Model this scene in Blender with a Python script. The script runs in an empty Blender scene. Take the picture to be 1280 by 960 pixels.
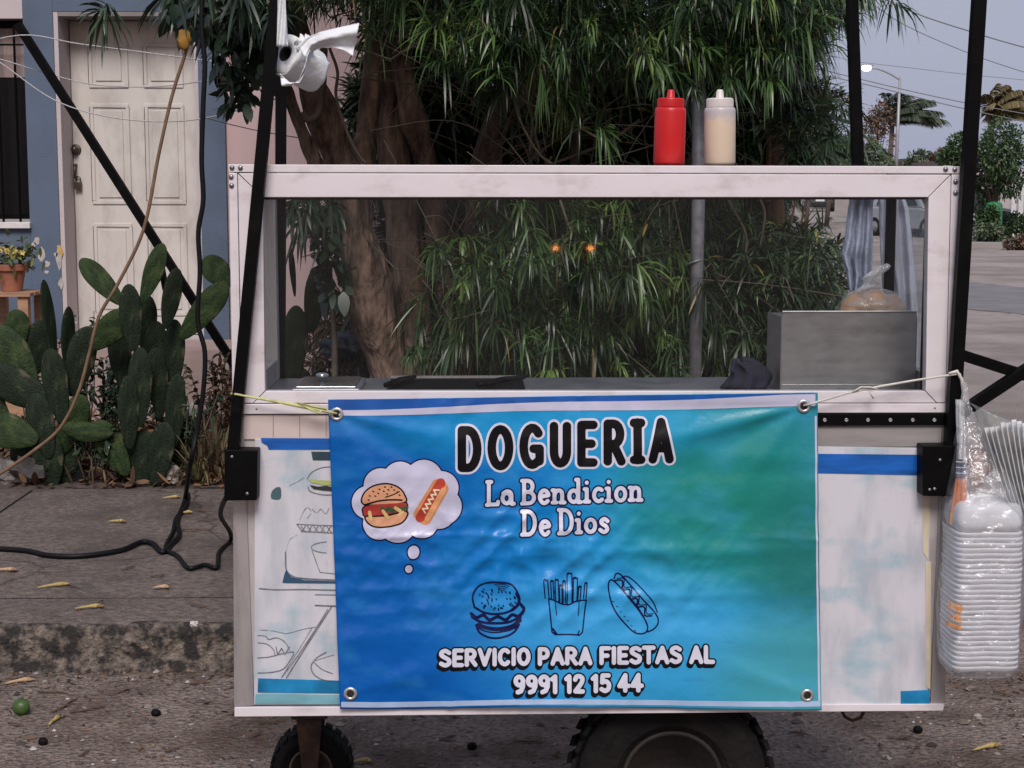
import bpy, math, random
import numpy as np
from mathutils import Vector, Matrix, noise as mn

random.seed(7)
rng = np.random.default_rng(7)
R = math.radians
scene = bpy.context.scene
col = scene.collection

# ------------------------------------------------------------------ camera
F, CX, CY = 2000.0, 640.0, 480.0
CAMH = 1.55
PITCH = math.atan(242.0 / F)
cam_d = bpy.data.cameras.new("camera")
cam = bpy.data.objects.new("camera", cam_d)
col.objects.link(cam)
cam_d.sensor_width = 36.0
cam_d.lens = 36.0 * F / 1280.0
cam_d.clip_start = 0.05
cam_d.clip_end = 2000.0
cam.location = (0, 0, CAMH)
cam.rotation_euler = (math.pi / 2 - PITCH, 0, 0)
scene.camera = cam

# ------------------------------------------------------------------ sky, sun, exposure
SUN_EL, SUN_AZ = 46.0, 178.0            # soft light from behind the camera
world = bpy.data.worlds.new("World")
scene.world = world
world.use_nodes = True
wn, wl = world.node_tree.nodes, world.node_tree.links
wn.clear()
sky = wn.new("ShaderNodeTexSky"); sky.sky_type = 'NISHITA'; sky.sun_disc = False
sky.sun_elevation = R(8); sky.sun_rotation = R(SUN_AZ)
sky.dust_density = 3.0; sky.air_density = 1.5
ov = wn.new("ShaderNodeRGB"); ov.outputs[0].default_value = (2.85, 3.1, 4.2, 1)
tc = wn.new("ShaderNodeTexCoord")
mp = wn.new("ShaderNodeMapping"); mp.inputs['Scale'].default_value = (1.0, 1.0, 3.0)
nz = wn.new("ShaderNodeTexNoise"); nz.inputs['Scale'].default_value = 1.6; nz.inputs['Detail'].default_value = 5
mr = wn.new("ShaderNodeMapRange"); mr.inputs[1].default_value = 0.3; mr.inputs[2].default_value = 0.7
mr.inputs[3].default_value = 0.80; mr.inputs[4].default_value = 0.94
mixw = wn.new("ShaderNodeMixRGB")
bg = wn.new("ShaderNodeBackground"); bg.inputs[1].default_value = 0.10
wo = wn.new("ShaderNodeOutputWorld")
wl.new(tc.outputs['Generated'], mp.inputs[0]); wl.new(mp.outputs[0], nz.inputs['Vector'])
wl.new(nz.outputs[0], mr.inputs[0]); wl.new(mr.outputs[0], mixw.inputs[0])
wl.new(sky.outputs[0], mixw.inputs[1]); wl.new(ov.outputs[0], mixw.inputs[2])
wl.new(mixw.outputs[0], bg.inputs[0]); wl.new(bg.outputs[0], wo.inputs[0])

sl = bpy.data.lights.new("sun", 'SUN'); sl.energy = 2.25; sl.angle = R(24); sl.color = (1.0, 0.92, 0.88)
so = bpy.data.objects.new("sun", sl); col.objects.link(so)
sd = Vector((math.sin(R(SUN_AZ)) * math.cos(R(SUN_EL)), math.cos(R(SUN_AZ)) * math.cos(R(SUN_EL)), math.sin(R(SUN_EL))))
so.rotation_euler = sd.to_track_quat('Z', 'Y').to_euler()
so.location = sd * 20

vs = scene.view_settings
vs.view_transform = 'Standard'; vs.look = 'None'; vs.gamma = 1.0; vs.use_curve_mapping = False
vs.exposure = 0.48
scene.render.engine = 'CYCLES'
scene.cycles.use_denoising = True
scene.cycles.max_bounces = 10
scene.cycles.transparent_max_bounces = 24
scene.cycles.caustics_reflective = False; scene.cycles.caustics_refractive = False

# ------------------------------------------------------------------ pixel -> place
FW = Vector((0, math.cos(PITCH), -math.sin(PITCH)))
UPV = Vector((0, math.sin(PITCH), math.cos(PITCH)))
O0 = Vector((0, 0, CAMH))
def ray(px, py):
    return Vector((1, 0, 0)) * ((px - CX) / F) + UPV * ((CY - py) / F) + FW
def PY(px, py, Y):
    d = ray(px, py); return O0 + d * (Y / d.y)
def PZ(px, py, z):
    d = ray(px, py); return O0 + d * ((z - CAMH) / d.z)
CART = Matrix.Translation((0, 3.43, 0)) @ Matrix.Rotation(R(1.5), 4, 'Z')
CINV = CART.inverted()
CO = CINV @ O0
def CL(px, py, y=0.0):
    d = CINV.to_3x3() @ ray(px, py)
    return CO + d * ((y - CO.y) / d.y)
def CLZ(px, py, z):
    d = CINV.to_3x3() @ ray(px, py)
    return CO + d * ((z - CO.z) / d.z)

# ------------------------------------------------------------------ materials
MATS = {}
def mat(name, c, rough=0.6, metal=0.0, var=0.12, scale=12.0, bump=0.0, bscale=None, dirt=None, dirt_amt=0.0, dscale=3.0, spec=0.5, emit=None, stretch=(1, 1, 1), detail=4, dlo=0.5, dhi=0.7):
    if name in MATS: return MATS[name]
    m = bpy.data.materials.new(name); m.use_nodes = True
    n, l = m.node_tree.nodes, m.node_tree.links
    b = n["Principled BSDF"]
    b.inputs['Roughness'].default_value = rough
    b.inputs['Metallic'].default_value = metal
    b.inputs['Specular IOR Level'].default_value = spec
    t = n.new("ShaderNodeTexCoord"); mpn = n.new("ShaderNodeMapping"); mpn.inputs['Scale'].default_value = stretch
    l.new(t.outputs['Object'], mpn.inputs[0])
    x = n.new("ShaderNodeTexNoise"); x.inputs['Scale'].default_value = scale; x.inputs['Detail'].default_value = detail
    l.new(mpn.outputs[0], x.inputs['Vector'])
    mx = n.new("ShaderNodeMixRGB")
    mx.inputs[1].default_value = tuple(max(0, k * (1 - var)) for k in c) + (1,)
    mx.inputs[2].default_value = tuple(k * (1 + var) for k in c) + (1,)
    ct = n.new("ShaderNodeMapRange"); ct.inputs[1].default_value = 0.3; ct.inputs[2].default_value = 0.7
    l.new(x.outputs[0], ct.inputs[0]); l.new(ct.outputs[0], mx.inputs[0])
    out = mx.outputs[0]
    if dirt:
        y = n.new("ShaderNodeTexNoise"); y.inputs['Scale'].default_value = dscale; y.inputs['Detail'].default_value = 8; y.inputs['Roughness'].default_value = 0.65
        l.new(mpn.outputs[0], y.inputs['Vector'])
        r2 = n.new("ShaderNodeMapRange"); r2.inputs[1].default_value = dlo; r2.inputs[2].default_value = dhi; r2.inputs[4].default_value = dirt_amt
        l.new(y.outputs[0], r2.inputs[0])
        m2 = n.new("ShaderNodeMixRGB"); m2.inputs[2].default_value = tuple(dirt) + (1,)
        l.new(r2.outputs[0], m2.inputs[0]); l.new(out, m2.inputs[1]); out = m2.outputs[0]
    l.new(out, b.inputs['Base Color'])
    rv = n.new("ShaderNodeMapRange"); rv.inputs[3].default_value = max(0.02, rough - 0.08); rv.inputs[4].default_value = min(1, rough + 0.08)
    l.new(x.outputs[0], rv.inputs[0]); l.new(rv.outputs[0], b.inputs['Roughness'])
    if bump:
        z = n.new("ShaderNodeTexNoise"); z.inputs['Scale'].default_value = bscale or scale * 4; z.inputs['Detail'].default_value = 6
        l.new(mpn.outputs[0], z.inputs['Vector'])
        bp = n.new("ShaderNodeBump"); bp.inputs['Strength'].default_value = 1.0; bp.inputs['Distance'].default_value = bump
        l.new(z.outputs[0], bp.inputs['Height']); l.new(bp.outputs[0], b.inputs['Normal'])
    if emit:
        b.inputs['Emission Color'].default_value = tuple(emit[:3]) + (1,); b.inputs['Emission Strength'].default_value = emit[3]
    MATS[name] = m
    return m

def clear_mat(name, tint=(0.95, 0.97, 0.96), refl=0.05, milky=0.0, rough=0.02, milk=(0.8, 0.82, 0.84), bump=0.0, bscale=40):
    if name in MATS: return MATS[name]
    m = bpy.data.materials.new(name); m.use_nodes = True
    n, l = m.node_tree.nodes, m.node_tree.links
    n.clear()
    o = n.new("ShaderNodeOutputMaterial")
    tr = n.new("ShaderNodeBsdfTransparent"); tr.inputs[0].default_value = tint + (1,)
    gl = n.new("ShaderNodeBsdfGlossy"); gl.inputs['Roughness'].default_value = rough
    lw = n.new("ShaderNodeLayerWeight"); lw.inputs[0].default_value = 0.5
    pw = n.new("ShaderNodeMath"); pw.operation = 'POWER'; pw.inputs[1].default_value = 5.0
    mu = n.new("ShaderNodeMath"); mu.operation = 'MULTIPLY_ADD'; mu.inputs[1].default_value = 0.6; mu.inputs[2].default_value = refl
    mu.use_clamp = True
    l.new(lw.outputs['Facing'], pw.inputs[0]); l.new(pw.outputs[0], mu.inputs[0])
    mx = n.new("ShaderNodeMixShader")
    base = tr.outputs[0]
    tx = n.new("ShaderNodeTexCoord")
    ns = n.new("ShaderNodeTexNoise"); ns.inputs['Scale'].default_value = bscale; ns.inputs['Detail'].default_value = 5
    l.new(tx.outputs['Object'], ns.inputs['Vector'])
    if milky:
        df = n.new("ShaderNodeBsdfDiffuse"); df.inputs[0].default_value = milk + (1,)
        m2 = n.new("ShaderNodeMixShader")
        rr = n.new("ShaderNodeMapRange"); rr.inputs[1].default_value = 0.35; rr.inputs[2].default_value = 0.65
        rr.inputs[3].default_value = milky * 0.45; rr.inputs[4].default_value = min(1, milky * 1.5)
        l.new(ns.outputs[0], rr.inputs[0]); l.new(rr.outputs[0], m2.inputs[0])
        l.new(base, m2.inputs[1]); l.new(df.outputs[0], m2.inputs[2]); base = m2.outputs[0]
    if bump:
        bp = n.new("ShaderNodeBump"); bp.inputs['Distance'].default_value = bump
        l.new(ns.outputs[0], bp.inputs['Height']); l.new(bp.outputs[0], gl.inputs['Normal'])
    l.new(mu.outputs[0], mx.inputs[0]); l.new(base, mx.inputs[1]); l.new(gl.outputs[0], mx.inputs[2])
    l.new(mx.outputs[0], o.inputs[0])
    MATS[name] = m
    return m

def leaf_mat(name, stops, rough=0.4, transl=0.15):
    if name in MATS: return MATS[name]
    m = bpy.data.materials.new(name); m.use_nodes = True
    n, l = m.node_tree.nodes, m.node_tree.links
    b = n["Principled BSDF"]; b.inputs['Roughness'].default_value = rough
    at = n.new("ShaderNodeAttribute"); at.attribute_name = "tint"
    cr = n.new("ShaderNodeValToRGB")
    e = cr.color_ramp.elements
    e[0].position, e[0].color = stops[0][0], stops[0][1] + (1,)
    e[1].position, e[1].color = stops[-1][0], stops[-1][1] + (1,)
    for p, c in stops[1:-1]:
        k = e.new(p); k.color = c + (1,)
    l.new(at.outputs['Fac'], cr.inputs[0]); l.new(cr.outputs[0], b.inputs['Base Color'])
    if transl:
        tl = n.new("ShaderNodeBsdfTranslucent"); mx = n.new("ShaderNodeMixShader"); mx.inputs[0].default_value = transl
        l.new(cr.outputs[0], tl.inputs[0]); l.new(b.outputs[0], mx.inputs[1]); l.new(tl.outputs[0], mx.inputs[2])
        l.new(mx.outputs[0], n["Material Output"].inputs[0])
    MATS[name] = m
    return m

# ------------------------------------------------------------------ mesh building
class MB:
    def __init__(s): s.v = []; s.f = []
    def add(s, vs_, fs):
        k = len(s.v); s.v += [tuple(q) for q in vs_]; s.f += [tuple(i + k for i in q) for q in fs]; return s
    def box(s, x0, x1, y0, y1, z0, z1):
        return s.add([(x0,y0,z0),(x1,y0,z0),(x1,y1,z0),(x0,y1,z0),(x0,y0,z1),(x1,y0,z1),(x1,y1,z1),(x0,y1,z1)],
                     [(0,3,2,1),(4,5,6,7),(0,1,5,4),(1,2,6,5),(2,3,7,6),(3,0,4,7)])
    def obox(s, c, ax, ay, az):
        c, ax, ay, az = map(Vector, (c, ax, ay, az))
        vv = [c + ax*i + ay*j + az*k for k in (-1,1) for i,j in ((-1,-1),(1,-1),(1,1),(-1,1))]
        return s.add(vv, [(0,3,2,1),(4,5,6,7),(0,1,5,4),(1,2,6,5),(2,3,7,6),(3,0,4,7)])
    def extrude(s, pts, off):
        n = len(pts); off = Vector(off); a = [Vector(p) for p in pts]
        fs = [tuple(range(n)), tuple(range(2*n-1, n-1, -1))] + [(i, i+n, (i+1)%n+n, (i+1)%n) for i in range(n)]
        return s.add(a + [p + off for p in a], fs)
    def tube(s, path, r, n=8, closed=False, square=False, twist=0.0):
        P = [Vector(p) for p in path]; m = len(P)
        rr = r if isinstance(r, (list, tuple)) else [r]*m
        if square: n = 4
        rings = []; prev = None
        for i, p in enumerate(P):
            a = P[i-1] if (i > 0 or closed) else P[i]; b = P[(i+1) % m] if (i < m-1 or closed) else P[i]
            t = (b - a); t = t.normalized() if t.length > 1e-9 else Vector((0,0,1))
            if prev is None:
                u = Vector((0,1,0)) if abs(t.y) < 0.9 else Vector((1,0,0))
            else: u = prev
            u = (u - t*u.dot(t)).normalized(); prev = u
            w = t.cross(u)
            k = math.sqrt(2) if square else 1
            o = math.pi/4 if square else 0
            rings.append([p + (u*math.cos(o+twist+2*math.pi*j/n) + w*math.sin(o+twist+2*math.pi*j/n))*rr[i]*k for j in range(n)])
        vv = [q for g in rings for q in g]; fs = []
        for i in range(m if closed else m-1):
            a, b = i*n, ((i+1) % m)*n
            for j in range(n): fs.append((a+j, a+(j+1)%n, b+(j+1)%n, b+j))
        if not closed: fs += [tuple(range(n-1,-1,-1)), tuple((m-1)*n + j for j in range(n))]
        return s.add(vv, fs)
    def lathe(s, prof, c=(0,0,0), axis='z', n=24, close=False):
        vv, fs = [], []; m = len(prof)
        for (r, h) in prof:
            for j in range(n):
                a = 2*math.pi*j/n; p = (r*math.cos(a), r*math.sin(a), h)
                if axis == 'y': p = (p[0], p[2], p[1])
                elif axis == 'x': p = (p[2], p[0], p[1])
                vv.append((p[0]+c[0], p[1]+c[1], p[2]+c[2]))
        for i in range(m if close else m-1):
            a, b = i*n, ((i+1)%m)*n
            for j in range(n): fs.append((a+j, a+(j+1)%n, b+(j+1)%n, b+j))
        if not close: fs += [tuple(range(n-1,-1,-1)), tuple((m-1)*n+j for j in range(n))]
        return s.add(vv, fs)
    def grid(s, fn, nu, nv):
        vv = [fn(i/nu, j/nv) for j in range(nv+1) for i in range(nu+1)]
        fs = [(j*(nu+1)+i, j*(nu+1)+i+1, (j+1)*(nu+1)+i+1, (j+1)*(nu+1)+i) for j in range(nv) for i in range(nu)]
        return s.add(vv, fs)
    def blob(s, c, rad, nu=12, nv=8, jit=0.0, seed=0):
        vv, fs = [], []
        for j in range(nv+1):
            th = math.pi*j/nv
            for i in range(nu):
                a = 2*math.pi*i/nu
                d = Vector((math.sin(th)*math.cos(a), math.sin(th)*math.sin(a), math.cos(th)))
                k = 1 + jit*mn.noise(d*2.3 + Vector((seed*7.1, seed*3.3, 0)))
                vv.append((c[0]+d.x*rad[0]*k, c[1]+d.y*rad[1]*k, c[2]+d.z*rad[2]*k))
        for j in range(nv):
            for i in range(nu): fs.append((j*nu+i, j*nu+(i+1)%nu, (j+1)*nu+(i+1)%nu, (j+1)*nu+i))
        return s.add(vv, fs)
    def mesh(s, name, org=(0,0,0), smooth=False):
        me = bpy.data.meshes.new(name)
        o = Vector(org)
        me.from_pydata([tuple(Vector(p) - o) for p in s.v], [], s.f)
        me.validate()
        import bmesh
        bm = bmesh.new(); bm.from_mesh(me)
        bmesh.ops.remove_doubles(bm, verts=bm.verts, dist=1e-6)
        bmesh.ops.recalc_face_normals(bm, faces=bm.faces)
        bm.to_mesh(me); bm.free()
        if smooth: me.polygons.foreach_set("use_smooth", [True]*len(me.polygons))
        return me
    def build(s, name, m, parent=None, org=(0,0,0), smooth=False, bevel=0.0, mw=None, solid=0.0, subd=0):
        me = s.mesh(name, org, smooth); me.materials.append(m)
        o = bpy.data.objects.new(name, me); col.objects.link(o)
        if parent: o.parent = parent
        elif mw is not None: o.matrix_world = mw @ Matrix.Translation(org)
        else: o.location = org
        if solid:
            md = o.modifiers.new("s", 'SOLIDIFY'); md.thickness = solid; md.offset = 0
        if bevel:
            md = o.modifiers.new("b", 'BEVEL'); md.width = bevel; md.segments = 2; md.limit_method = 'ANGLE'; md.angle_limit = R(40)
        if subd:
            md = o.modifiers.new("d", 'SUBSURF'); md.levels = subd; md.render_levels = subd
        return o

def fast_mesh(name, verts, faces, m, parent=None, org=(0,0,0), tint=None, smooth=True):
    """verts (N,3) faces (M,4) numpy -> object"""
    verts = np.asarray(verts, dtype=np.float32) - np.asarray(org, dtype=np.float32)
    me = bpy.data.meshes.new(name)
    k = faces.shape[1]
    me.vertices.add(len(verts)); me.vertices.foreach_set("co", verts.ravel())
    me.loops.add(faces.size); me.loops.foreach_set("vertex_index", faces.ravel().astype(np.int32))
    me.polygons.add(len(faces)); me.polygons.foreach_set("loop_start", (np.arange(len(faces))*k).astype(np.int32))
    me.update(calc_edges=True); me.validate()
    if smooth: me.polygons.foreach_set("use_smooth", np.ones(len(me.polygons), dtype=bool))
    if tint is not None:
        a = me.attributes.new("tint", 'FLOAT', 'POINT'); a.data.foreach_set("value", np.asarray(tint, dtype=np.float32))
    me.materials.append(m)
    o = bpy.data.objects.new(name, me); col.objects.link(o)
    if parent: o.parent = parent
    else: o.location = org
    return o

def tag(o, label, cat, group=None, kind=None):
    o["label"] = label; o["category"] = cat
    if group: o["group"] = group
    if kind: o["kind"] = kind
    return o
def struct(o, label=None):
    o["kind"] = "structure"
    if label: o["label"] = label
    return o
def empty(name, loc=(0,0,0), mw=None):
    o = bpy.data.objects.new(name, None); col.objects.link(o)
    o.empty_display_size = 0.1
    if mw is not None: o.matrix_world = mw @ Matrix.Translation(loc)
    else: o.location = loc
    return o

# common materials
M_alu = mat("white_aluminium", (0.66, 0.62, 0.645), 0.36, 0.0, 0.04, 5, bump=.0012, bscale=5, dirt=(0.36, 0.31, 0.29), dirt_amt=0.6, dscale=8, dlo=0.52, dhi=0.74, stretch=(1, 1, 1.8))
M_silver = mat("bare_aluminium", (0.42, 0.40, 0.40), 0.42, 0.55, 0.10, 5, dirt=(0.20, 0.17, 0.16), dirt_amt=0.6, dscale=4, stretch=(6, 6, 1))
M_black = mat("black_paint", (0.0028, 0.0028, 0.0032), 0.5, 0.0, 0.3, 20, dirt=(0.022, 0.018, 0.016), dirt_amt=0.4, dscale=14, dlo=0.58, dhi=0.8, spec=0.07)
M_steel = mat("brushed_steel", (0.30, 0.30, 0.31), 0.40, 0.75, 0.12, 14, dirt=(0.13, 0.12, 0.12), dirt_amt=0.6, dscale=6, stretch=(1, 1, 3))
M_rivet = mat("rivet_metal", (0.25, 0.25, 0.26), 0.35, 0.8, 0.2, 60)
M_rubber = mat("tyre_rubber", (0.006, 0.0055, 0.0055), 0.8, 0, 0.4, 14, bump=0.004, bscale=60, dirt=(0.020, 0.016, 0.014), dirt_amt=0.6, dscale=9, spec=.2)
M_rust = mat("rusty_iron", (0.030, 0.018, 0.014), 0.8, 0.1, 0.4, 20, bump=0.001, dirt=(0.14, 0.075, 0.045), dirt_amt=0.6, dscale=12)
M_glass = clear_mat("case_glass", (0.955, 0.965, 0.96), 0.018, milky=0.0025, bscale=3)
M_plastic = clear_mat("clear_plastic", (0.98, 0.985, 0.99), 0.12, milky=0.15, rough=0.08, milk=(.85, .86, .9), bump=0.02, bscale=28)

# ================================================================== SETTING
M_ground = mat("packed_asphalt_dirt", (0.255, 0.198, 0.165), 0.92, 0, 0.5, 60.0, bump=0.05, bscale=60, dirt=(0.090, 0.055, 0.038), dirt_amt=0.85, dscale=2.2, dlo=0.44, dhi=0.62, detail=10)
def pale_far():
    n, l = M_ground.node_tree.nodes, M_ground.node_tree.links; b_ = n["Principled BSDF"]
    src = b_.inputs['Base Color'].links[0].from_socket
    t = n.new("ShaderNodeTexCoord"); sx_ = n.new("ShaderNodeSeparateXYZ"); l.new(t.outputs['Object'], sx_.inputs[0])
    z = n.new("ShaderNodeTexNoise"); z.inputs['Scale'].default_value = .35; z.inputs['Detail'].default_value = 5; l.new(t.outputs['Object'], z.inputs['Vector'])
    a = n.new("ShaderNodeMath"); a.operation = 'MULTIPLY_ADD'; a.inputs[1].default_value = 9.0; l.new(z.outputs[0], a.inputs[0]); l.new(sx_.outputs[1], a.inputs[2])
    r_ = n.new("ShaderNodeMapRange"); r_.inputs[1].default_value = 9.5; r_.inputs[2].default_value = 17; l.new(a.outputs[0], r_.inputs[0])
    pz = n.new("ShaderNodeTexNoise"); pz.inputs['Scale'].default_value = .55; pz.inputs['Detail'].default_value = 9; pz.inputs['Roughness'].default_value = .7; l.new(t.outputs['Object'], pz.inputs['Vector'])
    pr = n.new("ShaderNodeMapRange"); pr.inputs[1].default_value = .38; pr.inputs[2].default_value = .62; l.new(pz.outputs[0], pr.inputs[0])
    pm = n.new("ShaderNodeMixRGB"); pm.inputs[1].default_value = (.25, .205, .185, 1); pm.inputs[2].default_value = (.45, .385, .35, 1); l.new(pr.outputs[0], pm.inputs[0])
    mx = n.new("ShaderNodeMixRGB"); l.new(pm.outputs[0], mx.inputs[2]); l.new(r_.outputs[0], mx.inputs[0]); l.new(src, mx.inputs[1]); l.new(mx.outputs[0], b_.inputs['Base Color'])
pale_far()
M_road = mat("road_asphalt", (0.165, 0.155, 0.155), 0.85, 0, 0.2, 2.0, bump=0.006, bscale=60)
M_conc = mat("sidewalk_concrete", (0.158, 0.126, 0.106), 0.9, 0, 0.42, 34.0, bump=0.022, bscale=90, dirt=(0.074, 0.058, 0.050), dirt_amt=0.85, dscale=3.2, dlo=0.46, dhi=0.66, detail=10)
def cracks(m, sc=.75):
    n, l = m.node_tree.nodes, m.node_tree.links; b_ = n["Principled BSDF"]; src = b_.inputs['Base Color'].links[0].from_socket
    t = n.new("ShaderNodeTexCoord"); z = n.new("ShaderNodeTexNoise"); z.inputs['Scale'].default_value = 2.5; z.inputs['Detail'].default_value = 6; l.new(t.outputs['Object'], z.inputs['Vector'])
    ad = n.new("ShaderNodeVectorMath"); ad.operation = 'MULTIPLY_ADD'; ad.inputs[1].default_value = (.35, .35, .35); l.new(z.outputs['Color'], ad.inputs[0]); l.new(t.outputs['Object'], ad.inputs[2])
    v_ = n.new("ShaderNodeTexVoronoi"); v_.feature = 'DISTANCE_TO_EDGE'; v_.inputs['Scale'].default_value = sc; l.new(ad.outputs[0], v_.inputs['Vector'])
    r_ = n.new("ShaderNodeMapRange"); r_.inputs[1].default_value = .002; r_.inputs[2].default_value = .008; r_.inputs[3].default_value = .7; r_.inputs[4].default_value = 0; l.new(v_.outputs['Distance'], r_.inputs[0])
    mx = n.new("ShaderNodeMixRGB"); mx.inputs[2].default_value = (.03, .025, .022, 1); l.new(r_.outputs[0], mx.inputs[0]); l.new(src, mx.inputs[1]); l.new(mx.outputs[0], b_.inputs['Base Color'])
cracks(M_conc)
M_kerb = mat("mossy_kerb_concrete", (0.175, 0.142, 0.116), 0.95, 0, 0.45, 30.0, bump=0.03, bscale=60, dirt=(0.016, 0.014, 0.013), dirt_amt=0.95, dscale=22, dlo=0.40, dhi=0.56, detail=10)
M_soil = mat("bed_soil", (0.075, 0.055, 0.045), 0.95, 0, 0.4, 7, bump=0.02, bscale=30)
M_pale = mat("pale_dusty_ground", (0.30, 0.27, 0.25), 0.9, 0, 0.15, 0.6, bump=0.01, bscale=8)

# ground: one sheet to the horizon, fine near the camera
b = MB()
xs = [-900, -300, -100, -40, -15] + [-6 + 0.12*i for i in range(100)] + [8, 15, 40, 100, 300, 900]
ys = [-300, -60, -15, 0] + [2.2 + 0.12*i for i in range(34)] + [7, 9, 12, 20, 40, 90, 200, 500, 1200]
def gz(x, y):
    if -6 <= x <= 6 and 2.2 <= y <= 6.2:
        return 0.010*mn.noise(Vector((x*1.3, y*1.3, 0))) + 0.004*mn.noise(Vector((x*6, y*6, 3)))
    return 0.0
b.add([(x, y, gz(x, y)) for y in ys for x in xs], [(j*len(xs)+i, j*len(xs)+i+1, (j+1)*len(xs)+i+1, (j+1)*len(xs)+i) for j in range(len(ys)-1) for i in range(len(xs)-1)])
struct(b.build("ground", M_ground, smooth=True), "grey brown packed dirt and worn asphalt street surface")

b = MB()
rp = [PZ(1080, 392, 0.006), PZ(1200, 386, 0.006), PZ(1330, 396, 0.006), PZ(1700, 410, 0.006), PZ(1700, 366, 0.006), PZ(1280, 358, 0.006), PZ(1200, 352, 0.006), PZ(1090, 350, 0.006)]
rp = [p for k in range(len(rp)) for p in [rp[k].lerp(rp[(k+1) % len(rp)], j/8) + Vector((random.uniform(-.2, .2), random.uniform(-.25, .25), 0)) for j in range(8)]]
for p in rp: p.z = 0.006
b.add(rp, [tuple(range(len(rp)))])
struct(b.build("road", M_road), "darker asphalt strip of the cross street")

# far pavement across the street
b = MB()
fp = [(12.0, 43), (70, 40), (80, 60), (17, 75)]
b.extrude([(x, y, 0.004) for x, y in fp], (0, 0, 0.14))
struct(b.build("pavement", M_pale), "pale dusty pavement across the street")

# sidewalk: base with slabs and an uneven kerb
SW_ROT = Matrix.Rotation(R(1.2), 4, 'Z')
def SW(x, y, z): return (SW_ROT @ Vector((x, y - 5.1, z))) + Vector((0, 5.1, 0))
KZ = 0.15
b = MB()
b.add([SW(x, y, z) for z in (0.0, KZ-0.012) for x, y in ((-12, 5.45), (1.15, 5.45), (1.15, 7.52), (-12, 7.52))],
      [(0,3,2,1),(4,5,6,7),(0,1,5,4),(1,2,6,5),(2,3,7,6),(3,0,4,7)])
side = struct(b.build("sidewalk", mat("joint_concrete", (0.05, 0.045, 0.042), 0.95)), "grey concrete sidewalk beside the house bed")
jx = PZ(22, 632, KZ).x
edges = [-12, -7.4, -5.0, jx, jx + 2.35, 1.15]
for i in range(len(edges)-1):
    b = MB(); x0, x1 = edges[i] + 0.008, edges[i+1] - 0.008
    nx = max(6, int((x1-x0)/0.1)); ny = 22
    def f(u, v, x0=x0, x1=x1):
        x = x0 + (x1-x0)*u; y = 5.463 + 2.05*v
        e = min(u*(x1-x0), (1-u)*(x1-x0), v*2.05, (1-v)*2.05)
        z = KZ + 0.003*mn.noise(Vector((x*2, y*2, 1))) - 0.006*max(0, 1 - e/0.03)
        return SW(x, y, z)
    b.grid(f, nx, ny)
    b.build("slab", M_conc, side, smooth=True)
# kerb with a crumbled face
b = MB()
prof = [(5.455, KZ-0.006), (5.30, KZ+0.001), (5.16, KZ-0.002), (5.115, KZ-0.012), (5.098, KZ-0.04), (5.092, 0.09), (5.085, 0.05), (5.07, 0.02), (5.03, -0.02)]
nx = 300
def kf(u, v):
    k = v*(len(prof)-1); i = min(int(k), len(prof)-2); t = k-i
    y = prof[i][0]*(1-t) + prof[i+1][0]*t; z = prof[i][1]*(1-t) + prof[i+1][1]*t
    x = -9 + 10.15*u
    if y < 5.2:
        q = mn.noise(Vector((x*7, z*16, 2)))*0.012 + mn.noise(Vector((x*22, z*40, 5)))*0.007
        y += q; z += 0.4*q
    else: z += 0.002*mn.noise(Vector((x*3, y*9, 0)))
    return SW(x, y, z)
b.grid(lambda u, v: kf(u, .30 + .70*v), nx, 30)
kerb = struct(b.build("kerb", M_kerb, smooth=True), "rough dark stained concrete kerb edge of the sidewalk")
b = MB(); b.grid(lambda u, v: kf(u, .30*v), nx, 10)
b.build("kerb_top", M_conc, kerb, smooth=True)

# planting bed behind the sidewalk
b = MB()
def sf(u, v):
    x = -12 + 13.2*u; y = 7.50 + 3.1*v
    return (x, y + 0.0, 0.13 + 0.035*v + 0.03*mn.noise(Vector((x*2.2, y*2.2, 0))))
b.grid(sf, 110, 26)
struct(b.build("soil", M_soil, smooth=True), "dark bare soil bed between sidewalk and house")

# ================================================================== HOUSE
HY = 10.4
M_blue = mat("blue_wall_paint", (0.092, 0.128, 0.190), 0.8, 0, 0.10, 2.5, bump=0.002, bscale=90, dirt=(0.055, 0.07, 0.10), dirt_amt=0.6, dscale=1.8, dlo=0.48, dhi=0.75)
M_pink = mat("pink_wall_paint", (0.56, 0.41, 0.41), 0.85, 0, 0.06, 1.5, bump=0.002, bscale=90, dirt=(0.42, 0.33, 0.33), dirt_amt=0.5, dscale=1.3)
M_lilac = mat("pinkish_plaster", (0.50, 0.44, 0.45), 0.85, 0, 0.06, 3, bump=0.002, bscale=80)
M_door = mat("door_offwhite", (0.56, 0.53, 0.50), 0.55, 0, 0.05, 4, dirt=(0.30, 0.265, 0.24), dirt_amt=0.6, dscale=3.5, dlo=.47, dhi=.7, stretch=(1.5, 1, .7))
house = empty("house", PY(60, 420, HY))
tag(house, "blue and pink rendered house with white panelled door", "house")
ho = house.location
def hx(px): return (px - CX)/F * HY / 0.9927        # approx; refined below
def HP(px, py, Y=HY): return PY(px, py, Y)
def wall(name, px0, py0, px1, py1, m, y0=HY, th=0.25, bevel=0.0):
    a = HP(px0, py0, y0); c = HP(px1, py1, y0)
    q = MB().box(min(a.x, c.x), max(a.x, c.x), y0, y0+th, min(a.z, c.z), max(a.z, c.z))
    return q.build(name, m, house, ho, bevel=bevel)
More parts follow.
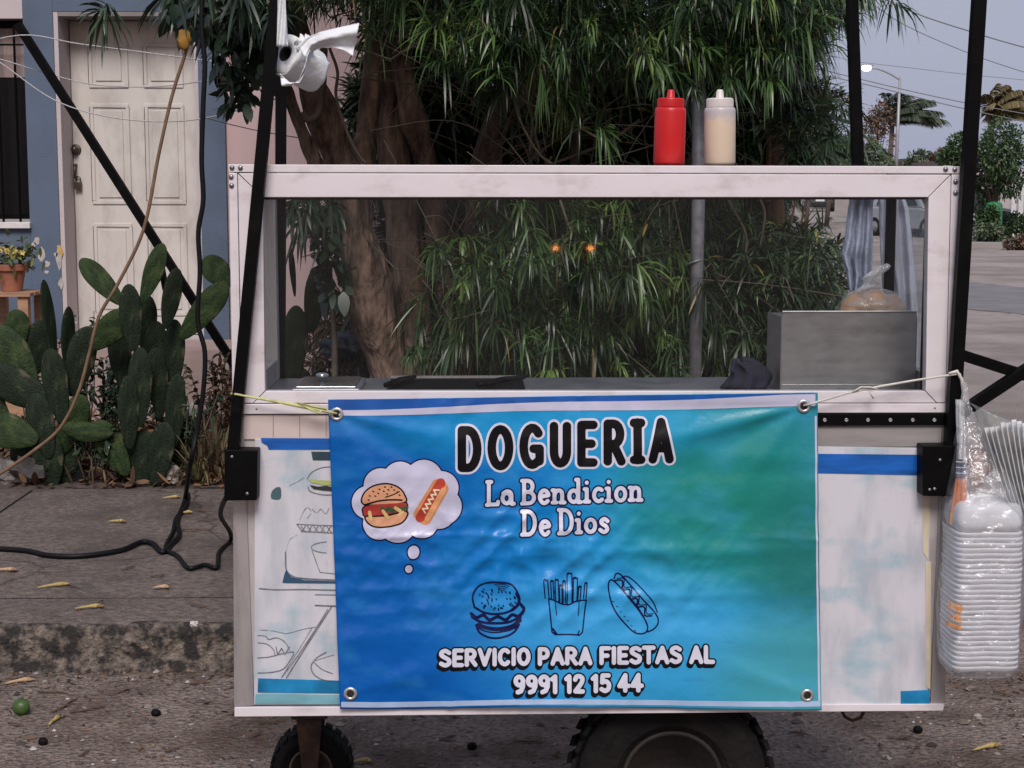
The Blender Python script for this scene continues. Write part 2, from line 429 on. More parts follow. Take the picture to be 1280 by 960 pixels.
# wall blocks round the openings (pixel x taken near the horizon line)
XL = HP(-700, 238).x; xw0 = HP(-90, 238).x; xw1 = HP(36, 238).x; xd0 = HP(73, 238).x; xd1 = HP(252, 238).x; xb = HP(284, 238).x; xe = HP(600, 238).x
zt = 3.3; zdoor = HP(150, 14).z; zfl = HP(150, 423).z; zw0 = HP(20, 280).z; zw1 = HP(20, 23).z
def hb(name, x0, x1, z0, z1, m, y0=HY, y1=HY+0.3, bevel=0.0, parent=None):
    return MB().box(x0, x1, y0, y1, z0, z1).build(name, m, parent or house, ho, bevel=bevel)
hb("wall", XL, xw0, 0.1, zt, M_blue)
hb("wall", xw0+0.001, xw1-0.001, 0.1, zw0-0.03, M_blue)
hb("wall", xw0+0.001, xw1-0.001, zw1, zt, M_lilac)
hb("wall", xw1, xd0, 0.1, zt, M_blue)
hb("wall", xd0+0.001, xd1-0.001, zdoor, zt, M_blue, y0=HY+0.002)
hb("wall", xd1, xb, 0.1, zt, M_blue, y0=HY-0.03)
hb("wall", xb+0.001, xe, 0.1, zt, M_pink, y0=HY+0.01)
MB().box(xe-0.3, xe-0.002, HY+0.312, HY+5, 0.1, zt-0.001).build("wall", M_pink, house, ho)
MB().box(XL-0.1, xe+0.35, HY-0.35, HY+5.2, zt+0.001, zt+0.18).build("roof_slab", M_lilac, house, ho, bevel=0.01)
# reveals lining the door opening
hb("door_jamb", xd0+0.002, xd0+0.03, zfl, zdoor-0.002, M_lilac, y0=HY+0.006, y1=HY+0.34)
hb("door_jamb", xd1-0.03, xd1-0.002, zfl, zdoor-0.002, M_lilac, y0=HY+0.006, y1=HY+0.34)
hb("lintel", xd0+0.032, xd1-0.032, zdoor-0.03, zdoor-0.003, mat("lintel_grey", (0.22, 0.20, 0.20), 0.9), y0=HY+0.004, y1=HY+0.34)
hb("porch_step", xd0-0.25, xb+0.12, 0.12, zfl-0.004, mat("pink_cement", (0.36, 0.27, 0.25), 0.9, 0, 0.12, 4, bump=0.003), y0=HY-0.75, y1=HY-0.034)
hb("threshold", xd0+0.001, xd1-0.001, 0.12, zfl-0.002, M_lilac, y0=HY-0.03, y1=HY+0.3)
# six-panel door
dx0, dx1, dz0, dz1, dy = xd0+0.034, xd1-0.034, zfl+0.005, zdoor-0.034, HY+0.26
door = MB().box(dx0, dx1, dy, dy+0.045, dz0, dz1).build("door", M_door, house, ho, bevel=0.003)
dw, dh = dx1-dx0, dz1-dz0
for cxu in (0.29, 0.71):
    for (v0, v1) in ((0.06, 0.36), (0.42, 0.74), (0.79, 0.93)):
        px0, px1 = dx0+dw*(cxu-0.15), dx0+dw*(cxu+0.15); z0, z1 = dz0+dh*v0, dz0+dh*v1
        q = MB()
        fr = 0.022
        for (a0, a1, c0, c1) in ((px0, px1, z0, z0+fr), (px0, px1, z1-fr, z1), (px0, px0+fr, z0+fr, z1-fr), (px1-fr, px1, z0+fr, z1-fr)):
            q.box(a0, a1, dy-0.009, dy-0.0005, c0, c1)
        q.box(px0+fr+0.022, px1-fr-0.022, dy-0.008, dy-0.0005, z0+fr+0.022, z1-fr-0.022)
        q.build("door_panel", M_door, door, ho, bevel=0.004)
M_brass = mat("tarnished_metal", (0.10, 0.085, 0.07), 0.4, 0.8, 0.3, 40)
dkp = PY(95, 187, dy)
MB().lathe([(0.0, -0.012), (0.034, -0.012), (0.036, -0.004), (0.020, -0.03), (0.018, -0.05), (0.008, -0.055)], (dkp.x, dy, dkp.z), 'y', 16).build("lock", M_brass, door, ho, smooth=True)
h1 = PY(94, 206, dy-0.03); h2 = PY(94, 222, dy-0.03)
MB().tube([h1 + Vector((0, 0.03, 0)), h1, h1*0.5+h2*0.5 + Vector((0, -0.015, 0)), h2, h2 + Vector((0, 0.03, 0))], 0.009, 8).build("handle", M_brass, door, ho, smooth=True)
pl = PY(98, 231, dy-0.02)
q = MB().box(pl.x-0.022, pl.x+0.022, dy-0.035, dy-0.008, pl.z-0.03, pl.z+0.02)
q.tube([(pl.x-0.014, dy-0.02, pl.z+0.018), (pl.x-0.014, dy-0.02, pl.z+0.045), (pl.x, dy-0.02, pl.z+0.056), (pl.x+0.014, dy-0.02, pl.z+0.045), (pl.x+0.014, dy-0.02, pl.z+0.018)], 0.005, 6)
q.build("padlock", M_brass, door, ho, bevel=0.003)
# window with dark glass, bars and white sill
win = MB()
for (a0, a1, c0, c1) in ((xw0+.002, xw0+.05, zw0+.03, zw1-.003), (xw1-.03, xw1-.002, zw0+.03, zw1-.003), (xw0+.052, xw1-.032, zw1-.05, zw1-.003), (xw0+.052, xw1-.032, zw0+.03, zw0+.06)):
    win.box(a0, a1, HY+0.12, HY+0.16, c0, c1)
win = win.build("window", M_black, house, ho)
MB().box(xw0+.05, xw1-.03, HY+0.135, HY+0.141, zw0+.055, zw1-.045).build("pane", mat("dark_window_glass", (0.006, 0.006, 0.007), 0.3, spec=0.15), win, ho)
hb("curtain", xw0+.06, xw1-.035, HP(10, 95).z, zw1-.05, mat("pink_curtain", (0.26, 0.20, 0.19), 0.9, stretch=(14, 1, 1)), y0=HY+.128, y1=HY+.134, parent=win)
for i in range(9):
    bx_ = xw1 - 0.075 - i*0.11
    MB().tube([(bx_, HY+0.05, zw0+0.01), (bx_, HY+0.05, zw1-0.01)], 0.008, 6).build("window_bar", M_black, win, ho)
MB().tube([(xw0+.003, HY+.05, zw1-.16), (xw1-.003, HY+.05, zw1-.16)], 0.007, 6).build("window_bar", M_black, win, ho)
hb("window_sill", xw0-.02, xw1+.01, zw0-.028, zw0+.012, mat("white_sill", (0.62, 0.60, 0.60), 0.7), y0=HY-.04, y1=HY+.118, bevel=.004, parent=win)

# ================================================================== FOOD CART (local frame: x along the front, y to the back, z up)
cart = empty("food_cart", mw=CART)
tag(cart, "aluminium street food cart with glass display case and leaning black posts", "food cart")
DEPTH = 0.52
def plate(name, pts, m, y0=0.0, y1=0.03, parent=None, bevel=0.0012, top=None):
    p = [CL(x, y, y0) for x, y in pts]
    return MB().extrude(p, (0, y1-y0, 0)).build(name, m, parent or cart, bevel=bevel)
# --- display case front frame, mitred
plate("case_rail", [(285, 205.5), (1200, 208), (1200, 217), (286, 215.3)], M_alu, 0.0, 0.045)
plate("case_rail", [(298, 216.6), (1188, 218.4), (1160, 246.5), (329, 246.5)], M_alu, 0.0015, 0.03)
plate("case_stile", [(297.3, 217.2), (328.4, 247), (331, 488.6), (316.2, 503.6), (302.5, 503.6)], M_alu, 0.0015, 0.03)
plate("case_stile", [(1188.8, 219), (1160.7, 247), (1157.2, 488.6), (1171, 503.2), (1182, 503.2)], M_alu, 0.0015, 0.03)
plate("case_rail", [(331.6, 489.2), (1156.6, 489.2), (1170, 503.4), (317, 503.8)], M_alu, 0.0015, 0.03)
plate("case_stile", [(286, 216.4), (296.4, 216.4), (301.5, 504.5), (290.6, 504.5)], M_alu, 0.0, 0.045)
plate("case_stile", [(1189.6, 218.2), (1199.6, 218.2), (1192.8, 503.6), (1182.9, 503.6)], M_alu, 0.0, 0.045)
plate("case_rail", [(291, 505.4), (1192.5, 504.6), (1192, 515.8), (291.4, 517.6)], M_alu, -0.004, 0.045)
for (x, y) in ((290, 209.5), (300.5, 209.7), (289, 221), (289.5, 232), (1182, 211.5), (1193.5, 211.7), (1194.5, 227), (1194.4, 241), (321, 511), (1168, 510)):
    c = CL(x, y, -0.0005)
    MB().lathe([(0.0055, 0.0), (0.0052, -0.002), (0.003, -0.0034), (0.0006, -0.0038)], tuple(c), 'y', 10).build("rivet", M_rivet, cart, smooth=True)
gx0, gx1 = CL(326, 360, 0.012).x, CL(1164, 360, 0.012).x
gz1, gz0 = CL(640, 242, 0.012).z, CL(640, 493, 0.012).z
ZT = CL(285, 205.5).z                    # top of the case
ZS = CL(640, 489).z                      # top of the front sill
ZC = ZS - 0.03                           # counter
XA, XB = CL(290, 360).x, CL(1196, 360).x
ZB0 = CL(293, 895).z
ZB1 = CL(293, 881).z
MB().box(gx0, gx1, 0.008, 0.012, gz0, gz1).build("glass_pane", M_glass, cart)
# dark gasket line round the glass
gq = MB()
ga = [CL(*p, 0.0295) for p in ((328, 246), (1161, 246), (1157.5, 489), (331, 489))]
gq.box(ga[0].x+.001, ga[1].x-.001, 0.0305, 0.036, ga[0].z-0.006, ga[0].z+0.01)
gq.box(ga[1].x-.006, ga[1].x+.01, 0.0305, 0.036, ga[2].z-.005, ga[0].z-.0065)
gq.build("gasket", M_black, cart)
# side frames, rear frame
for s, x in ((1, XA+0.002), (-1, XB-0.002)):
    x1 = x + s*(0.035 if s > 0 else 0.022)
    xa, xb_ = min(x, x1), max(x, x1)
    MB().box(xa, xb_, DEPTH-(0.045 if s > 0 else .018), DEPTH, ZC, ZT-0.001).build("case_stile", M_silver if s > 0 else M_black, cart, bevel=.001)
    MB().box(xa, xb_, 0.047, DEPTH-0.047, ZC, ZC+0.05).build("case_rail", M_silver, cart, bevel=.001)
    MB().box(xa, xb_, 0.047, DEPTH-0.047, ZT-0.06, ZT-0.001).build("case_rail", M_silver, cart, bevel=.001)
    MB().box((xa+xb_)/2-.002, (xa+xb_)/2+.002, 0.05, DEPTH-0.05, ZC+.05, ZT-.06).build("glass_pane", M_glass, cart)
MB().box(XA+.04, XB-.04, DEPTH-0.04, DEPTH-.001, ZT-0.045, ZT-0.001).build("case_rail", M_silver, cart, bevel=.001)
MB().box(XA+.04, XB-.027, 0.046, DEPTH-.042, ZT-.006, ZT-.0005).build("case_roof", M_glass, cart)
# the roof overlaps nothing in front: front edge sits behind the rail
# --- counter and body
MB().box(XA+.005, XB-.005, 0.032, DEPTH-.004, ZC-0.02, ZC-.001).build("counter", M_steel, cart, bevel=.001)
body_top = CL(640, 517).z
M_body = mat("body_sheet", (0.48, 0.45, 0.45), 0.5, 0.2, 0.08, 6, dirt=(0.25, 0.20, 0.18), dirt_amt=0.5, dscale=5)
MB().box(XA+.008, XB-.012, 0.006, 0.014, ZB1+.001, body_top-.001).build("front_panel", M_body, cart)
MB().box(XA+.004, XA+.012, 0.016, DEPTH-.02, ZB1+.001, ZC-.022).build("side_panel", M_body, cart)
MB().box(XB-.012, XB-.004, 0.016, DEPTH-.02, ZB1+.001, ZC-.022).build("side_panel", M_body, cart)
MB().box(XA+.004, XB-.004, DEPTH-.018, DEPTH-.01, ZB1+.001, ZC-.022).build("back_panel", M_body, cart)
MB().box(XA+.004, XB-.004, 0.03, DEPTH-.02, ZB1-.03, ZB1-.001).build("floor_panel", M_rust, cart)
plate("corner_post", [(290.5, 519), (304, 519), (317.5, 882), (292.5, 883)], M_silver, -0.0005, 0.03)
plate("corner_post", [(1179, 517), (1192, 517), (1181, 879), (1163, 880)], M_silver, -0.0005, 0.03)
plate("bottom_rail", [(293, 884.5), (1180.5, 880), (1179, 888.5), (293, 896)], M_alu, -0.006, 0.045)
# beige film with fine squares above the sticker, left
M_tilef = mat("beige_film", (0.56, 0.47, 0.44), 0.5, 0, 0.05, 5)
MB_g = mat("film_joint", (0.33, 0.26, 0.24), 0.6)
fl = plate("film", [(305, 519), (500, 519), (500, 549), (303.5, 549)], M_tilef, 0.0015, 0.004, bevel=0)
for x in (341, 374, 407): plate("film_line", [(x, 519.5), (x+1.2, 519.5), (x+1.2, 546), (x, 546)], MB_g, 0.0006, 0.0014, fl, bevel=0)
# right: black slotted angle and grey sheet
ang = plate("slotted_angle", [(1000, 517.2), (1187, 517), (1187, 531.5), (1000, 532.5)], M_black, -0.008, 0.004)
for x in (1031, 1058, 1085, 1113, 1141, 1168):
    c = CL(x, 525, -0.0085)
    MB().lathe([(0.0042, 0), (0.0042, -.0012), (0.0018, -.0012), (0.0016, 0)], tuple(c), 'y', 12).build("hole_ring", M_silver, ang, smooth=True)
plate("trim_sheet", [(1000, 533.5), (1178, 533), (1176, 558), (1000, 559.5)], mat("grey_trim", (0.30, 0.285, 0.28), 0.55, 0.3, 0.15, 5, dirt=(0.15, .13, .12), dirt_amt=.6, dscale=4, stretch=(1, 1, 6)), 0.0, 0.004, bevel=.0006)
# --- sticker panel
def smudge_mat():
    m = bpy.data.materials.new("sticker_print"); m.use_nodes = True
    n, l = m.node_tree.nodes, m.node_tree.links; b_ = n["Principled BSDF"]; b_.inputs['Roughness'].default_value = 0.42
    t = n.new("ShaderNodeTexCoord")
    def nzn(sc, det, st=(1, 1, 1), loc=(0, 0, 0)):
        mp_ = n.new("ShaderNodeMapping"); mp_.inputs['Scale'].default_value = st; mp_.inputs['Location'].default_value = loc
        x = n.new("ShaderNodeTexNoise"); x.inputs['Scale'].default_value = sc; x.inputs['Detail'].default_value = det
        l.new(t.outputs['Object'], mp_.inputs[0]); l.new(mp_.outputs[0], x.inputs['Vector']); return x.outputs[0]
    def ramp(src, lo, hi, amt):
        r_ = n.new("ShaderNodeMapRange"); r_.inputs[1].default_value = lo; r_.inputs[2].default_value = hi; r_.inputs[4].default_value = amt
        l.new(src, r_.inputs[0]); return r_.outputs[0]
    def mixc(fac, a, c):
        x = n.new("ShaderNodeMixRGB"); l.new(fac, x.inputs[0])
        if isinstance(a, tuple): x.inputs[1].default_value = a + (1,)
        else: l.new(a, x.inputs[1])
        x.inputs[2].default_value = c + (1,); return x.outputs[0]
    o = mixc(ramp(nzn(5, 5, (3, 1, 1)), .45, .7, .8), (0.58, 0.575, 0.62), (0.33, 0.37, 0.42))
    o = mixc(ramp(nzn(7, 6, (1, 1, 1.6), (3, 0, 1)), .53, .72, .7), o, (0.16, 0.38, 0.46))
    o = mixc(ramp(nzn(60, 3, (1, 1, 1)), .62, .75, .25), o, (0.35, 0.33, 0.33))
    l.new(o, b_.inputs['Base Color'])
    return m
M_stick = smudge_mat()
stk = plate("sticker_panel", [(318.5, 549), (1163, 560), (1160, 880.5), (317.5, 881)], M_stick, -0.0012, 0.0055, bevel=.0006)
M_sblue = mat("sticker_blue", (0.006, 0.10, 0.40), 0.35, 0, 0.55, 10, stretch=(0.6, 1, 3))
M_steal = mat("sticker_teal", (0.16, 0.36, 0.42), 0.4, 0, 0.3, 8, stretch=(1, 1, 2))
M_mid = mat("sticker_mid_blue", (0.01, 0.20, 0.42), 0.35, 0, 0.45, 12)
M_cream = mat("cream_tape", (0.55, 0.49, 0.36), 0.6, 0, 0.2, 10)
LAYY = -0.0026
def strip(name, pts, m): return plate(name, pts, m, LAYY, -0.0014, stk, bevel=0)
strip("printed_stripe", [(326, 547.5), (500, 548.5), (500, 562), (336, 562), (334, 557), (327, 553)], M_sblue)
strip("printed_stripe", [(1000, 567), (1150, 568.5), (1148, 594), (1000, 591)], M_sblue)
strip("printed_stripe", [(322.5, 848), (500, 853), (500, 868), (322, 865.5)], M_mid)
strip("printed_stripe", [(319.5, 867.5), (500, 869.5), (500, 880.5), (319, 880)], M_steal)
strip("printed_stripe", [(1126, 864), (1162, 862.5), (1162, 880), (1126, 880)], M_mid)
strip("printed_stripe", [(389, 564.5), (430, 565), (430, 575.5), (391, 575.2)], mat("print_dark_teal", (0.03, 0.07, 0.09), .4, 0, .3, 20))
strip("worn_tape", [(1153, 566), (1164, 566), (1160, 700), (1154, 690)], M_cream)
strip("worn_tape", [(1157, 702), (1164, 702), (1163, 862), (1158, 858)], M_cream)

# --- black brackets and posts
br = MB().extrude([CL(*p, -0.05) for p in ((281, 562), (322, 563), (321, 625.5), (280, 626))], (0, 0.047, 0)).build("bracket", M_black, cart, bevel=.002)
br2 = MB().extrude([CL(*p, -0.05) for p in ((1153.5, 557.5), (1196.5, 557), (1194, 621), (1153.5, 620))], (0, 0.047, 0)).build("bracket", M_black, cart, bevel=.002)
for x, y in ((309, 617), (290, 571)): MB().lathe([(.004, 0), (.0035, -.002), (.001, -.0025)], tuple(CL(x, y, -.0505)), 'y', 8).build("rivet", M_rivet, br, smooth=True)
for x, y in ((1162, 612), (1168, 611), (1175, 575)): MB().lathe([(.004, 0), (.0035, -.002), (.001, -.0025)], tuple(CL(x, y, -.0505)), 'y', 8).build("rivet", M_rivet, br2, smooth=True)
def post(p0, p1, r=0.0125, y0=-0.03, y1=-0.03, name="post"):
    return MB().tube([CL(*p0, y0), CL(*p1, y1)], r, square=True).build(name, M_black, cart, bevel=.0015)
post((362, -170), (292, 561), y0=-.03)
post((1235, -180), (1189, 556), y0=-.03, r=.0135)
post((352, -160), (350, 560), y0=DEPTH+.02, y1=DEPTH+.02)
post((1059, -160), (1082, 470), y0=DEPTH+.11, y1=DEPTH+.11, r=0.0135)
# canopy frame resting on the posts, above the picture
ca = [CL(361, -160, -.03), CL(1234, -170, -.03), CL(1060, -150, DEPTH+.11), CL(352, -150, DEPTH+.02)]
zc = max(p.z for p in ca) + 0.012
for i in range(4):
    p, q_ = ca[i].copy(), ca[(i+1) % 4].copy(); p.z = q_.z = zc
    MB().tube([p, q_], 0.012, square=True).build("canopy_bar", M_black, cart)
# handle frame on the right
hA, hB, hC = CL(1203, 444, .12), CL(1290, 472, .12), CL(1222, 502, .10)
MB().tube([CL(1188, 439, .12), hA, hB, CL(1360, 495, .12)], 0.0125, square=True).build("handle_bar", M_black, cart, bevel=.0015)
MB().tube([CL(1150, 552, .09), hC, CL(1292, 456, .09)], 0.0125, square=True).build("handle_bar", M_black, cart, bevel=.0015)

# --- wheels
def road_wheel(px, py, rad, y0, width):
    c = CL(px, py, y0 + 0.02)
    w = MB(); pr = []
    r = rad; hw = width/2
    ctr = (c.x, y0+hw, c.z)
    pr = [(r*.52, -hw*.72), (r*.60, -hw*.92), (r*.80, -hw*1.0), (r*.90, -hw*.96), (r*.97, -hw*.80), (r*.985, -hw*.4), (r*.985, hw*.4), (r*.97, hw*.8), (r*.90, hw*.96), (r*.80, hw), (r*.60, hw*.92), (r*.52, hw*.72)]
    w.lathe(pr, ctr, 'y', 64, close=True)
    for k in range(34):
        a = 2*math.pi*k/34
        er = Vector((math.cos(a), 0, math.sin(a))); et = Vector((-math.sin(a), 0, math.cos(a)))
        for sg, o_ in ((-1, 0.0), (1, .5)):
            a2 = a + o_*2*math.pi/34
            er = Vector((math.cos(a2), 0, math.sin(a2))); et = Vector((-math.sin(a2), 0, math.cos(a2)))
            w.obox(Vector(ctr) + er*(r*.985) + Vector((0, sg*hw*.62, 0)), et*(r*.055), Vector((0, 1, 0))*(hw*.26) + er*(-.012*1.0), er*(r*.022))
    wheel = empty("wheel"); wheel.parent = cart
    w.build("tyre", M_rubber, wheel, smooth=False)
    q = MB().lathe([(r*.53, -hw*.72), (r*.52, -hw*.82), (r*.48, -hw*.80), (r*.45, -hw*.45), (r*.38, -hw*.30), (r*.30, -hw*.42), (r*.20, -hw*.46), (r*.17, -hw*.62), (r*.08, -hw*.66), (r*.01, -hw*.66)], ctr, 'y', 40)
    rim = q.build("rim", mat("dirty_rim", (0.018, 0.015, 0.014), .7, .2, .5, 14, bump=.003, bscale=30, dirt=(.035, .023, .017), dirt_amt=.7, dscale=12), wheel, smooth=True)
    for k in range(4):
        a = 2*math.pi*k/4 + .5
        MB().lathe([(.010, -hw*.46), (.010, -hw*.46-.014), (.004, -hw*.46-.018)], (ctr[0]+r*.245*math.cos(a), ctr[1], ctr[2]+r*.245*math.sin(a)), 'y', 6).build("bolt", M_rivet, rim)
    return wheel
WR = CL(840, 975, .06).z * 1.0
road_wheel(840, 975, WR, .045, .16)
w2 = road_wheel(840, 975, WR, .37, .16)
cxw = CL(840, 975, .06).x
MB().tube([(cxw, .13, WR), (cxw, .45, WR)], .02, 10).build("axle", M_rust, cart)
MB().box(cxw-.03, cxw+.03, .22, .36, WR+.015, ZB1-.031).build("axle_mount", M_rust, cart)
# jockey wheel with fork at the back left
JY = .50; cw = CL(390, 945, JY); cr_ = 51/F*4.0
jw = empty("jockey_wheel"); jw.parent = cart
q = MB().lathe([(cr_*.55, -.035), (cr_*.75, -.045), (cr_*.93, -.038), (cr_*.985, -.015), (cr_*.985, .015), (cr_*.93, .038), (cr_*.75, .045), (cr_*.55, .035)], (cw.x, JY, cr_), 'y', 40, close=True)
for k in range(22):
    a = 2*math.pi*k/22; er = Vector((math.cos(a), 0, math.sin(a))); et = Vector((-math.sin(a), 0, math.cos(a)))
    for sg in (-1, 1): q.obox(Vector((cw.x, JY+sg*.027, cr_)) + er*cr_*.975, et*cr_*.09, Vector((0, .016, 0)), er*cr_*.025)
q.build("tyre", M_rubber, jw)
rim = MB().lathe([(cr_*.56, -.034), (cr_*.50, -.036), (cr_*.42, -.02), (cr_*.25, -.022), (cr_*.2, -.036), (cr_*.02, -.038)], (cw.x, JY, cr_), 'y', 28).build("rim", mat("dusty_rim", (.13, .10, .085), .6, .3, .3, 20), jw, smooth=True)
MB().lathe([(.016, -.05), (.016, -.062), (.006, -.066)], (cw.x, JY, cr_), 'y', 6).build("bolt", M_rivet, rim)
fk = MB()
for sg in (-1, 1):
    fk.extrude([(cw.x-.018, JY+sg*.052, cr_-.02), (cw.x+.018, JY+sg*.052, cr_-.02), (cw.x+.032, JY+sg*.052, cr_*2+.035), (cw.x-.032, JY+sg*.052, cr_*2+.035)], (0, sg*.006, 0))
fk.box(cw.x-.045, cw.x+.045, JY-.058, JY+.058, cr_*2+.036, ZB1-.031)
fk.build("fork", M_rust, jw, bevel=.002)
# chain loop hanging under the right end
MB().tube([CL(1050, 884, .1), CL(1056, 896, .1), CL(1066, 901, .1), CL(1076, 897, .1), CL(1083, 884, .1)], .004, 6).build("wire_loop", M_rust, cart, smooth=True)

# --- things fixed in the case: front lid, tray edges, rear ledge
def ybox(name, pxa, pya, pxb, pyb, y0, y1, m, parent=cart, bevel=.001):
    a, c = CL(pxa, pya, y0), CL(pxb, pyb, y0)
    return MB().box(min(a.x, c.x), max(a.x, c.x), y0, y1, min(a.z, c.z), max(a.z, c.z)).build(name, m, parent, bevel=bevel)
led = ybox("rear_ledge", 655, 477, 935, 484.6, .44, .47, M_silver)
for x in (670, 727, 784, 848): MB().lathe([(.0055, 0), (.005, -.003), (.001, -.004)], tuple(CL(x, 481, .4395)), 'y', 8).build("rivet", M_black, led)

# ================================================================== BANNER
YB = -0.020
TL, TR_, BR_, BL_ = (410, 499.5), (1022, 490.5), (1026.5, 886.5), (425, 884.5)
def cl_np(px, py, y):
    """vectorised CL at plane y (arrays)"""
    px = np.asarray(px, float); py = np.asarray(py, float); y = np.asarray(y, float)
    r3 = np.array(CINV.to_3x3())
    d = np.stack([(px-CX)/F, UPV.y*(CY-py)/F + FW.y, UPV.z*(CY-py)/F + FW.z], -1) @ r3.T
    co = np.array(CO)
    t = (y - co[1]) / d[..., 1]
    return co + d*t[..., None]
CR = [(rng.uniform(0, math.pi), rng.uniform(.05, .22), rng.uniform(0, 6.28), rng.uniform(.4, 1)) for _ in range(14)]
def bdisp(px, py):
    """how far the vinyl bulges to the street (m)"""
    px = np.asarray(px, float); py = np.asarray(py, float)
    u = (px-410)/612; v = (py-495)/390
    d = 0.004*np.sin(u*5.0+.6)*np.sin(v*3.1+.3)
    # tension folds running from the upper right eyelet
    for (ex, ey, ang, wdt, amp, ln) in ((1005, 507, 166, 11, .0075, 250), (1005, 507, 152, 14, -.0055, 210), (1005, 507, 128, 14, .004, 190), (1005, 507, 178, 9, -.004, 240), (421, 517, 12, 10, .005, 200), (421, 517, 30, 14, -.005, 200), (421, 517, 62, 15, .0035, 170), (438, 867, -18, 12, .004, 150), (1008, 868, 200, 14, .004, 160)):
        a = R(ang); dx, dy = math.cos(a), math.sin(a)
        s = (px-ex)*dx + (py-ey)*dy; t = -(px-ex)*dy + (py-ey)*dx
        sp = np.clip(s/ln, 0, 1)
        d = d + amp*np.exp(-(t/(wdt*(.35+1.3*sp)))**2)*np.where(s > 0, np.sin(math.pi*np.clip(sp, 0, 1))**.8, 0)
    # creases from being folded
    for (y0, sl_, wdt, amp) in ((673, .01, 4.0, .0030), (690, -.012, 9, .0050), (640, .03, 16, -.0035), (742, .02, 7, .0034), (716, -.03, 9, -.0036), (800, .01, 16, .0030), (560, .05, 12, .0022), (600, -.04, 10, -.0020)):
        t = py - (y0 + sl_*(px-700) + 3*np.sin(px/57 + y0))
        d = d + amp*np.exp(-(t/wdt)**2)*(.55+.45*np.sin(px/83.0 + y0*1.7))
    for x0, amp in ((985, .0022), (722, .0026), (560, .0022), (860, .0018), (640, -.0016)):
        d = d + amp*np.exp(-((px-x0-4*np.sin(py/60))/5.0)**2)
    # crinkles
    w = np.clip(1 - ((px-650)/330)**2, .15, 1)*np.clip(1-((py-705)/110)**2, .18, 1)
    for k, (a, fr, ph, am) in enumerate(CR):
        q = (px*math.cos(a) + py*math.sin(a))*fr + ph + 1.7*np.sin(px*.021*(k % 3+1) + py*.027)
        d = d + w*am*.0017*(1-2*np.abs(np.sin(q*.5)))
    # loose lower hem and waving upper hem
    d = d + .006*np.clip((py-845)/40, 0, 1)**1.5*np.sin(px/52.0+1)
    d = d + .003*np.clip((530-py)/40, 0, 1)*np.sin(px/70.0)
    return d
def bpt(px, py, lay=0.0):
    d = bdisp(px, py)
    base = cl_np(px, py, YB)
    base[..., 1] -= d + lay
    return base
NU, NV = 220, 150
uu, vv_ = np.meshgrid(np.linspace(0, 1, NU+1), np.linspace(0, 1, NV+1))
top = np.stack([TL[0] + (TR_[0]-TL[0])*uu, TL[1] + (TR_[1]-TL[1])*uu], -1)
bot = np.stack([BL_[0] + (BR_[0]-BL_[0])*uu, BL_[1] + (BR_[1]-BL_[1])*uu + 3.0*np.sin(uu*9+.5)*np.clip(1.2-uu, 0, 1)], -1)
pp = top*(1-vv_[..., None]) + bot*vv_[..., None]
bverts = bpt(pp[..., 0], pp[..., 1]).reshape(-1, 3)
ii = np.arange((NU+1)*(NV+1)).reshape(NV+1, NU+1)
bf = np.stack([ii[:-1, :-1], ii[1:, :-1], ii[1:, 1:], ii[:-1, 1:]], -1).reshape(-1, 4)
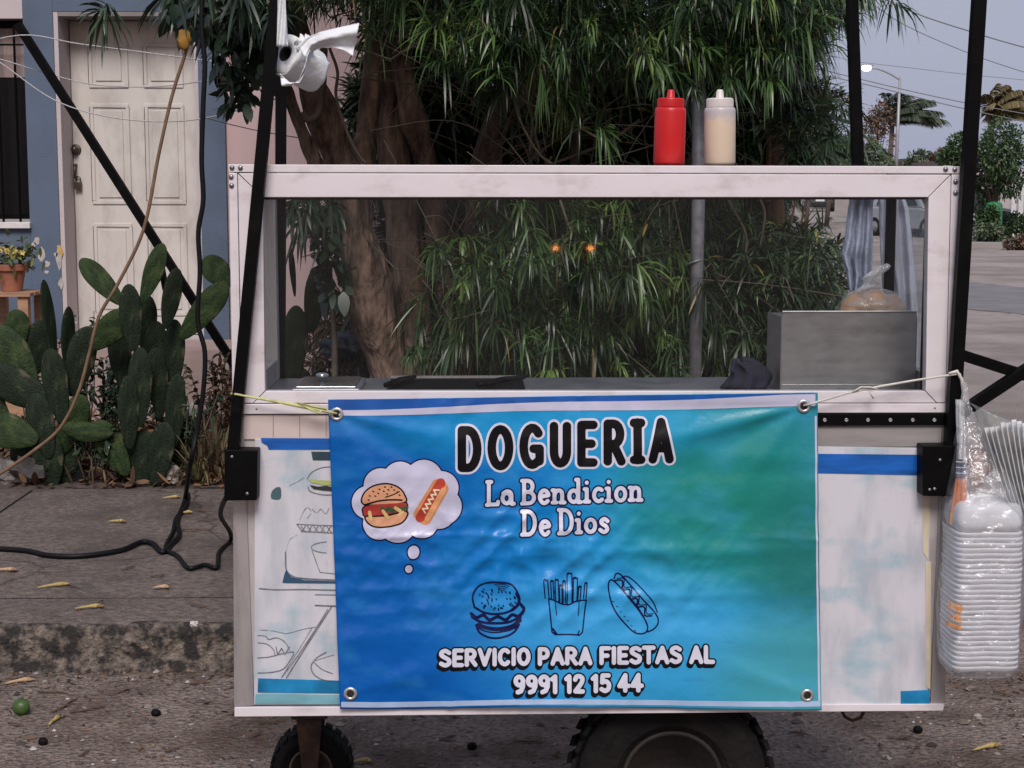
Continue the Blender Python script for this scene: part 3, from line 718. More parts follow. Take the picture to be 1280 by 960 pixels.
def banner_material():
    m = bpy.data.materials.new("vinyl_blue_print"); m.use_nodes = True
    n, l = m.node_tree.nodes, m.node_tree.links; b_ = n["Principled BSDF"]; b_.inputs['Roughness'].default_value = 0.30
    b_.inputs['Specular IOR Level'].default_value = 0.32
    uvn = n.new("ShaderNodeUVMap"); uvn.uv_map = "UVMap"
    sx = n.new("ShaderNodeSeparateXYZ"); l.new(uvn.outputs[0], sx.inputs[0])
    def nzn(sc, det, st=(1, .64, 1)):
        mp_ = n.new("ShaderNodeMapping"); mp_.inputs['Scale'].default_value = st
        x = n.new("ShaderNodeTexNoise"); x.inputs['Scale'].default_value = sc; x.inputs['Detail'].default_value = det
        l.new(uvn.outputs[0], mp_.inputs[0]); l.new(mp_.outputs[0], x.inputs['Vector']); return x.outputs[0]
    def math_(op, a, c, clamp=False):
        x = n.new("ShaderNodeMath"); x.operation = op; x.use_clamp = clamp
        for i, k in enumerate((a, c)):
            if isinstance(k, (int, float)): x.inputs[i].default_value = k
            else: l.new(k, x.inputs[i])
        return x.outputs[0]
    big = math_('MULTIPLY', math_('SUBTRACT', nzn(3.0, 3), .5), .30)
    u2 = math_('ADD', sx.outputs[0], big)
    cr = n.new("ShaderNodeValToRGB"); e = cr.color_ramp.elements
    e[0].position = 0.0; e[0].color = (0.001, 0.095, 0.370, 1)
    e[1].position = 1.0; e[1].color = (0.030, 0.250, 0.330, 1)
    for p, c in ((.18, (0.001, .115, .420)), (.40, (0.004, .190, .520)), (.58, (0.015, .280, .560)), (.74, (0.020, .290, .470)), (.86, (.016, .245, .330))):
        k = e.new(p); k.color = c + (1,)
    l.new(u2, cr.inputs[0])
    def blob(cu, cv, ru, rv, col_, src, amt):
        du = math_('DIVIDE', math_('SUBTRACT', sx.outputs[0], cu), ru); dv = math_('DIVIDE', math_('SUBTRACT', sx.outputs[1], cv), rv)
        dd = math_('ADD', math_('MULTIPLY', du, du), math_('MULTIPLY', dv, dv))
        f = math_('MULTIPLY', math_('SUBTRACT', 1.0, math_('ADD', dd, big), True), amt)
        x = n.new("ShaderNodeMixRGB"); l.new(f, x.inputs[0]); l.new(src, x.inputs[1]); x.inputs[2].default_value = col_ + (1,)
        return x.outputs[0]
    o = blob(.80, .66, .27, .34, (.012, .215, .165), cr.outputs[0], .95)
    o = blob(.97, .42, .15, .35, (.012, .150, .130), o, .8)
    o = blob(.58, .22, .42, .26, (.045, .340, .680), o, .8)
    o = blob(.95, .12, .22, .22, (.060, .330, .400), o, .8)
    o = blob(.45, .90, .42, .14, (.012, .300, .590), o, .8)
    o = blob(.12, .10, .30, .30, (.001, .092, .400), o, .7)
    # cloudy wash in the printed background
    f = n.new("ShaderNodeMapRange"); f.inputs[1].default_value = .50; f.inputs[2].default_value = .75; f.inputs[4].default_value = .35
    l.new(nzn(7, 6, (1, 1.2, 1)), f.inputs[0])
    x = n.new("ShaderNodeMixRGB"); l.new(f.outputs[0], x.inputs[0]); l.new(o, x.inputs[1]); x.inputs[2].default_value = (.06, .37, .68, 1)
    f3 = n.new("ShaderNodeMapRange"); f3.inputs[1].default_value = .62; f3.inputs[2].default_value = .80; f3.inputs[4].default_value = .30
    l.new(nzn(23, 8, (.5, 1.5, 1)), f3.inputs[0])
    x2 = n.new("ShaderNodeMixRGB"); l.new(f3.outputs[0], x2.inputs[0]); l.new(x.outputs[0], x2.inputs[1]); x2.inputs[2].default_value = (.006, .10, .30, 1)
    l.new(x2.outputs[0], b_.inputs['Base Color'])
    z = nzn(60, 5, (1, .64, 1)); bp = n.new("ShaderNodeBump"); bp.inputs['Distance'].default_value = .0010
    l.new(z, bp.inputs['Height']); l.new(bp.outputs[0], b_.inputs['Normal'])
    return m
ban_o = CL(420, 880, YB)
banner = empty("banner", tuple(ban_o), CART)
tag(banner, "blue vinyl DOGUERIA banner tied across the food cart front", "banner")
cloth = fast_mesh("vinyl_sheet", bverts, bf, banner_material(), banner, ban_o)
uvl = cloth.data.uv_layers.new(name="UVMap")
li = np.zeros(len(cloth.data.loops), dtype=np.int32); cloth.data.loops.foreach_get("vertex_index", li)
uva = np.stack([uu.ravel()[li], 1-vv_.ravel()[li]], -1).astype(np.float32)
uvl.data.foreach_set("uv", uva.ravel())
md = cloth.modifiers.new("s", 'SOLIDIFY'); md.thickness = .0008; md.offset = -1

# ---------- printed shapes: signed-distance shapes cut along their outline and laid on the vinyl
def decal(name, sdf, bbox, m, lay, parent, cell=1.3, surf=None, org=None):
    x0, y0, x1, y1 = bbox
    nx, ny = int((x1-x0)/cell)+2, int((y1-y0)/cell)+2
    gx, gy = np.meshgrid(x0 + cell*np.arange(nx), y0 + cell*np.arange(ny))
    S = sdf(gx, gy)
    S = np.where(np.abs(S) < 1e-4, 1e-4, S)
    pts, faces, vid = [], [], {}
    def vtx(key, x, y):
        if key not in vid: vid[key] = len(pts); pts.append((x, y))
        return vid[key]
    ins = S < 0
    cnt = ins[:-1, :-1].astype(int) + ins[1:, :-1] + ins[:-1, 1:] + ins[1:, 1:]
    for j, i in zip(*np.nonzero(cnt)):
        cs = ((j, i), (j, i+1), (j+1, i+1), (j+1, i)); poly = []
        for k in range(4):
            a, c = cs[k], cs[(k+1) % 4]
            sa, sc = S[a], S[c]
            if sa < 0: poly.append(vtx(a, gx[a], gy[a]))
            if (sa < 0) != (sc < 0):
                t = sa/(sa-sc); key = (a, c) if a < c else (c, a)
                poly.append(vtx(key, gx[a]+(gx[c]-gx[a])*t, gy[a]+(gy[c]-gy[a])*t))
        if len(poly) >= 3: faces.append(tuple(reversed(poly)))
    if not pts: return None
    P = np.array(pts)
    W = (surf or bpt)(P[:, 0], P[:, 1], lay)
    me = bpy.data.meshes.new(name)
    oo = np.array(org if org is not None else ban_o)
    me.from_pydata((W - oo).tolist(), [], faces); me.update()
    me.polygons.foreach_set("use_smooth", [True]*len(me.polygons))
    me.materials.append(m)
    o = bpy.data.objects.new(name, me); col.objects.link(o); o.parent = parent
    return o
def seg_sdf(strokes):
    """strokes: list of (pts, halfwidth); returns sdf"""
    A, B, Wd = [], [], []
    for pts, hw in strokes:
        for p, q in zip(pts[:-1], pts[1:]): A.append(p); B.append(q); Wd.append(hw)
    A, B, Wd = np.array(A, float), np.array(B, float), np.array(Wd, float)
    def f(x, y):
        out = np.full(x.shape, 1e9)
        for a, c, w in zip(A, B, Wd):
            d = c-a; L = max(d @ d, 1e-9)
            t = np.clip(((x-a[0])*d[0] + (y-a[1])*d[1])/L, 0, 1)
            out = np.minimum(out, np.hypot(x-a[0]-t*d[0], y-a[1]-t*d[1]) - w)
        return out
    return f
def poly_sdf(pts):
    P = np.array(pts, float)
    def f(x, y):
        d = np.full(x.shape, 1e9); inside = np.zeros(x.shape, bool)
        for a, c in zip(P, np.roll(P, -1, 0)):
            e = c-a; L = max(e @ e, 1e-9)
            t = np.clip(((x-a[0])*e[0] + (y-a[1])*e[1])/L, 0, 1)
            d = np.minimum(d, np.hypot(x-a[0]-t*e[0], y-a[1]-t*e[1]))
            if a[1] != c[1]:
                cond = ((a[1] > y) != (c[1] > y)) & (x < (c[0]-a[0])*(y-a[1])/(c[1]-a[1]) + a[0])
                inside ^= cond
        return np.where(inside, -d, d)
    return f
def grow(f, g): return lambda x, y: f(x, y) - g
def shift(f, dx, dy): return lambda x, y: f(x-dx, y-dy)
def sp(pts, n=6, closed=False):
    P = [np.array(p, float) for p in pts]
    if closed: P = [P[-1]] + P + [P[0], P[1]]
    else: P = [2*P[0]-P[1]] + P + [2*P[-1]-P[-2]]
    out = []
    for i in range(1, len(P)-2):
        for k in range(n):
            t = k/n; a, b_, c, d = P[i-1:i+3]
            out.append(tuple(.5*((2*b_) + (-a+c)*t + (2*a-5*b_+4*c-d)*t*t + (-a+3*b_-3*c+d)*t**3)))
    out.append(tuple(P[-2]) if not closed else out[0])
    return out
def arc(cx, cy, rx, ry, a0, a1, n=14):
    return [(cx + rx*math.cos(R(a0+(a1-a0)*k/n)), cy + ry*math.sin(R(a0+(a1-a0)*k/n))) for k in range(n+1)]
# letters: width, strokes in a box of height 1
G = {
 'D': (.60, [[(.08, .04), (.08, .96)], [(.08, .04), (.26, .04)] + arc(.26, .50, .28, .46, -90, 90) + [(.08, .96)]]),
 'O': (.62, [arc(.31, .5, .25, .45, 0, 360, 24)]),
 'G': (.60, [arc(.32, .5, .26, .45, -45, -180, 8) + arc(.32, .5, .26, .45, 180, 60, 8) + [(.54, .86), (.54, .56), (.36, .56)]]),
 'U': (.60, [[(.07, .04), (.07, .66)] + arc(.30, .66, .23, .29, 180, 0, 10) + [(.53, .04)]]),
 'E': (.52, [[(.46, .04), (.07, .04), (.07, .96), (.46, .96)], [(.07, .5), (.40, .5)]]),
 'R': (.58, [[(.07, .96), (.07, .04), (.26, .04)] + arc(.26, .29, .22, .25, -90, 90, 8) + [(.07, .54)], [(.26, .54), (.52, .96)]]),
 'I': (.18, [[(.09, .04), (.09, .96)]]),
 'J': (.34, [[(.02, .05), (.32, .05)], [(.17, .04), (.17, .96)], [(.02, .95), (.32, .95)]]),   # slab I
 'A': (.62, [[(.05, .96), (.31, .05), (.57, .96)], [(.15, .68), (.47, .68)]]),
 'S': (.56, [sp([(.48, .17), (.30, .05), (.10, .14), (.08, .33), (.27, .48), (.47, .62), (.47, .84), (.27, .96), (.06, .85)])]),
 'V': (.60, [[(.04, .04), (.30, .95), (.56, .04)]]),
 'C': (.56, [arc(.31, .5, .25, .45, -45, -315, 16)]),
 'P': (.56, [[(.07, .96), (.07, .04), (.26, .04)] + arc(.26, .31, .22, .27, -90, 90, 8) + [(.07, .58)]]),
 'F': (.50, [[(.46, .04), (.07, .04), (.07, .96)], [(.07, .5), (.38, .5)]]),
 'T': (.54, [[(.02, .04), (.52, .04)], [(.27, .04), (.27, .96)]]),
 'L': (.48, [[(.07, .04), (.07, .96), (.44, .96)]]),
 '9': (.54, [arc(.27, .30, .20, .25, 0, 360, 16), [(.47, .30), (.46, .62), (.36, .88), (.18, .96)]]),
 '1': (.32, [[(.04, .22), (.20, .06), (.20, .96)]]),
 '2': (.54, [sp([(.07, .26), (.14, .09), (.32, .05), (.46, .20), (.40, .46), (.08, .94)]), [(.08, .95), (.48, .95)]]),
 '5': (.54, [[(.44, .05), (.12, .05), (.10, .46)], sp([(.10, .46), (.30, .40), (.46, .56), (.44, .82), (.26, .96), (.06, .86)])]),
 '4': (.58, [[(.36, .96), (.36, .05), (.04, .68), (.54, .68)]]),
 # fancy serif lower case for the second line
 'l_L': (.52, [[(.10, .05), (.10, .95), (.46, .95), (.48, .84)], [(.03, .05), (.20, .05)], [(.02, .96), (.1, .96)]]),
 'l_a': (.56, [arc(.24, .72, .17, .21, 20, 380, 14), sp([(.10, .52), (.26, .44), (.42, .54), (.44, .92), (.54, .93)])]),
 'l_B': (.60, [[(.10, .05), (.10, .95)], [(.02, .05), (.26, .05)] + arc(.26, .27, .19, .22, -90, 90, 7) + [(.12, .49)], [(.26, .49)] + arc(.28, .72, .23, .23, -90, 90, 8) + [(.02, .96)]]),
 'l_e': (.50, [[(.09, .70), (.42, .64)] + arc(.26, .70, .18, .25, -20, -200, 8) + arc(.26, .70, .18, .25, 160, 40, 7)]),
 'l_n': (.58, [[(.11, .46), (.11, .95)], sp([(.11, .62), (.22, .47), (.38, .50), (.42, .66), (.42, .95)]), [(.03, .95), (.19, .95)], [(.35, .95), (.52, .95)], [(.03, .46), (.11, .46)]]),
 'l_d': (.58, [arc(.24, .71, .18, .23, 0, 360, 14), [(.43, .06), (.43, .95), (.53, .95)], [(.34, .06), (.43, .06)]]),
 'l_i': (.28, [[(.13, .46), (.13, .95)], [(.04, .95), (.23, .95)], [(.04, .46), (.13, .46)], [(.13, .20), (.13, .21)]]),
 'l_c': (.48, [arc(.27, .70, .19, .25, -50, -315, 14)]),
 'l_o': (.54, [arc(.27, .70, .19, .25, 0, 360, 16)]),
 'l_D': (.64, [[(.11, .05), (.11, .95)], [(.02, .05), (.24, .05)] + arc(.26, .50, .29, .45, -90, 90, 12) + [(.02, .95)]]),
 'l_s': (.44, [sp([(.36, .54), (.24, .46), (.11, .53), (.13, .64), (.30, .74), (.34, .87), (.20, .96), (.06, .88)])]),
}
def set_glyph(key, x0, y0, w, h, hw, tilt=0.0):
    gw, st = G[key]
    return [([(x0 + p[0]/gw*w + tilt*(.5-p[1])*h, y0 + p[1]*h) for p in s], hw) for s in st]
def line_text(keys, x0, x1, ytop0, ytop1, h, hw, gap=.10, space=.30):
    tot = sum((space if k == ' ' else G[k][0] + gap) for k in keys) - gap
    sc = (x1-x0)/tot; x = x0; out = []
    for k in keys:
        if k == ' ': x += space*sc; continue
        t = (x-x0)/(x1-x0)
        out += set_glyph(k, x, ytop0 + (ytop1-ytop0)*t, G[k][0]*sc, h, hw)
        x += (G[k][0]+gap)*sc
    return out
P_white = mat("print_white", (0.62, 0.63, 0.74), 0.32, 0, 0.04, 8, spec=.6)
P_lav = mat("print_lavender", (0.50, 0.50, 0.64), 0.32, 0, 0.05, 8, spec=.6)
P_black = mat("print_black", (0.005, 0.005, 0.007), 0.35, 0, 0.2, 20, spec=.22)
P_navy = mat("print_navy", (0.005, 0.008, 0.060), 0.35, 0, 0.2, 20, spec=.25)
# DOGUERIA
big = []
for k, xa, xb in (('D', 572, 601), ('O', 610, 641), ('G', 650, 679), ('U', 688, 713), ('E', 722, 746), ('R', 755, 781), ('J', 790, 804), ('A', 812, 841)):
    yt = 535.5 - (xa-572)*.043
    big += set_glyph(k, xa+2.0, yt, xb-xa-4.0, 51, 5.4)
fb = seg_sdf(big)
decal("headline_outline", grow(fb, 2.9), (560, 512, 855, 600), P_white, .0006, banner)
decal("headline_lettering", fb, (560, 512, 855, 600), P_black, .0012, banner)
# La Bendicion / De Dios
l2 = line_text(['l_L', 'l_a', ' ', 'l_B', 'l_e', 'l_n', 'l_d', 'l_i', 'l_c', 'l_i', 'l_o', 'l_n'], 608, 804, 600.5, 594.5, 32, 2.45, .07, .22)
l2 += line_text(['l_D', 'l_e', ' ', 'l_D', 'l_i', 'l_o', 'l_s'], 652, 762, 638, 634, 32, 2.45, .07, .24)
f2 = seg_sdf(l2)
decal("name_outline", grow(f2, 1.9), (598, 585, 815, 680), P_navy, .0006, banner, 1.1)
decal("name_lettering", f2, (598, 585, 815, 680), P_white, .0012, banner, 1.1)
# SERVICIO PARA FIESTAS AL / number
l3 = line_text(list("SERVICIO PARA FIESTAS AL"), 550, 892, 812, 807.5, 20, 2.7, .13, .34)
l3 += line_text(list("9991 12 15 44"), 643, 803, 845, 842.5, 21, 2.8, .13, .32)
f3_ = seg_sdf(l3)
sh3 = seg_sdf(l3 + [([(x-1.6, y+3.4) for x, y in p], w) for p, w in l3] + [([(x-.8, y+1.7) for x, y in p], w) for p, w in l3])
decal("service_outline", grow(sh3, 1.9), (535, 800, 905, 878), P_black, .0006, banner, 1.2)
decal("service_lettering", f3_, (535, 800, 905, 878), P_white, .0012, banner, 1.1)
# hems: dark blue band with white line at the top, pale band at the bottom
def band(xa, xb, f0, f1, n=60): return [(xa+(xb-xa)*k/n, f0(xa+(xb-xa)*k/n)) for k in range(n+1)] + [(xb-(xb-xa)*k/n, f1(xb-(xb-xa)*k/n)) for k in range(n+1)]
P_hem = mat("print_hem_blue", (0.008, 0.09, 0.36), .32, 0, .2, 10)
wl0 = lambda x: 511.5 - 17.5*np.clip((x-420)/560, 0, 1)**1.15 + 1.6*math.sin(x/60)
wl1 = lambda x: 518.5 - 10.0*np.clip((x-420)/560, 0, 1)**1.2 + 1.2*math.sin(x/60)
decal("hem_band", poly_sdf(band(411.0, 1019, lambda x: 500.0 - .0147*(x-410), lambda x: max(wl0(x), 500.4-.0147*(x-410)))), (409, 486, 1022, 520), P_hem, .0005, banner, 1.5)
decal("hem_line", poly_sdf(band(411.5, 1019, lambda x: max(wl0(x), 500.3-.0147*(x-410)), wl1)), (409, 486, 1022, 523), P_lav, .0009, banner, 1.5)
decal("hem_line", poly_sdf(band(426.5, 1025, lambda x: 875.5 + 2.6*math.sin((x-425)/600*9+.5)*max(0, 1.2-(x-425)/600) , lambda x: 882 + 3*math.sin((x-425)/600*9+.5)*max(0, 1.2-(x-425)/600))), (424, 868, 1028, 890), mat("print_pale_blue", (.36, .47, .66), .32), .0006, banner, 1.5)
decal("hem_line", poly_sdf([(1018.5, 520), (1021, 520), (1025, 876), (1022.5, 876)]), (1015, 515, 1028, 880), P_lav, .0006, banner, 1.0)
# thought cloud
cl_ = [(476, 606, 22), (500, 598, 22), (530, 598, 24), (552, 610, 22), (461, 628, 22), (555, 633, 23), (548, 640, 22), (474, 654, 21), (497, 656, 23), (528, 652, 21), (510, 628, 36)]
def cloud(x, y):
    o = np.full(x.shape, 1e9)
    for a, c, r_ in cl_: o = np.minimum(o, np.hypot(x-a, y-c)-r_)
    for a, c, r1, r2 in ((517, 690, 8, 9.3), (511, 711, 5.5, 6)): o = np.minimum(o, (np.hypot((x-a)/r1, (y-c)/r2)-1)*r1)
    return o
decal("thought_cloud_outline", grow(cloud, .9), (434, 570, 584, 724), P_navy, .0005, banner, 1.2)
decal("thought_cloud", grow(cloud, -.9), (434, 570, 584, 724), P_lav, .0010, banner, 1.2)
# coloured burger (a rough local frame, tilted)
def tl(px, py, ang, ox, oy, s=1.0):
    a = R(ang); return (ox + s*(px*math.cos(a)-py*math.sin(a)), oy + s*(px*math.sin(a)+py*math.cos(a)))
def tp(pts, ang, ox, oy, s=1.0): return [tl(*p, ang, ox, oy, s) for p in pts]
def cm(name, c): return mat("print_"+name, c, .32, 0, .08, 30)
bun_top = sp([(-26, -3), (-25, -15), (-12, -24), (6, -25), (20, -18), (26, -8), (25, 0), (0, 0)], 6, True)
patty = sp([(-26, 1), (-10, -2), (10, -1), (26, 1), (27, 8), (22, 14), (0, 15), (-24, 13), (-28, 8)], 6, True)
bun_bot = sp([(-25, 13), (0, 15), (25, 12), (25, 19), (16, 26), (-4, 28), (-20, 24)], 6, True)
fillb = [bun_top, patty, bun_bot]
bs = [poly_sdf(tp(q, -6, 481, 630)) for q in fillb]
uni = lambda x, y: np.minimum(np.minimum(bs[0](x, y), bs[1](x, y)), bs[2](x, y))
bb = (440, 594, 522, 668)
decal("burger_outline", grow(uni, 1.4), bb, P_black, .0014, banner, 1.0)
decal("burger_bun", grow(bs[0], -.6), bb, cm("bun", (.60, .30, .17)), .0018, banner, 1.0)
decal("burger_filling", grow(bs[1], -.3), bb, cm("tomato", (.36, .035, .030)), .0017, banner, 1.0)
decal("burger_bun", grow(bs[2], -.6), bb, cm("bun", (.60, .30, .17)), .0018, banner, 1.0)
seeds = [([tl(x, y, -6, 481, 630), tl(x+1.2, y+.8, -6, 481, 630)], .8) for x, y in ((-18, -13), (-13, -18), (-7, -15), (-5, -20), (0, -17), (2, -22), (6, -18), (10, -21), (13, -17), (17, -14), (-11, -12), (4, -13), (19, -10), (-20, -8))]
decal("burger_seeds", seg_sdf(seeds), bb, P_black, .0022, banner, .8)
decal("burger_lettuce", seg_sdf([(tp(sp([(-4, 4), (0, 9), (5, 5), (9, 10), (14, 6), (20, 8), (27, 7)]), -6, 481, 630), 2.2)]), bb, cm("lettuce", (.03, .09, .045)), .0022, banner, .9)
decal("burger_sauce", seg_sdf([(tp([(-20, 8), (-19, 17)], -6, 481, 630), 2.1), (tp([(-3, 8), (2, 17)], -6, 481, 630), 2.1), (tp([(13, 6), (18, 10)], -6, 481, 630), 2.2), (tp([(16, 15), (22, 12)], -6, 481, 630), 1.5)]), bb, cm("cheese", (.62, .44, .18)), .0024, banner, .9)
decal("burger_line", seg_sdf([(tp(sp([(-25, -2), (-8, -5), (8, -5), (22, -3)]), -6, 481, 630), 1.0), (tp(sp([(2, -9), (12, -11), (20, -14)]), -6, 481, 630), .7), (tp(sp([(-24, 12.5), (-8, 14), (8, 13.5), (24, 11)]), -6, 481, 630), .9)]), bb, P_black, .0023, banner, .8)
# coloured hot dog
A_, B_ = (527, 645), (550, 606)
ax_ = np.array([B_[0]-A_[0], B_[1]-A_[1]], float); ln_ = np.hypot(*ax_); ex_ = ax_/ln_; ey_ = np.array([-ex_[1], ex_[0]])
def hd(s, t): return tuple(np.array(A_) + ex_*s*ln_ + ey_*t)
hbx = (508, 592, 566, 664)
decal("hotdog_bun", seg_sdf([([hd(-.02, 6), hd(.95, 5)], 7.5), ([hd(0, -5), hd(.98, -4)], 6)]), hbx, cm("bread", (.56, .24, .10)), .0015, banner, 1.0)
decal("hotdog_sausage", seg_sdf([([hd(-.06, -.5), hd(1.06, -.5)], 5.8)]), hbx, cm("sausage", (.42, .045, .025)), .0019, banner, 1.0)
decal("hotdog_bun", seg_sdf([([hd(.02, 8), hd(.93, 7)], 3.4)]), hbx, cm("bread_light", (.66, .32, .15)), .0022, banner, 1.0)
decal("hotdog_sauce", seg_sdf([([hd(.12 + .075*k, (-3.6 if k % 2 else 2.2)) for k in range(11)], 1.0)]), hbx, cm("mayo", (.70, .62, .42)), .0023, banner, .8)
# line drawings: burger, fries, hot dog
ink = []
def ik(pts, hw=.85): ink.append((pts, hw))
ik(sp([(593, 759), (591, 745), (600, 732), (620, 727.5), (640, 732), (649, 746), (648, 756)]), 1.2)
ik(sp([(593, 759), (606, 766), (622, 767.5), (638, 764), (648, 756)]), 1.4)
ik(sp([(589, 767), (596, 772), (604, 769), (612, 775), (622, 771), (632, 775), (640, 769), (648, 771), (655, 763), (651, 756)], 5), 2.0)
ik(sp([(590, 771), (600, 777), (614, 779), (630, 779), (644, 775), (653, 768)]), 1.6)
ik(sp([(598, 781), (610, 785), (624, 786.5), (640, 783), (650, 776)]), 2.4)
ik(sp([(645, 782), (648, 777), (650, 772)]), 2.4)
ik(sp([(596, 784), (608, 789), (622, 790.5), (640, 787), (649, 781)]), .9)
ik(sp([(595, 781), (600, 791), (614, 797), (628, 796.5), (642, 791), (649, 781)]), 1.3)
for k in range(60):
    ax1 = 598 + 47*random.random(); ay1 = 736 + 26*random.random()
    if ((ax1-621)/25)**2 + ((ay1-748)/17)**2 < 1: ik([(ax1, ay1), (ax1+.9, ay1+1.5)], .75)
for k in range(4): ik(arc(624, 752, 22-2.2*k, 22-2.6*k, -105+5*k, -55-3*k, 8), .5)
ik(sp([(646, 742), (649, 750), (647, 757), (640, 763)]), 2.0)
ik([(686, 749), (690, 790), (694, 793.5), (724, 793.5), (728, 790), (733, 750)], .9)
ik(sp([(686, 749), (695, 752), (704, 756), (712, 756), (720, 752), (733, 750)]), .9)
ik([(694, 752), (696, 770)], .6); ik([(724, 752), (723, 770)], .6); ik([(691, 786), (696, 793)], 1.2); ik([(722, 793), (724, 788)], .8)
for (xa, xb, yt, yb) in ((682, 687, 726, 748), (690, 693, 727, 750), (695, 699, 726, 752), (700, 703, 733, 754), (704, 707, 728, 754), (709, 715, 719, 755), (716, 721, 724, 752), (722, 725, 734, 750), (729, 732, 730, 748)):
    sl2 = (xa-707)*.10
    ik([(xa+sl2*.2, yb), (xa+sl2, yt), (xb+sl2, yt-.5), (xb+sl2*.2, yb)], .75)
    ik([(xa+sl2, yt), (xa+sl2+1.2, yt-1.6), (xb+sl2, yt-.5)], .9)
ik(sp([(762, 744), (761, 730), (766, 726), (780, 740), (796, 760), (808, 778), (809, 788), (803, 792), (792, 790), (778, 776), (767, 760)], 6, True), .95)
ik(sp([(768, 724), (770, 718.5), (776, 719), (790, 734), (806, 752), (820, 768), (823, 778), (818, 786), (810, 790)]), .95)
ik(sp([(778, 722), (786, 722), (802, 736), (816, 752), (822, 766)]), .8)
ik(sp([(771 + 4.6*k + (2.6 if k % 2 else -1.4), 724 + 5.4*k + (-2.4 if k % 2 else 2.4)) for k in range(10)], 5), .95)
ik(sp([(773 + 4.6*k + (2.6 if k % 2 else -1.4), 721.5 + 5.4*k + (-2.4 if k % 2 else 2.4)) for k in range(10)], 5), .6)
ik(sp([(776, 735), (790, 750), (803, 768), (810, 784)]), .8)
for k in range(7): ik([(766+4.5*k, 752+6*k), (768+4.5*k, 753+6*k)], .5)
fi = seg_sdf(ink)
decal("food_line_drawing", fi, (583, 714, 660, 802), P_navy, .0006, banner, .8)
decal("food_line_drawing", fi, (676, 712, 742, 798), P_navy, .0006, banner, .8)
decal("food_line_drawing", fi, (756, 712, 828, 797), P_navy, .0006, banner, .8)
# eyelets
M_eye = mat("eyelet_metal", (.52, .52, .53), .3, .7, .1, 30)
for x, y in ((421, 517.5), (1004.5, 507.5), (438, 867), (1008.5, 868.5)):
    c = bpt(np.array([x]), np.array([y]), .001)[0]
    ring = MB().lathe([(.0075, .0005), (.0085, -.0025), (.0115, -.0032), (.0150, -.0015), (.0152, .001)], tuple(c), 'y', 20, close=True).build("eyelet", M_eye, banner, tuple(ban_o), smooth=True)
    MB().lathe([(.0074, -.0002), (.0003, -.0002)], tuple(c), 'y', 14).build("eyelet_hole", mat("hole_dark", (.05, .035, .03), .8), ring, tuple(ban_o))

# ---------- drawings on the sticker panel left of the banner
def spt(px, py, lay):
    o = cl_np(px, py, LAYY + .0012); o[..., 1] -= lay; return o
st = []
def sk(p, hw=.5): st.append((p, hw))
sk(sp([(384, 598), (390, 590), (402, 584.5), (416, 583)]), .5); sk(sp([(385, 608), (388, 614), (402, 618), (416, 618.5)]), .6)
sk([(361, 607), (372, 602), (380, 597)], .35)
sk([(371, 655), (378, 664), (416, 666)], .55); sk([(371, 655), (416, 657)], .5)
for k in range(5): sk([(376+8*k, 657), (382+8*k, 665)], .45); sk([(382+8*k, 657), (377+8*k, 665)], .45)
sk(sp([(374, 652), (378, 642), (384, 634), (389, 640), (384, 648)]), .35); sk(sp([(390, 636), (396, 641), (401, 636), (407, 642), (412, 634)]), .35)
sk(arc(412, 684, 23, 7, 100, 260, 10), .5); sk([(390, 688), (400, 715), (418, 717)], .45)
sk(sp([(357, 690), (358, 712), (366, 720), (380, 723), (420, 725)]), .9); sk(sp([(357, 690), (362, 675), (372, 668)]), .3)
sk([(324, 735.5), (345, 737), (380, 736.5), (420, 737.5)], .7); sk([(394, 743), (420, 743.5)], .6); sk([(394, 756.5), (420, 757.5)], .8)
sk([(414, 759), (398, 784), (380, 812), (358, 847)], .8); sk([(410, 761), (392, 790), (372, 820), (352, 847)], .5)
sk([(324, 787), (340, 788), (358, 792), (380, 786), (398, 783)], .4); sk([(390, 785), (376, 808), (352, 846)], .35)
sk(sp([(322, 822), (336, 821), (352, 817), (367, 815), (362, 826), (354, 836), (340, 840), (322, 841)]), .6)
sk(sp([(322, 803), (334, 805), (342, 812), (344, 820)]), .5); sk([(345, 808), (347, 818), (352, 810), (356, 818), (362, 808)], .6)
sk(sp([(322, 794), (332, 795), (336, 799), (346, 797), (356, 802), (362, 812)]), .5)
sk(sp([(408, 815), (396, 822), (389, 832), (392, 842), (402, 849), (416, 852)]), .7); sk(sp([(392, 827), (402, 836), (416, 842)]), .5); sk([(392, 826), (418, 818)], .4)
fs_ = seg_sdf(st)
stk_o = (0, 0, 0)
decal("food_sketch", fs_, (318, 575, 423, 726), mat("print_sketch_grey", (.17, .17, .20), .4, 0, .4, 60), .0012, stk, .85, spt, stk_o)
decal("food_sketch", fs_, (318, 727, 427, 856), mat("print_sketch_grey", (.17, .17, .20), .4), .0012, stk, .85, spt, stk_o)
decal("sandwich_filling", poly_sdf([(384, 598), (390, 603), (404, 606), (420, 607), (420, 601), (400, 600)]), (382, 592, 424, 614), cm("pale_lettuce", (.40, .46, .16)), .0016, stk, .9, spt, stk_o)
decal("sandwich_filling", poly_sdf([(387, 606), (398, 608), (408, 607), (420, 610), (420, 614), (404, 613), (392, 611)]), (384, 600, 424, 618), cm("dark_filling", (.03, .035, .035)), .0016, stk, .9, spt, stk_o)
decal("print_shade", poly_sdf(sp([(340, 614), (346, 609), (351, 610), (351, 622), (345, 624), (339, 622)], 5, True)), (330, 600, 358, 630), cm("dark_wash", (.06, .12, .14)), .0016, stk, .9, spt, stk_o)
decal("print_shade", poly_sdf([(353, 728), (356, 716), (358, 712), (364, 721), (380, 725), (420, 726.5), (420, 729), (360, 728.5)]), (350, 708, 424, 732), cm("dark_blue_wash", (.03, .08, .14)), .0016, stk, .9, spt, stk_o)

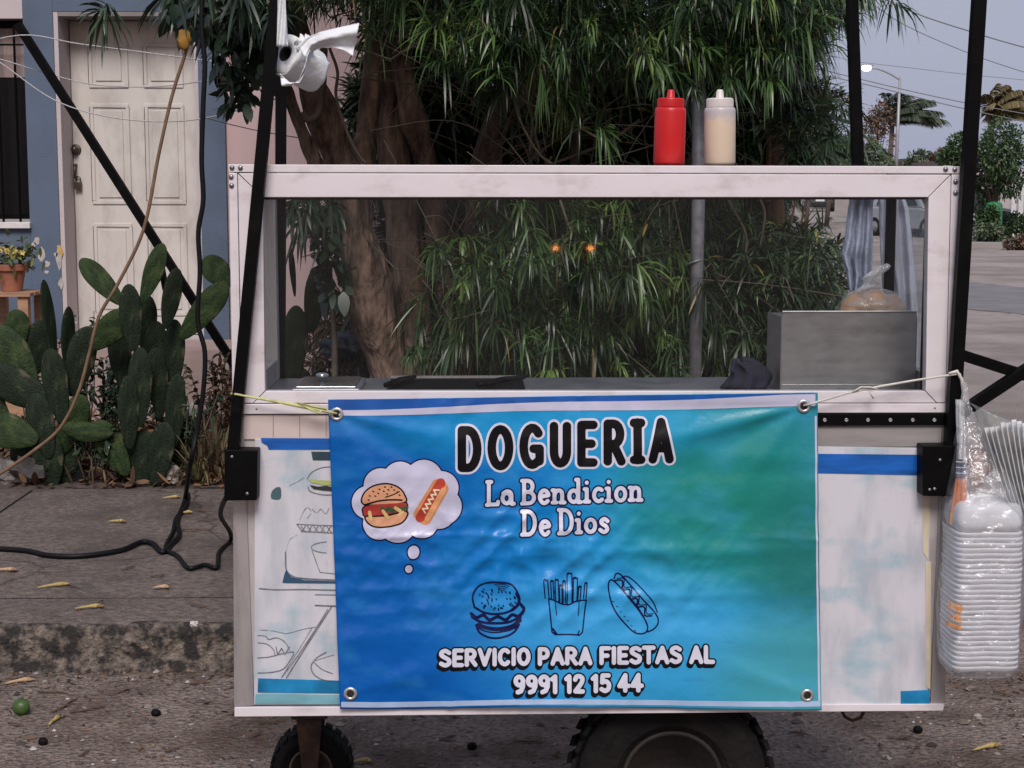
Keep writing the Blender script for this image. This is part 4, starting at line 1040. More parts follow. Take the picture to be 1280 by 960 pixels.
# ================================================================== THINGS ON AND ROUND THE CART
def cthing(name, org, label, cat, group=None):
    e = empty(name, tuple(org), CART); tag(e, label, cat, group); return e
# squeeze bottles on the case roof
def bottle(px, label, mbody, mcap, fill=None):
    y = 0.10
    sc_ = (CL(px+19.5, 208, y).x - CL(px-19.5, 208, y).x)/2
    zb = ZT + 0.0003
    c = CL(px, 208, y); org = (c.x, y, zb)
    zt_ = CL(px, 112, y).z
    h = zt_ - zb; r = sc_
    t = cthing("squeeze_bottle", org, label, "bottle", "squeeze bottles on the case roof")
    t.rotation_euler = (0, R(1.0 if px < 860 else -.7), t.rotation_euler.z)
    MB().lathe([(0.001, 0), (r*.93, 0), (r, .006), (r, h*.70), (r*.985, h*.735), (r*.93, h*.76), (r*.001, h*.765)], org, 'z', 32).build("bottle_body", mbody, t, org, smooth=True)
    cap = MB().lathe([(r*.80, h*.755), (r*.83, h*.76), (r*.83, h*.875), (r*.80, h*.885), (r*.001, h*.888)], org, 'z', 32)
    cap = cap.build("cap", mcap, t, org, smooth=True)
    MB().lathe([(r*.30, h*.885), (r*.26, h*.90), (r*.235, h*.97), (r*.20, h*.985), (r*.17, h), (r*.05, h)], org, 'z', 16).build("nozzle", mcap, cap, org, smooth=True)
    rib = MB()
    for k in range(40):
        a = 2*math.pi*k/40; e_ = Vector((math.cos(a), math.sin(a), 0)); tt = Vector((-math.sin(a), math.cos(a), 0))
        rib.obox(Vector(org) + e_*r*.83 + Vector((0, 0, h*.82)), e_*.0012, tt*.0016, Vector((0, 0, h*.05)))
    rib.build("cap_ribs", mcap, cap, org)
M_red = mat("red_plastic", (0.55, 0.012, 0.014), .38, 0, .12, 10, bump=.0006, bscale=30, dirt=(.35, .03, .03), dirt_amt=.6, dscale=14)
M_redcap = mat("red_cap", (0.52, 0.014, 0.016), .4, 0, .06, 8)
M_wcap = mat("white_cap", (0.64, 0.60, 0.58), .4, 0, .04, 8)
def mayo_mat():
    m = bpy.data.materials.new("mayo_bottle"); m.use_nodes = True
    n, l = m.node_tree.nodes, m.node_tree.links; b_ = n["Principled BSDF"]; b_.inputs['Roughness'].default_value = .3
    t = n.new("ShaderNodeTexCoord"); s_ = n.new("ShaderNodeSeparateXYZ"); l.new(t.outputs['Object'], s_.inputs[0])
    x = n.new("ShaderNodeTexNoise"); x.inputs['Scale'].default_value = 70; x.inputs['Detail'].default_value = 3; l.new(t.outputs['Object'], x.inputs['Vector'])
    a = n.new("ShaderNodeMath"); a.operation = 'MULTIPLY_ADD'; a.inputs[1].default_value = .05; l.new(x.outputs[0], a.inputs[0]); l.new(s_.outputs[2], a.inputs[2])
    r_ = n.new("ShaderNodeMapRange"); r_.inputs[1].default_value = .118; r_.inputs[2].default_value = .132; l.new(a.outputs[0], r_.inputs[0])
    mx = n.new("ShaderNodeMixRGB"); mx.inputs[1].default_value = (.62, .50, .38, 1); mx.inputs[2].default_value = (.46, .43, .43, 1)
    l.new(r_.outputs[0], mx.inputs[0]); l.new(mx.outputs[0], b_.inputs['Base Color'])
    b_.inputs['Subsurface Weight'].default_value = .15
    return m
bottle(836, "red plastic squeeze bottle standing on the display case", M_red, M_redcap)
bottle(899.5, "translucent squeeze bottle of pale sauce on the display case", mayo_mat(), M_wcap)

# steel box on the counter
y0 = .20
a, c = CL(978, 389, y0), CL(1143, 489, y0); zb = ZC
org = (a.x, y0, zb)
t = cthing("steel_box", org, "open grey steel box standing in the display case", "box")
w_ = .0015
MB().box(a.x, c.x, y0, y0+w_, zb, a.z).build("front_sheet", M_steel, t, org, bevel=.0004)
MB().box(a.x, c.x, y0+.17, y0+.17+w_, zb, a.z-.016).build("back_sheet", M_steel, t, org)
MB().box(a.x-w_-.0005, a.x-.0005, y0, y0+.17, zb, a.z-.014).build("side_sheet", M_steel, t, org)
MB().box(c.x+.0005, c.x+w_+.0005, y0, y0+.17, zb, a.z-.014).build("side_sheet", M_steel, t, org)
MB().box(a.x, c.x, y0+.003, y0+.168, a.z-.05, a.z-.045).build("inner_shelf", M_steel, t, org)
MB().tube([(a.x, y0-.001, a.z-.001), (c.x, y0-.001, a.z-.001)], .0022, 6).build("rim", M_steel, t, org)
MB().tube([(a.x+.002, y0-.0004, zb+.018), (c.x-.002, y0-.0004, zb+.018)], .0007, 6).build("seam", M_steel, t, org)
# bag of bread on the box
bc = CL(1090, 384, .285); bz = a.z - .045
org = (bc.x, .285, bz)
t = cthing("bread_bag", org, "knotted clear plastic bag of bread on the steel box", "bag")
rx = CL(1131, 384, .285).x - bc.x
top_z = CL(1090, 361, .285).z
rolls = MB()
for k, (dx, dy) in enumerate(((-.045, -.02), (.0, -.025), (.042, -.015), (-.02, .03), (.025, .028))):
    MB().blob((bc.x+dx, .285+dy, bz+.042+.012*(k % 2)), (.034, .03, .036), 14, 9, .25, k).build("bread_roll", mat("bread_crust", (.55, .34, .20), .7, 0, .25, 25), t, org, smooth=True)
MB().blob((bc.x, .285, (bz+top_z)/2+.001), (rx, .068, (top_z-bz)/2), 40, 22, .22, 4).build("bag_film", M_plastic, t, org, smooth=True)
kn = MB()
def knf(u, v):
    ang = u*2*math.pi
    k = [.030, .008, .014, .026, .024, .004]; i = min(int(v*5), 4); f_ = v*5-i
    r_ = (k[i]*(1-f_) + k[i+1]*f_)*(1+.3*math.sin(5*ang+v*6))
    q = CL(1078+22*v+6*v*v, 362-32*v, .285)
    return (q.x + r_*math.cos(ang), .285 + .5*r_*math.sin(ang), q.z + .35*r_*math.cos(ang))
kn.grid(knf, 28, 18); kn.build("bag_neck", clear_mat("bag_neck_film", (.93, .94, .95), .06, milky=.4, rough=.15, bump=.004, bscale=60), t, org, smooth=True)

# pans, lid, tongs, dark rag on the counter
pan = cthing("serving_pan", (CL(405, 480, .3).x, .3, ZC), "low steel serving pan with knobbed lid in the case corner", "pan")
po = (CL(405, 480, .3).x, .3, ZC)
MB().box(po[0]-.065, po[0]+.09, .20, .42, ZC, ZC+.012).build("pan_body", M_steel, pan, po, bevel=.003)
lid = MB().box(po[0]-.055, po[0]+.08, .21, .41, ZC+.0125, ZC+.016).build("lid", mat("lid_steel", (.5, .5, .51), .2, .9, .1, 10), pan, po, bevel=.001)
MB().lathe([(.004, ZC+.016), (.004, ZC+.026), (.014, ZC+.029), (.016, ZC+.033), (.010, ZC+.037), (.001, ZC+.038)], (po[0]-.004, .30, 0), 'z', 18).build("knob", mat("lid_steel", (.5, .5, .51)), lid, po, smooth=True)
pn = (CL(620, 480, .3).x, .3, ZC)
tray = cthing("black_griddle", pn, "flat black griddle plate with pale rim inside the case", "griddle")
x0, x1 = CL(486, 480, .3).x, CL(655, 480, .3).x
MB().box(x0, x1, .14, .40, ZC, ZC+.012).build("plate", M_black, tray, pn, bevel=.002)
MB().box(x0, x1, .402, .41, ZC, ZC+.017).build("back_rim", M_silver, tray, pn)
MB().box(x0, x1, .13, .138, ZC, ZC+.015).build("front_rim", M_black, tray, pn)
for (p0, p1, lab) in (((482, 486), (515, 477), "black spatula handle lying across the griddle by the lid"), ((598, 476), (655, 487), "black tongs lying across the griddle end")):
    q0, q1 = CL(*p0, .19), CL(*p1, .34); q0.z = q1.z = ZC+.021
    hnd = MB().tube([q0, q0*.5+q1*.5+Vector((0, 0, .003)), q1], [.006, .007, .005], 8)
    hnd.tube([q0+Vector((.018, .01, 0)), q1+Vector((.006, .02, 0))], .005, 8)
    tag(hnd.build("cooking_tongs", M_black, None, tuple(q0), smooth=True, mw=CART), lab, "utensil")
rg = CL(932, 484, .26); ro = (rg.x, .26, ZC)
dr = MB()
def rf(u, v):
    a_ = u*2*math.pi; h_ = v
    r_ = (.046*(1-h_**2*.92))*(1+.28*mn.noise(Vector((math.cos(a_)*1.6, math.sin(a_)*1.6, h_*3)))+.15*math.sin(7*a_+4*h_))
    return (rg.x + r_*math.cos(a_)*1.05 + (.014*math.sin(h_*5)), .26 + r_*math.sin(a_)*.8, ZC + .002 + .060*math.sin(h_*1.57)*(1+.14*math.sin(3*a_+.6)+.10*math.sin(5*a_)))
dr.grid(rf, 40, 12)
tag(dr.build("crumpled_rag", mat("navy_rag", (.012, .013, .03), .85, 0, .5, 30, bump=.003), None, ro, smooth=True, mw=CART, solid=.003), "crumpled dark navy rag beside the steel box", "rag")

# rags hanging from the rear right post
def hang(name, pts_l, pts_r, y, m, label, seed, folds=7, amp=.014):
    """pts_l / pts_r : left and right silhouette, pixel lists top to bottom"""
    q = MB(); n_ = len(pts_l)-1
    def f(u, v):
        k = v*n_; i = min(int(k), n_-1); t_ = k-i
        l_ = Vector(pts_l[i])*(1-t_) + Vector(pts_l[i+1])*t_; r_ = Vector(pts_r[i])*(1-t_) + Vector(pts_r[i+1])*t_
        p_ = l_*(1-u) + r_*u
        yy = y + amp*(.4+v)*math.sin(u*folds*math.pi + 2.2*v + seed) + .010*mn.noise(Vector((u*4, v*5, seed))) + .004*mn.noise(Vector((u*14, v*14, seed)))
        return CL(p_.x, p_.y, yy)
    q.grid(f, 44, 50)
    o_ = CL(*pts_l[0], y)
    ob = q.build(name, m, None, tuple(o_), smooth=True, mw=CART, solid=.002)
    return tag(ob, label, "rag", "rags hanging on the rear post")
M_rag = mat("grey_blue_cloth", (.36, .40, .52), .9, 0, .15, 6, bump=.002, bscale=160, dirt=(.20, .22, .29), dirt_amt=.6, dscale=10)
M_rag2 = mat("pale_grey_cloth", (.50, .52, .62), .9, 0, .12, 6, bump=.002, bscale=160, dirt=(.20, .20, .24), dirt_amt=.6, dscale=7)
hang("hanging_rag", [(1066, 232), (1060, 262), (1056, 300), (1052, 318), (1058, 340), (1062, 364)], [(1092, 232), (1091, 262), (1091, 300), (1090, 330), (1089, 350), (1080, 368)], DEPTH+.03, M_rag, "short crumpled blue grey rag hanging left of the rear post", 1.0, 6)
hang("hanging_rag", [(1098, 232), (1099, 270), (1101, 320), (1104, 370), (1106, 430), (1110, 470)], [(1125, 232), (1136, 262), (1142, 320), (1147, 380), (1149, 430), (1149, 472)], DEPTH+.035, M_rag2, "long pale grey cloth hanging right of the rear post", 2.6, 5)

# toilet roll tied high on the left post
tr = CL(374, 77, .03); to = tuple(tr)
M_paper = mat("tissue_paper", (.70, .72, .73), .9, 0, .05, 20, bump=.0015, bscale=120)
roll = cthing("toilet_roll", to, "white toilet paper roll hanging on the left post, end fluttering", "toilet roll")
ax_r = Vector((-.7, -1, .40)).normalized()
rot = ax_r.to_track_quat('Z', 'Y').to_matrix()
q = MB()
ro_, ri, hl = .043, .018, .046
prof_ = [(ri, -hl), (ro_*.97, -hl), (ro_, -hl*.9), (ro_, hl*.9), (ro_*.97, hl), (ri, hl)]
tmp = MB().lathe(prof_, (0, 0, 0), 'z', 40, close=True)
def lop(p):
    v_ = Vector(p); v_ += Vector((.003*mn.noise(v_*26), .003*mn.noise(v_*26+Vector((5, 0, 0))), .002*mn.noise(v_*40))); return v_
q.add([rot @ lop(p) + tr for p in tmp.v], tmp.f)
q.build("paper_roll", M_paper, roll, to, smooth=True)
tmp = MB().lathe([(ri*.98, -hl*1.0), (ri*.98, hl*.98), (ri*.8, hl*.98), (ri*.8, -hl*1.0)], (0, 0, 0), 'z', 24, close=True)
tmp.lathe([(ri*.79, -hl*.9), (.0005, -hl*.9)], (0, 0, 0), 'z', 20)
MB().add([rot @ Vector(p) + tr for p in tmp.v], tmp.f).build("core", mat("roll_core", (.03, .028, .027), .9), roll, to)
q = MB()
def fl_(u, v):      # fluttering end
    s_ = [(372, 58), (384, 47), (400, 40), (425, 34), (449, 29)]; e_ = [(384, 75), (392, 62), (410, 58), (428, 62), (441, 70)]
    k = u*4; i = min(int(k), 3); t_ = k-i
    a_ = Vector(s_[i])*(1-t_) + Vector(s_[i+1])*t_; b2 = Vector(e_[i])*(1-t_) + Vector(e_[i+1])*t_
    p_ = a_*(1-v) + b2*v
    return CL(p_.x, p_.y, -.085 + .012*math.sin(v*7+u*3) + .01*math.sin(u*8) + .004*mn.noise(Vector((u*6, v*6, 0))))
q.grid(fl_, 30, 16); q.build("loose_paper", M_paper, roll, to, smooth=True, solid=.0012)
q = MB()
def fl2(u, v):      # folded wad over the roll
    s_ = [(350, 92), (362, 103), (374, 104), (382, 88), (382, 70)]; e_ = [(352, 108), (364, 107), (374, 100), (380, 84), (388, 62)]
    k = u*4; i = min(int(k), 3); t_ = k-i
    a_ = Vector(s_[i])*(1-t_) + Vector(s_[i+1])*t_; b2 = Vector(e_[i])*(1-t_) + Vector(e_[i+1])*t_
    p_ = a_*(1-v) + b2*v
    return CL(p_.x, p_.y, -.10 + .01*math.sin(v*5+u*9))
q.grid(fl2, 24, 8); q.build("loose_paper", M_paper, roll, to, smooth=True, solid=.0012)
q = MB()
def fl3(u, v):      # strip it hangs from
    x_ = 346 + 5*v + (12-5*u)*v*.5; p_ = (347.5 - 1.5*v + u*(8+6*v), -20 + 78*v)
    return CL(p_[0], p_[1], -.055 + .006*math.sin(u*9+v*6))
q.grid(fl3, 12, 24); q.build("hanging_strip", M_paper, roll, to, smooth=True, solid=.0012)

q = MB().blob(tuple(CL(381, 58, -.02)), (.018, .016, .022), 22, 16, .75, 8)
q.build("paper_knot", M_paper, roll, to, smooth=True)
q = MB()
def fl4(u, v):
    a_ = 2.4 + u*4.2; rr_ = .0455 + .003*mn.noise(Vector((u*7, v*4, 1))) + .005*v*mn.noise(Vector((u*9, v*3, 4)))
    return tuple(tr + rot @ Vector((rr_*math.cos(a_), rr_*math.sin(a_), -.05 + .10*v + .006*math.sin(u*9))))
q.grid(fl4, 40, 14); q.build("loose_paper", M_paper, roll, to, smooth=True, solid=.0012)
# banner ties
M_cord = mat("white_cord", (.55, .53, .48), .8, 0, .15, 60)
M_ycord = mat("yellowed_cord", (.50, .50, .22), .8, 0, .25, 60)
def cpath(pts, y): return [CL(p[0], p[1], (p[2] if len(p) > 2 else y)) for p in pts]
p_ = cpath([(421, 517, -.026), (412, 515), (402, 513), (376, 507.5), (340, 501), (312, 496), (296, 493, -.048), (289, 492, -.030), (291, 494, -.012)], -.034)
tc_ = MB().tube(p_, [.0025, .003, .004, .0045, .003, .0025, .0025, .0025, .002], 8)
tc_.tube(cpath([(404, 513), (398, 516), (388, 512), (372, 503), (392, 508), (408, 511)], -.038), .002, 6)
tag(tc_.build("tie_cord", M_ycord, None, tuple(p_[0]), smooth=True, mw=CART), "yellowed cord tying the banner to the left post", "cord")
p_ = cpath([(1004.5, 507, -.026), (1020, 503), (1060, 491), (1100, 483), (1140, 476), (1186, 469, -.05), (1199, 467, -.048), (1203, 470, -.03), (1199, 474, -.012)], -.034)
tc_ = MB().tube(p_, [.0025]*9, 8)
tc_.tube(cpath([(1186, 467, -.052), (1196, 464, -.05), (1202, 474, -.05), (1204, 490, -.048), (1201, 508, -.046), (1199, 530, -.046)], -.04), [.003, .004, .004, .0035, .003, .002], 8)
tc_.tube(cpath([(1066, 490), (1076, 484), (1088, 484), (1098, 487), (1086, 490), (1092, 498)], -.038), .0022, 6)
tag(tc_.build("tie_cord", M_cord, None, tuple(p_[0]), smooth=True, mw=CART), "white cord tying the banner to the right post", "cord")

# --- things hanging on the right post
YH = -0.06
M_foam = mat("white_foam", (.66, .67, .71), .5, 0, .03, 10)
# foam trays: a tall stack in a clear bag, slightly tilted
TR_SP = None
tA, tB = CL(1228, 658, YH), CL(1222, 829, YH)
nst = 27
wid = (CL(1270, 740, YH).x - CL(1184, 740, YH).x)/2 * .97
dep = .065
def tray_mesh(h, deep):
    q = MB(); n_ = 40
    def rr_(s, sx, sy):
        a_ = 2*math.pi*s/n_; ca, sa = math.cos(a_), math.sin(a_); e_ = .28
        x = sx*math.copysign(abs(ca)**e_, ca); y = sy*math.copysign(abs(sa)**e_, sa)
        return x, y
    rings = [(.95, 0), (.985, h*.08), (.988, h*.40), (1.0, h*.46), (1.0, h*.94), (.985, h*1.02), (.92, h*.95), (.80, h*.5)]
    vv = []
    for s_, z_ in rings:
        for k in range(n_):
            x, y = rr_(k, wid*s_, dep*s_)
            notch = .93 if abs(x) < wid*.14 and y < 0 else 1
            vv.append((x, y*notch, z_))
    fs2 = []
    for i in range(len(rings)-1):
        for k in range(n_): fs2.append((i*n_+k, i*n_+(k+1) % n_, (i+1)*n_+(k+1) % n_, (i+1)*n_+k))
    fs2.append(tuple(range(n_-1, -1, -1))); fs2.append(tuple((len(rings)-1)*n_+k for k in range(n_)))
    q.add(vv, fs2); return q
sp_h = (tA.z - tB.z)/nst
tm = tray_mesh(sp_h*.97, False).mesh("foam_tray", (0, 0, 0), True); tm.materials.append(M_foam)
tilt = Matrix.Rotation(math.atan2(tA.x-tB.x, tA.z-tB.z), 4, 'Y')
for k in range(nst):
    o_ = bpy.data.objects.new("foam_tray", tm); col.objects.link(o_)
    p_ = tB + (tA-tB)*(k/nst)
    jt = Matrix.Translation((random.uniform(-.0012, .0012), random.uniform(-.001, .001), 0)) @ Matrix.Rotation(random.uniform(-.02, .02), 4, 'Z')
    o_.matrix_world = CART @ Matrix.Translation(p_) @ tilt @ jt
    tag(o_, "white foam tray in the tall bagged stack beside the cart", "foam tray", "foam trays stacked in the hanging bag")
# closed foam box on top of the stack
q = MB(); bh = CL(1228, 622, YH).z - tA.z
n_ = 40
rings = [(.93, 0), (.985, bh*.25), (.985, bh*.35), (.97, bh*.62), (.90, bh*.86), (.80, bh*.93), (.62, bh*.96), (.5, bh)]
vv = []
for s_, z_ in rings:
    for k in range(n_):
        a_ = 2*math.pi*k/n_; ca, sa = math.cos(a_), math.sin(a_); e_ = .3
        vv.append(tuple(tA + Vector((wid*s_*math.copysign(abs(ca)**e_, ca), dep*s_*math.copysign(abs(sa)**e_, sa), z_ + .001))))
fs2 = [(i*n_+k, i*n_+(k+1) % n_, (i+1)*n_+(k+1) % n_, (i+1)*n_+k) for i in range(len(rings)-1) for k in range(n_)] + [tuple(range(n_-1, -1, -1)), tuple((len(rings)-1)*n_+k for k in range(n_))]
q.add(vv, fs2)
tag(q.build("foam_box", M_foam, None, tuple(tA), smooth=True, mw=CART), "white foam box lying on top of the foam tray stack", "foam box")
# the bag round the stack
bagc = (tA+tB)/2; bo = tuple(CL(1200, 500, YH))
bag = cthing("tray_bag", bo, "clear plastic bag of foam trays hanging from the right post", "bag")
q = MB()
def bgf(u, v):
    a_ = u*2*math.pi; ca, sa = math.cos(a_), math.sin(a_); e_ = .45
    keys = [(1206, 478, .05), (1207, 505, .10), (1212, 540, .32), (1222, 590, .78), (1228, 625, 1.06), (1227, 680, 1.10), (1224, 760, 1.13), (1222, 828, 1.10), (1222, 838, .95), (1222, 839.5, .4), (1222, 840, .02)]
    k = v*(len(keys)-1); i = min(int(k), len(keys)-2); t_ = k-i
    kx, ky, ks = [keys[i][j]*(1-t_) + keys[i+1][j]*t_ for j in range(3)]
    c_ = CL(kx, ky, YH)
    wr = 1 + .05*mn.noise(Vector((ca*2.2, sa*2.2, v*7))) + .16*(1-min(1, v/.38))*math.sin(9*a_ + 6*v)
    return (c_.x + wid*ks*wr*math.copysign(abs(ca)**e_, ca), c_.y + dep*ks*wr*math.copysign(abs(sa)**e_, sa), c_.z)
q.grid(bgf, 72, 60)
film = q.build("bag_film", M_plastic, bag, bo, smooth=True)
M_oprint = mat("orange_print", (.60, .22, .02), .4, 0, .3, 60)
M_pprint = mat("violet_print", (.10, .10, .38), .4, 0, .3, 60)
def bsurf(px, py, lay):
    o_ = cl_np(px, py, YH - dep*1.17); o_[..., 1] -= lay
    o_[..., 1] += np.clip((1190-np.asarray(px))/14, 0, 1.5)**2*.03
    return o_
# orange flavour print: two broken lines of lettering and short smudges
ost = []
x_ = 1187
for h0, hh, n2, x0_ in ((752, 8, 6, 1186), (764, 10, 4, 1185), (777, 5, 6, 1184)):
    for k in range(n2):
        xx = x0_ + k*(17.0/n2)*1.0 + (2 if n2 == 4 else 0); yy = h0 + k*.9*(6/n2)
        if k % 3 == 0: ost.append(([(xx, yy), (xx, yy+hh), (xx+2, yy+hh)], .6))
        elif k % 3 == 1: ost.append(([(xx+.4, yy), (xx+.4, yy+hh)], .7)); ost.append(([(xx+.4, yy+hh*.5), (xx+2, yy+hh*.5)], .5))
        else: ost.append(([(xx, yy+hh), (xx, yy), (xx+2, yy+.4), (xx+2, yy+hh)], .55))
decal("bag_print", seg_sdf(ost), (1180, 745, 1208, 792), M_oprint, .002, film, .6, bsurf, bo)

# straws: orange bundle with dark band
YS = -.075
sto = tuple(CL(1199, 655, YS))
stw = cthing("straw_bundle", sto, "bundle of orange paper sleeves with navy band on the right post", "straws")
M_or = mat("orange_wrap", (.62, .17, .03), .5, 0, .2, 30)
M_nv = mat("navy_wrap", (.012, .014, .08), .5, 0, .3, 30)
M_yl = mat("amber_wrap", (.66, .30, .03), .5, 0, .2, 30)
for k in range(7):
    dx = -7 + 2.4*k; dy_ = YS + .006*math.sin(k*2.1)
    MB().tube([CL(1201+dx*.62, 598, dy_), CL(1199+dx*.85, 625, dy_), CL(1198+dx*1.1, 640, dy_)], [.0042, .005, .0054], 6).build("sleeve", M_or, stw, sto)
    MB().tube([CL(1198+dx*1.1, 640.3, dy_), CL(1197.5+dx*1.2, 655+(k % 3)*.8, dy_)], [.0055, .006], 6).build("sleeve_end", M_yl, stw, sto)
    MB().tube([CL(1202+dx*.50, 574+(k % 2)*3, dy_), CL(1201+dx*.62, 597.5, dy_)], [.0034, .0045], 6).build("sleeve_top", M_nv, stw, sto)
q = MB()
for yy in (577, 584, 591): q.tube([CL(1195, yy, YS-.013), CL(1201, yy+.7, YS-.017), CL(1208.5, yy, YS-.012)], .0012, 6)
q.build("band", mat("white_band", (.5, .5, .52), .6), stw, sto)
q = MB()
def nkf(u, v):
    a_ = 2*math.pi*u; r_ = .009*(1+.25*math.sin(6*a_+5*v))*(1-.25*v); c_ = CL(1200+2.5*v, 500+82*v, YS+.012*(1-v))
    return (c_.x+r_*math.cos(a_), c_.y+r_*math.sin(a_), c_.z)
q.grid(nkf, 24, 20); q.build("bag_neck", clear_mat("bag_neck_film", (.93, .94, .95)), stw, sto, smooth=True)

# folded paper trays in their own bag, at the picture edge
YP = -.09
M_pap = mat("paper_tray_white", (.74, .70, .71), .7, 0, .06, 14, dirt=(.45, .38, .30), dirt_amt=.35, dscale=14)
npt = 13
for k in range(npt):
    t_ = k/(npt-1)
    xt = 1231 + 82*t_; xb = 1247 + 62*t_; xe_ = 1268 + 46*t_
    yt = 538 - 10*math.sin(min(1, t_*2.2)*1.57) + (k*37 % 5) - 2
    q = MB()
    def pf(u, v, xt=xt, xb=xb, xe_=xe_, yt=yt, k=k):
        yy = yt + (648-yt)*v
        xx = (xt*(1-v)**2 + 2*xb*v*(1-v) + xe_*v*v) - 3.2*math.sin(u*math.pi) * (1-.3*v)
        return CL(xx + 5*u, yy - 2*u, YP - .02 + .05*u + .002*k/npt)
    q.grid(pf, 8, 16)
    tag(q.build("paper_tray", M_pap, None, tuple(CL(xt, yt, YP)), smooth=True, mw=CART, solid=.0014), "white folded paper tray in the fanned bundle beside the right post", "paper tray", "paper trays fanned in the hanging bag")
pbo = tuple(CL(1210, 505, YP))
q = MB()
def pbf(u, v):
    a_ = u*2*math.pi; ca, sa = math.cos(a_), math.sin(a_)
    keys = [(1206, 500, 4), (1222, 508, 13), (1250, 522, 34), (1274, 545, 52), (1284, 590, 54), (1290, 630, 46), (1296, 655, 30), (1298, 662, 3)]
    kk = v*(len(keys)-1); i = min(int(kk), len(keys)-2); f_ = kk-i
    kx, ky, ks = [keys[i][j]*(1-f_) + keys[i+1][j]*f_ for j in range(3)]
    wr = 1 + .16*mn.noise(Vector((ca*2, sa*2, v*6))) + .12*(1-v)*math.sin(8*a_)
    sh = (1-v)*0.75
    c_ = CL(kx + ks*wr*ca*(1-.25*sh), ky + ks*ca*sh*wr*.55, YP + .005 + sa*(.02+ks*.0007))
    return tuple(c_)
q.grid(pbf, 64, 44)
tag(q.build("paper_tray_bag", clear_mat("greenish_film", (.975, .99, .985), .05, milky=.10, rough=.12, milk=(.72, .84, .82), bump=.005, bscale=30), None, pbo, smooth=True, mw=CART), "crinkled greenish clear bag holding the fanned paper trays", "bag")
# small crumpled cellophane of brown napkins between
q = MB().blob(tuple(CL(1224, 582, -.055)), (.022, .025, .042), 24, 16, .5, 9)
tag(q.build("napkin_pack", clear_mat("brown_cellophane", (.80, .66, .58), .07, milky=.45, rough=.15, milk=(.50, .30, .22), bump=.006, bscale=50), None, tuple(CL(1224, 590, -.055)), smooth=True, mw=CART), "small crumpled pack of brown napkins above the foam box", "napkins")

# ================================================================== VEGETATION
ROWS = np.array([0.0, .22, .50, .78, 1.0]); WPROF = np.array([.30, .85, 1.0, .70, .05])
def leaves_np(base, dirs, L, W, droop, rg, wprof=WPROF):
    """strap leaves: base (N,3) dirs (N,3) L,W,droop (N,) -> verts, faces"""
    N = len(base)
    dirs = dirs/np.linalg.norm(dirs, axis=1, keepdims=True)
    up = np.array([0, 0, 1.0])
    side = np.cross(dirs, up); sl_ = np.linalg.norm(side, axis=1, keepdims=True)
    side = np.where(sl_ > .05, side/np.maximum(sl_, 1e-6), np.array([1.0, 0, 0]))
    nrm = np.cross(side, dirs)
    roll = rg.uniform(-.9, .9, (N, 1)); side = side*np.cos(roll) + nrm*np.sin(roll)
    s = ROWS[None, :, None]
    k = droop[:, None, None]; Ls = L[:, None, None]
    path = base[:, None, :] + dirs[:, None, :]*s*Ls*(1-.25*k*s) - up[None, None, :]*k*Ls*s*s*.75
    w = W[:, None, None]*wprof[None, :, None]*.5
    a = path - side[:, None, :]*w; b_ = path + side[:, None, :]*w
    V = np.stack([a, b_], 2).reshape(-1, 3)               # N,5,2
    base_i = (np.arange(N)*10)[:, None]
    q = np.array([[2*i, 2*i+1, 2*i+3, 2*i+2] for i in range(4)])
    Fc = (base_i[:, :, None] + q[None]).reshape(-1, 4)
    return V, Fc
def clusters(centers, axes, rg, nleaf=24, L=(.13, .20), W=(.010, .016), droop=(.2, .8), cone=(.25, 1.5), stem=.10, tintm=.45, tints=.18):
    M = len(centers); n = nleaf
    axes = axes/np.linalg.norm(axes, axis=1, keepdims=True)
    tmp = np.where(np.abs(axes[:, 2:3]) < .9, np.array([[0, 0, 1.0]]), np.array([[1.0, 0, 0]]))
    u = np.cross(axes, tmp); u /= np.linalg.norm(u, axis=1, keepdims=True); w = np.cross(axes, u)
    az = rg.uniform(0, 2*np.pi, (M, n)); th = rg.uniform(cone[0], cone[1], (M, n))
    d = axes[:, None]*np.cos(th)[..., None] + (u[:, None]*np.cos(az)[..., None] + w[:, None]*np.sin(az)[..., None])*np.sin(th)[..., None]
    along = (1-(th-cone[0])/(cone[1]-cone[0]))*stem
    base = centers[:, None] + axes[:, None]*along[..., None]
    Lx = rg.uniform(*L, (M, 1))*rg.uniform(.7, 1.1, (M, n)); Wx = rg.uniform(*W, (M, n)); dr_ = rg.uniform(*droop, (M, n))
    V, Fc = leaves_np(base.reshape(-1, 3), d.reshape(-1, 3), Lx.ravel(), Wx.ravel(), dr_.ravel(), rg)
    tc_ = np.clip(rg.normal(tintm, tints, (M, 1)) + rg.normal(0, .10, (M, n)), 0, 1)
    yel = rg.uniform(0, 1, (M, n)) < .010
    tc_ = np.where(yel, 1.0, np.minimum(tc_, .9))
    return V, Fc, np.repeat(tc_.ravel(), 10)
def py_np(px, py, Y):
    dx = (px-CX)/F; dy = UPV.y*(CY-py)/F + FW.y; dz = UPV.z*(CY-py)/F + FW.z
    t = Y/dy
    return np.stack([dx*t, Y, CAMH+dz*t], -1)
def region(cx, cy, rx, ry, Y0, Y1, n, rg, pw=.5):
    a = rg.uniform(0, 2*np.pi, n); r_ = rg.uniform(0, 1, n)**pw
    return py_np(cx + rx*r_*np.cos(a), cy + ry*r_*np.sin(a), rg.uniform(Y0, Y1, n))
def axes_for(C, focus, rg, upb=.55, out=.6, jit=.6):
    d = C - np.array(focus); d /= np.maximum(np.linalg.norm(d, axis=1, keepdims=True), 1e-6)
    return d*out + np.array([0, 0, upb]) + rg.normal(0, jit, C.shape) + np.array([0, -.25, 0])

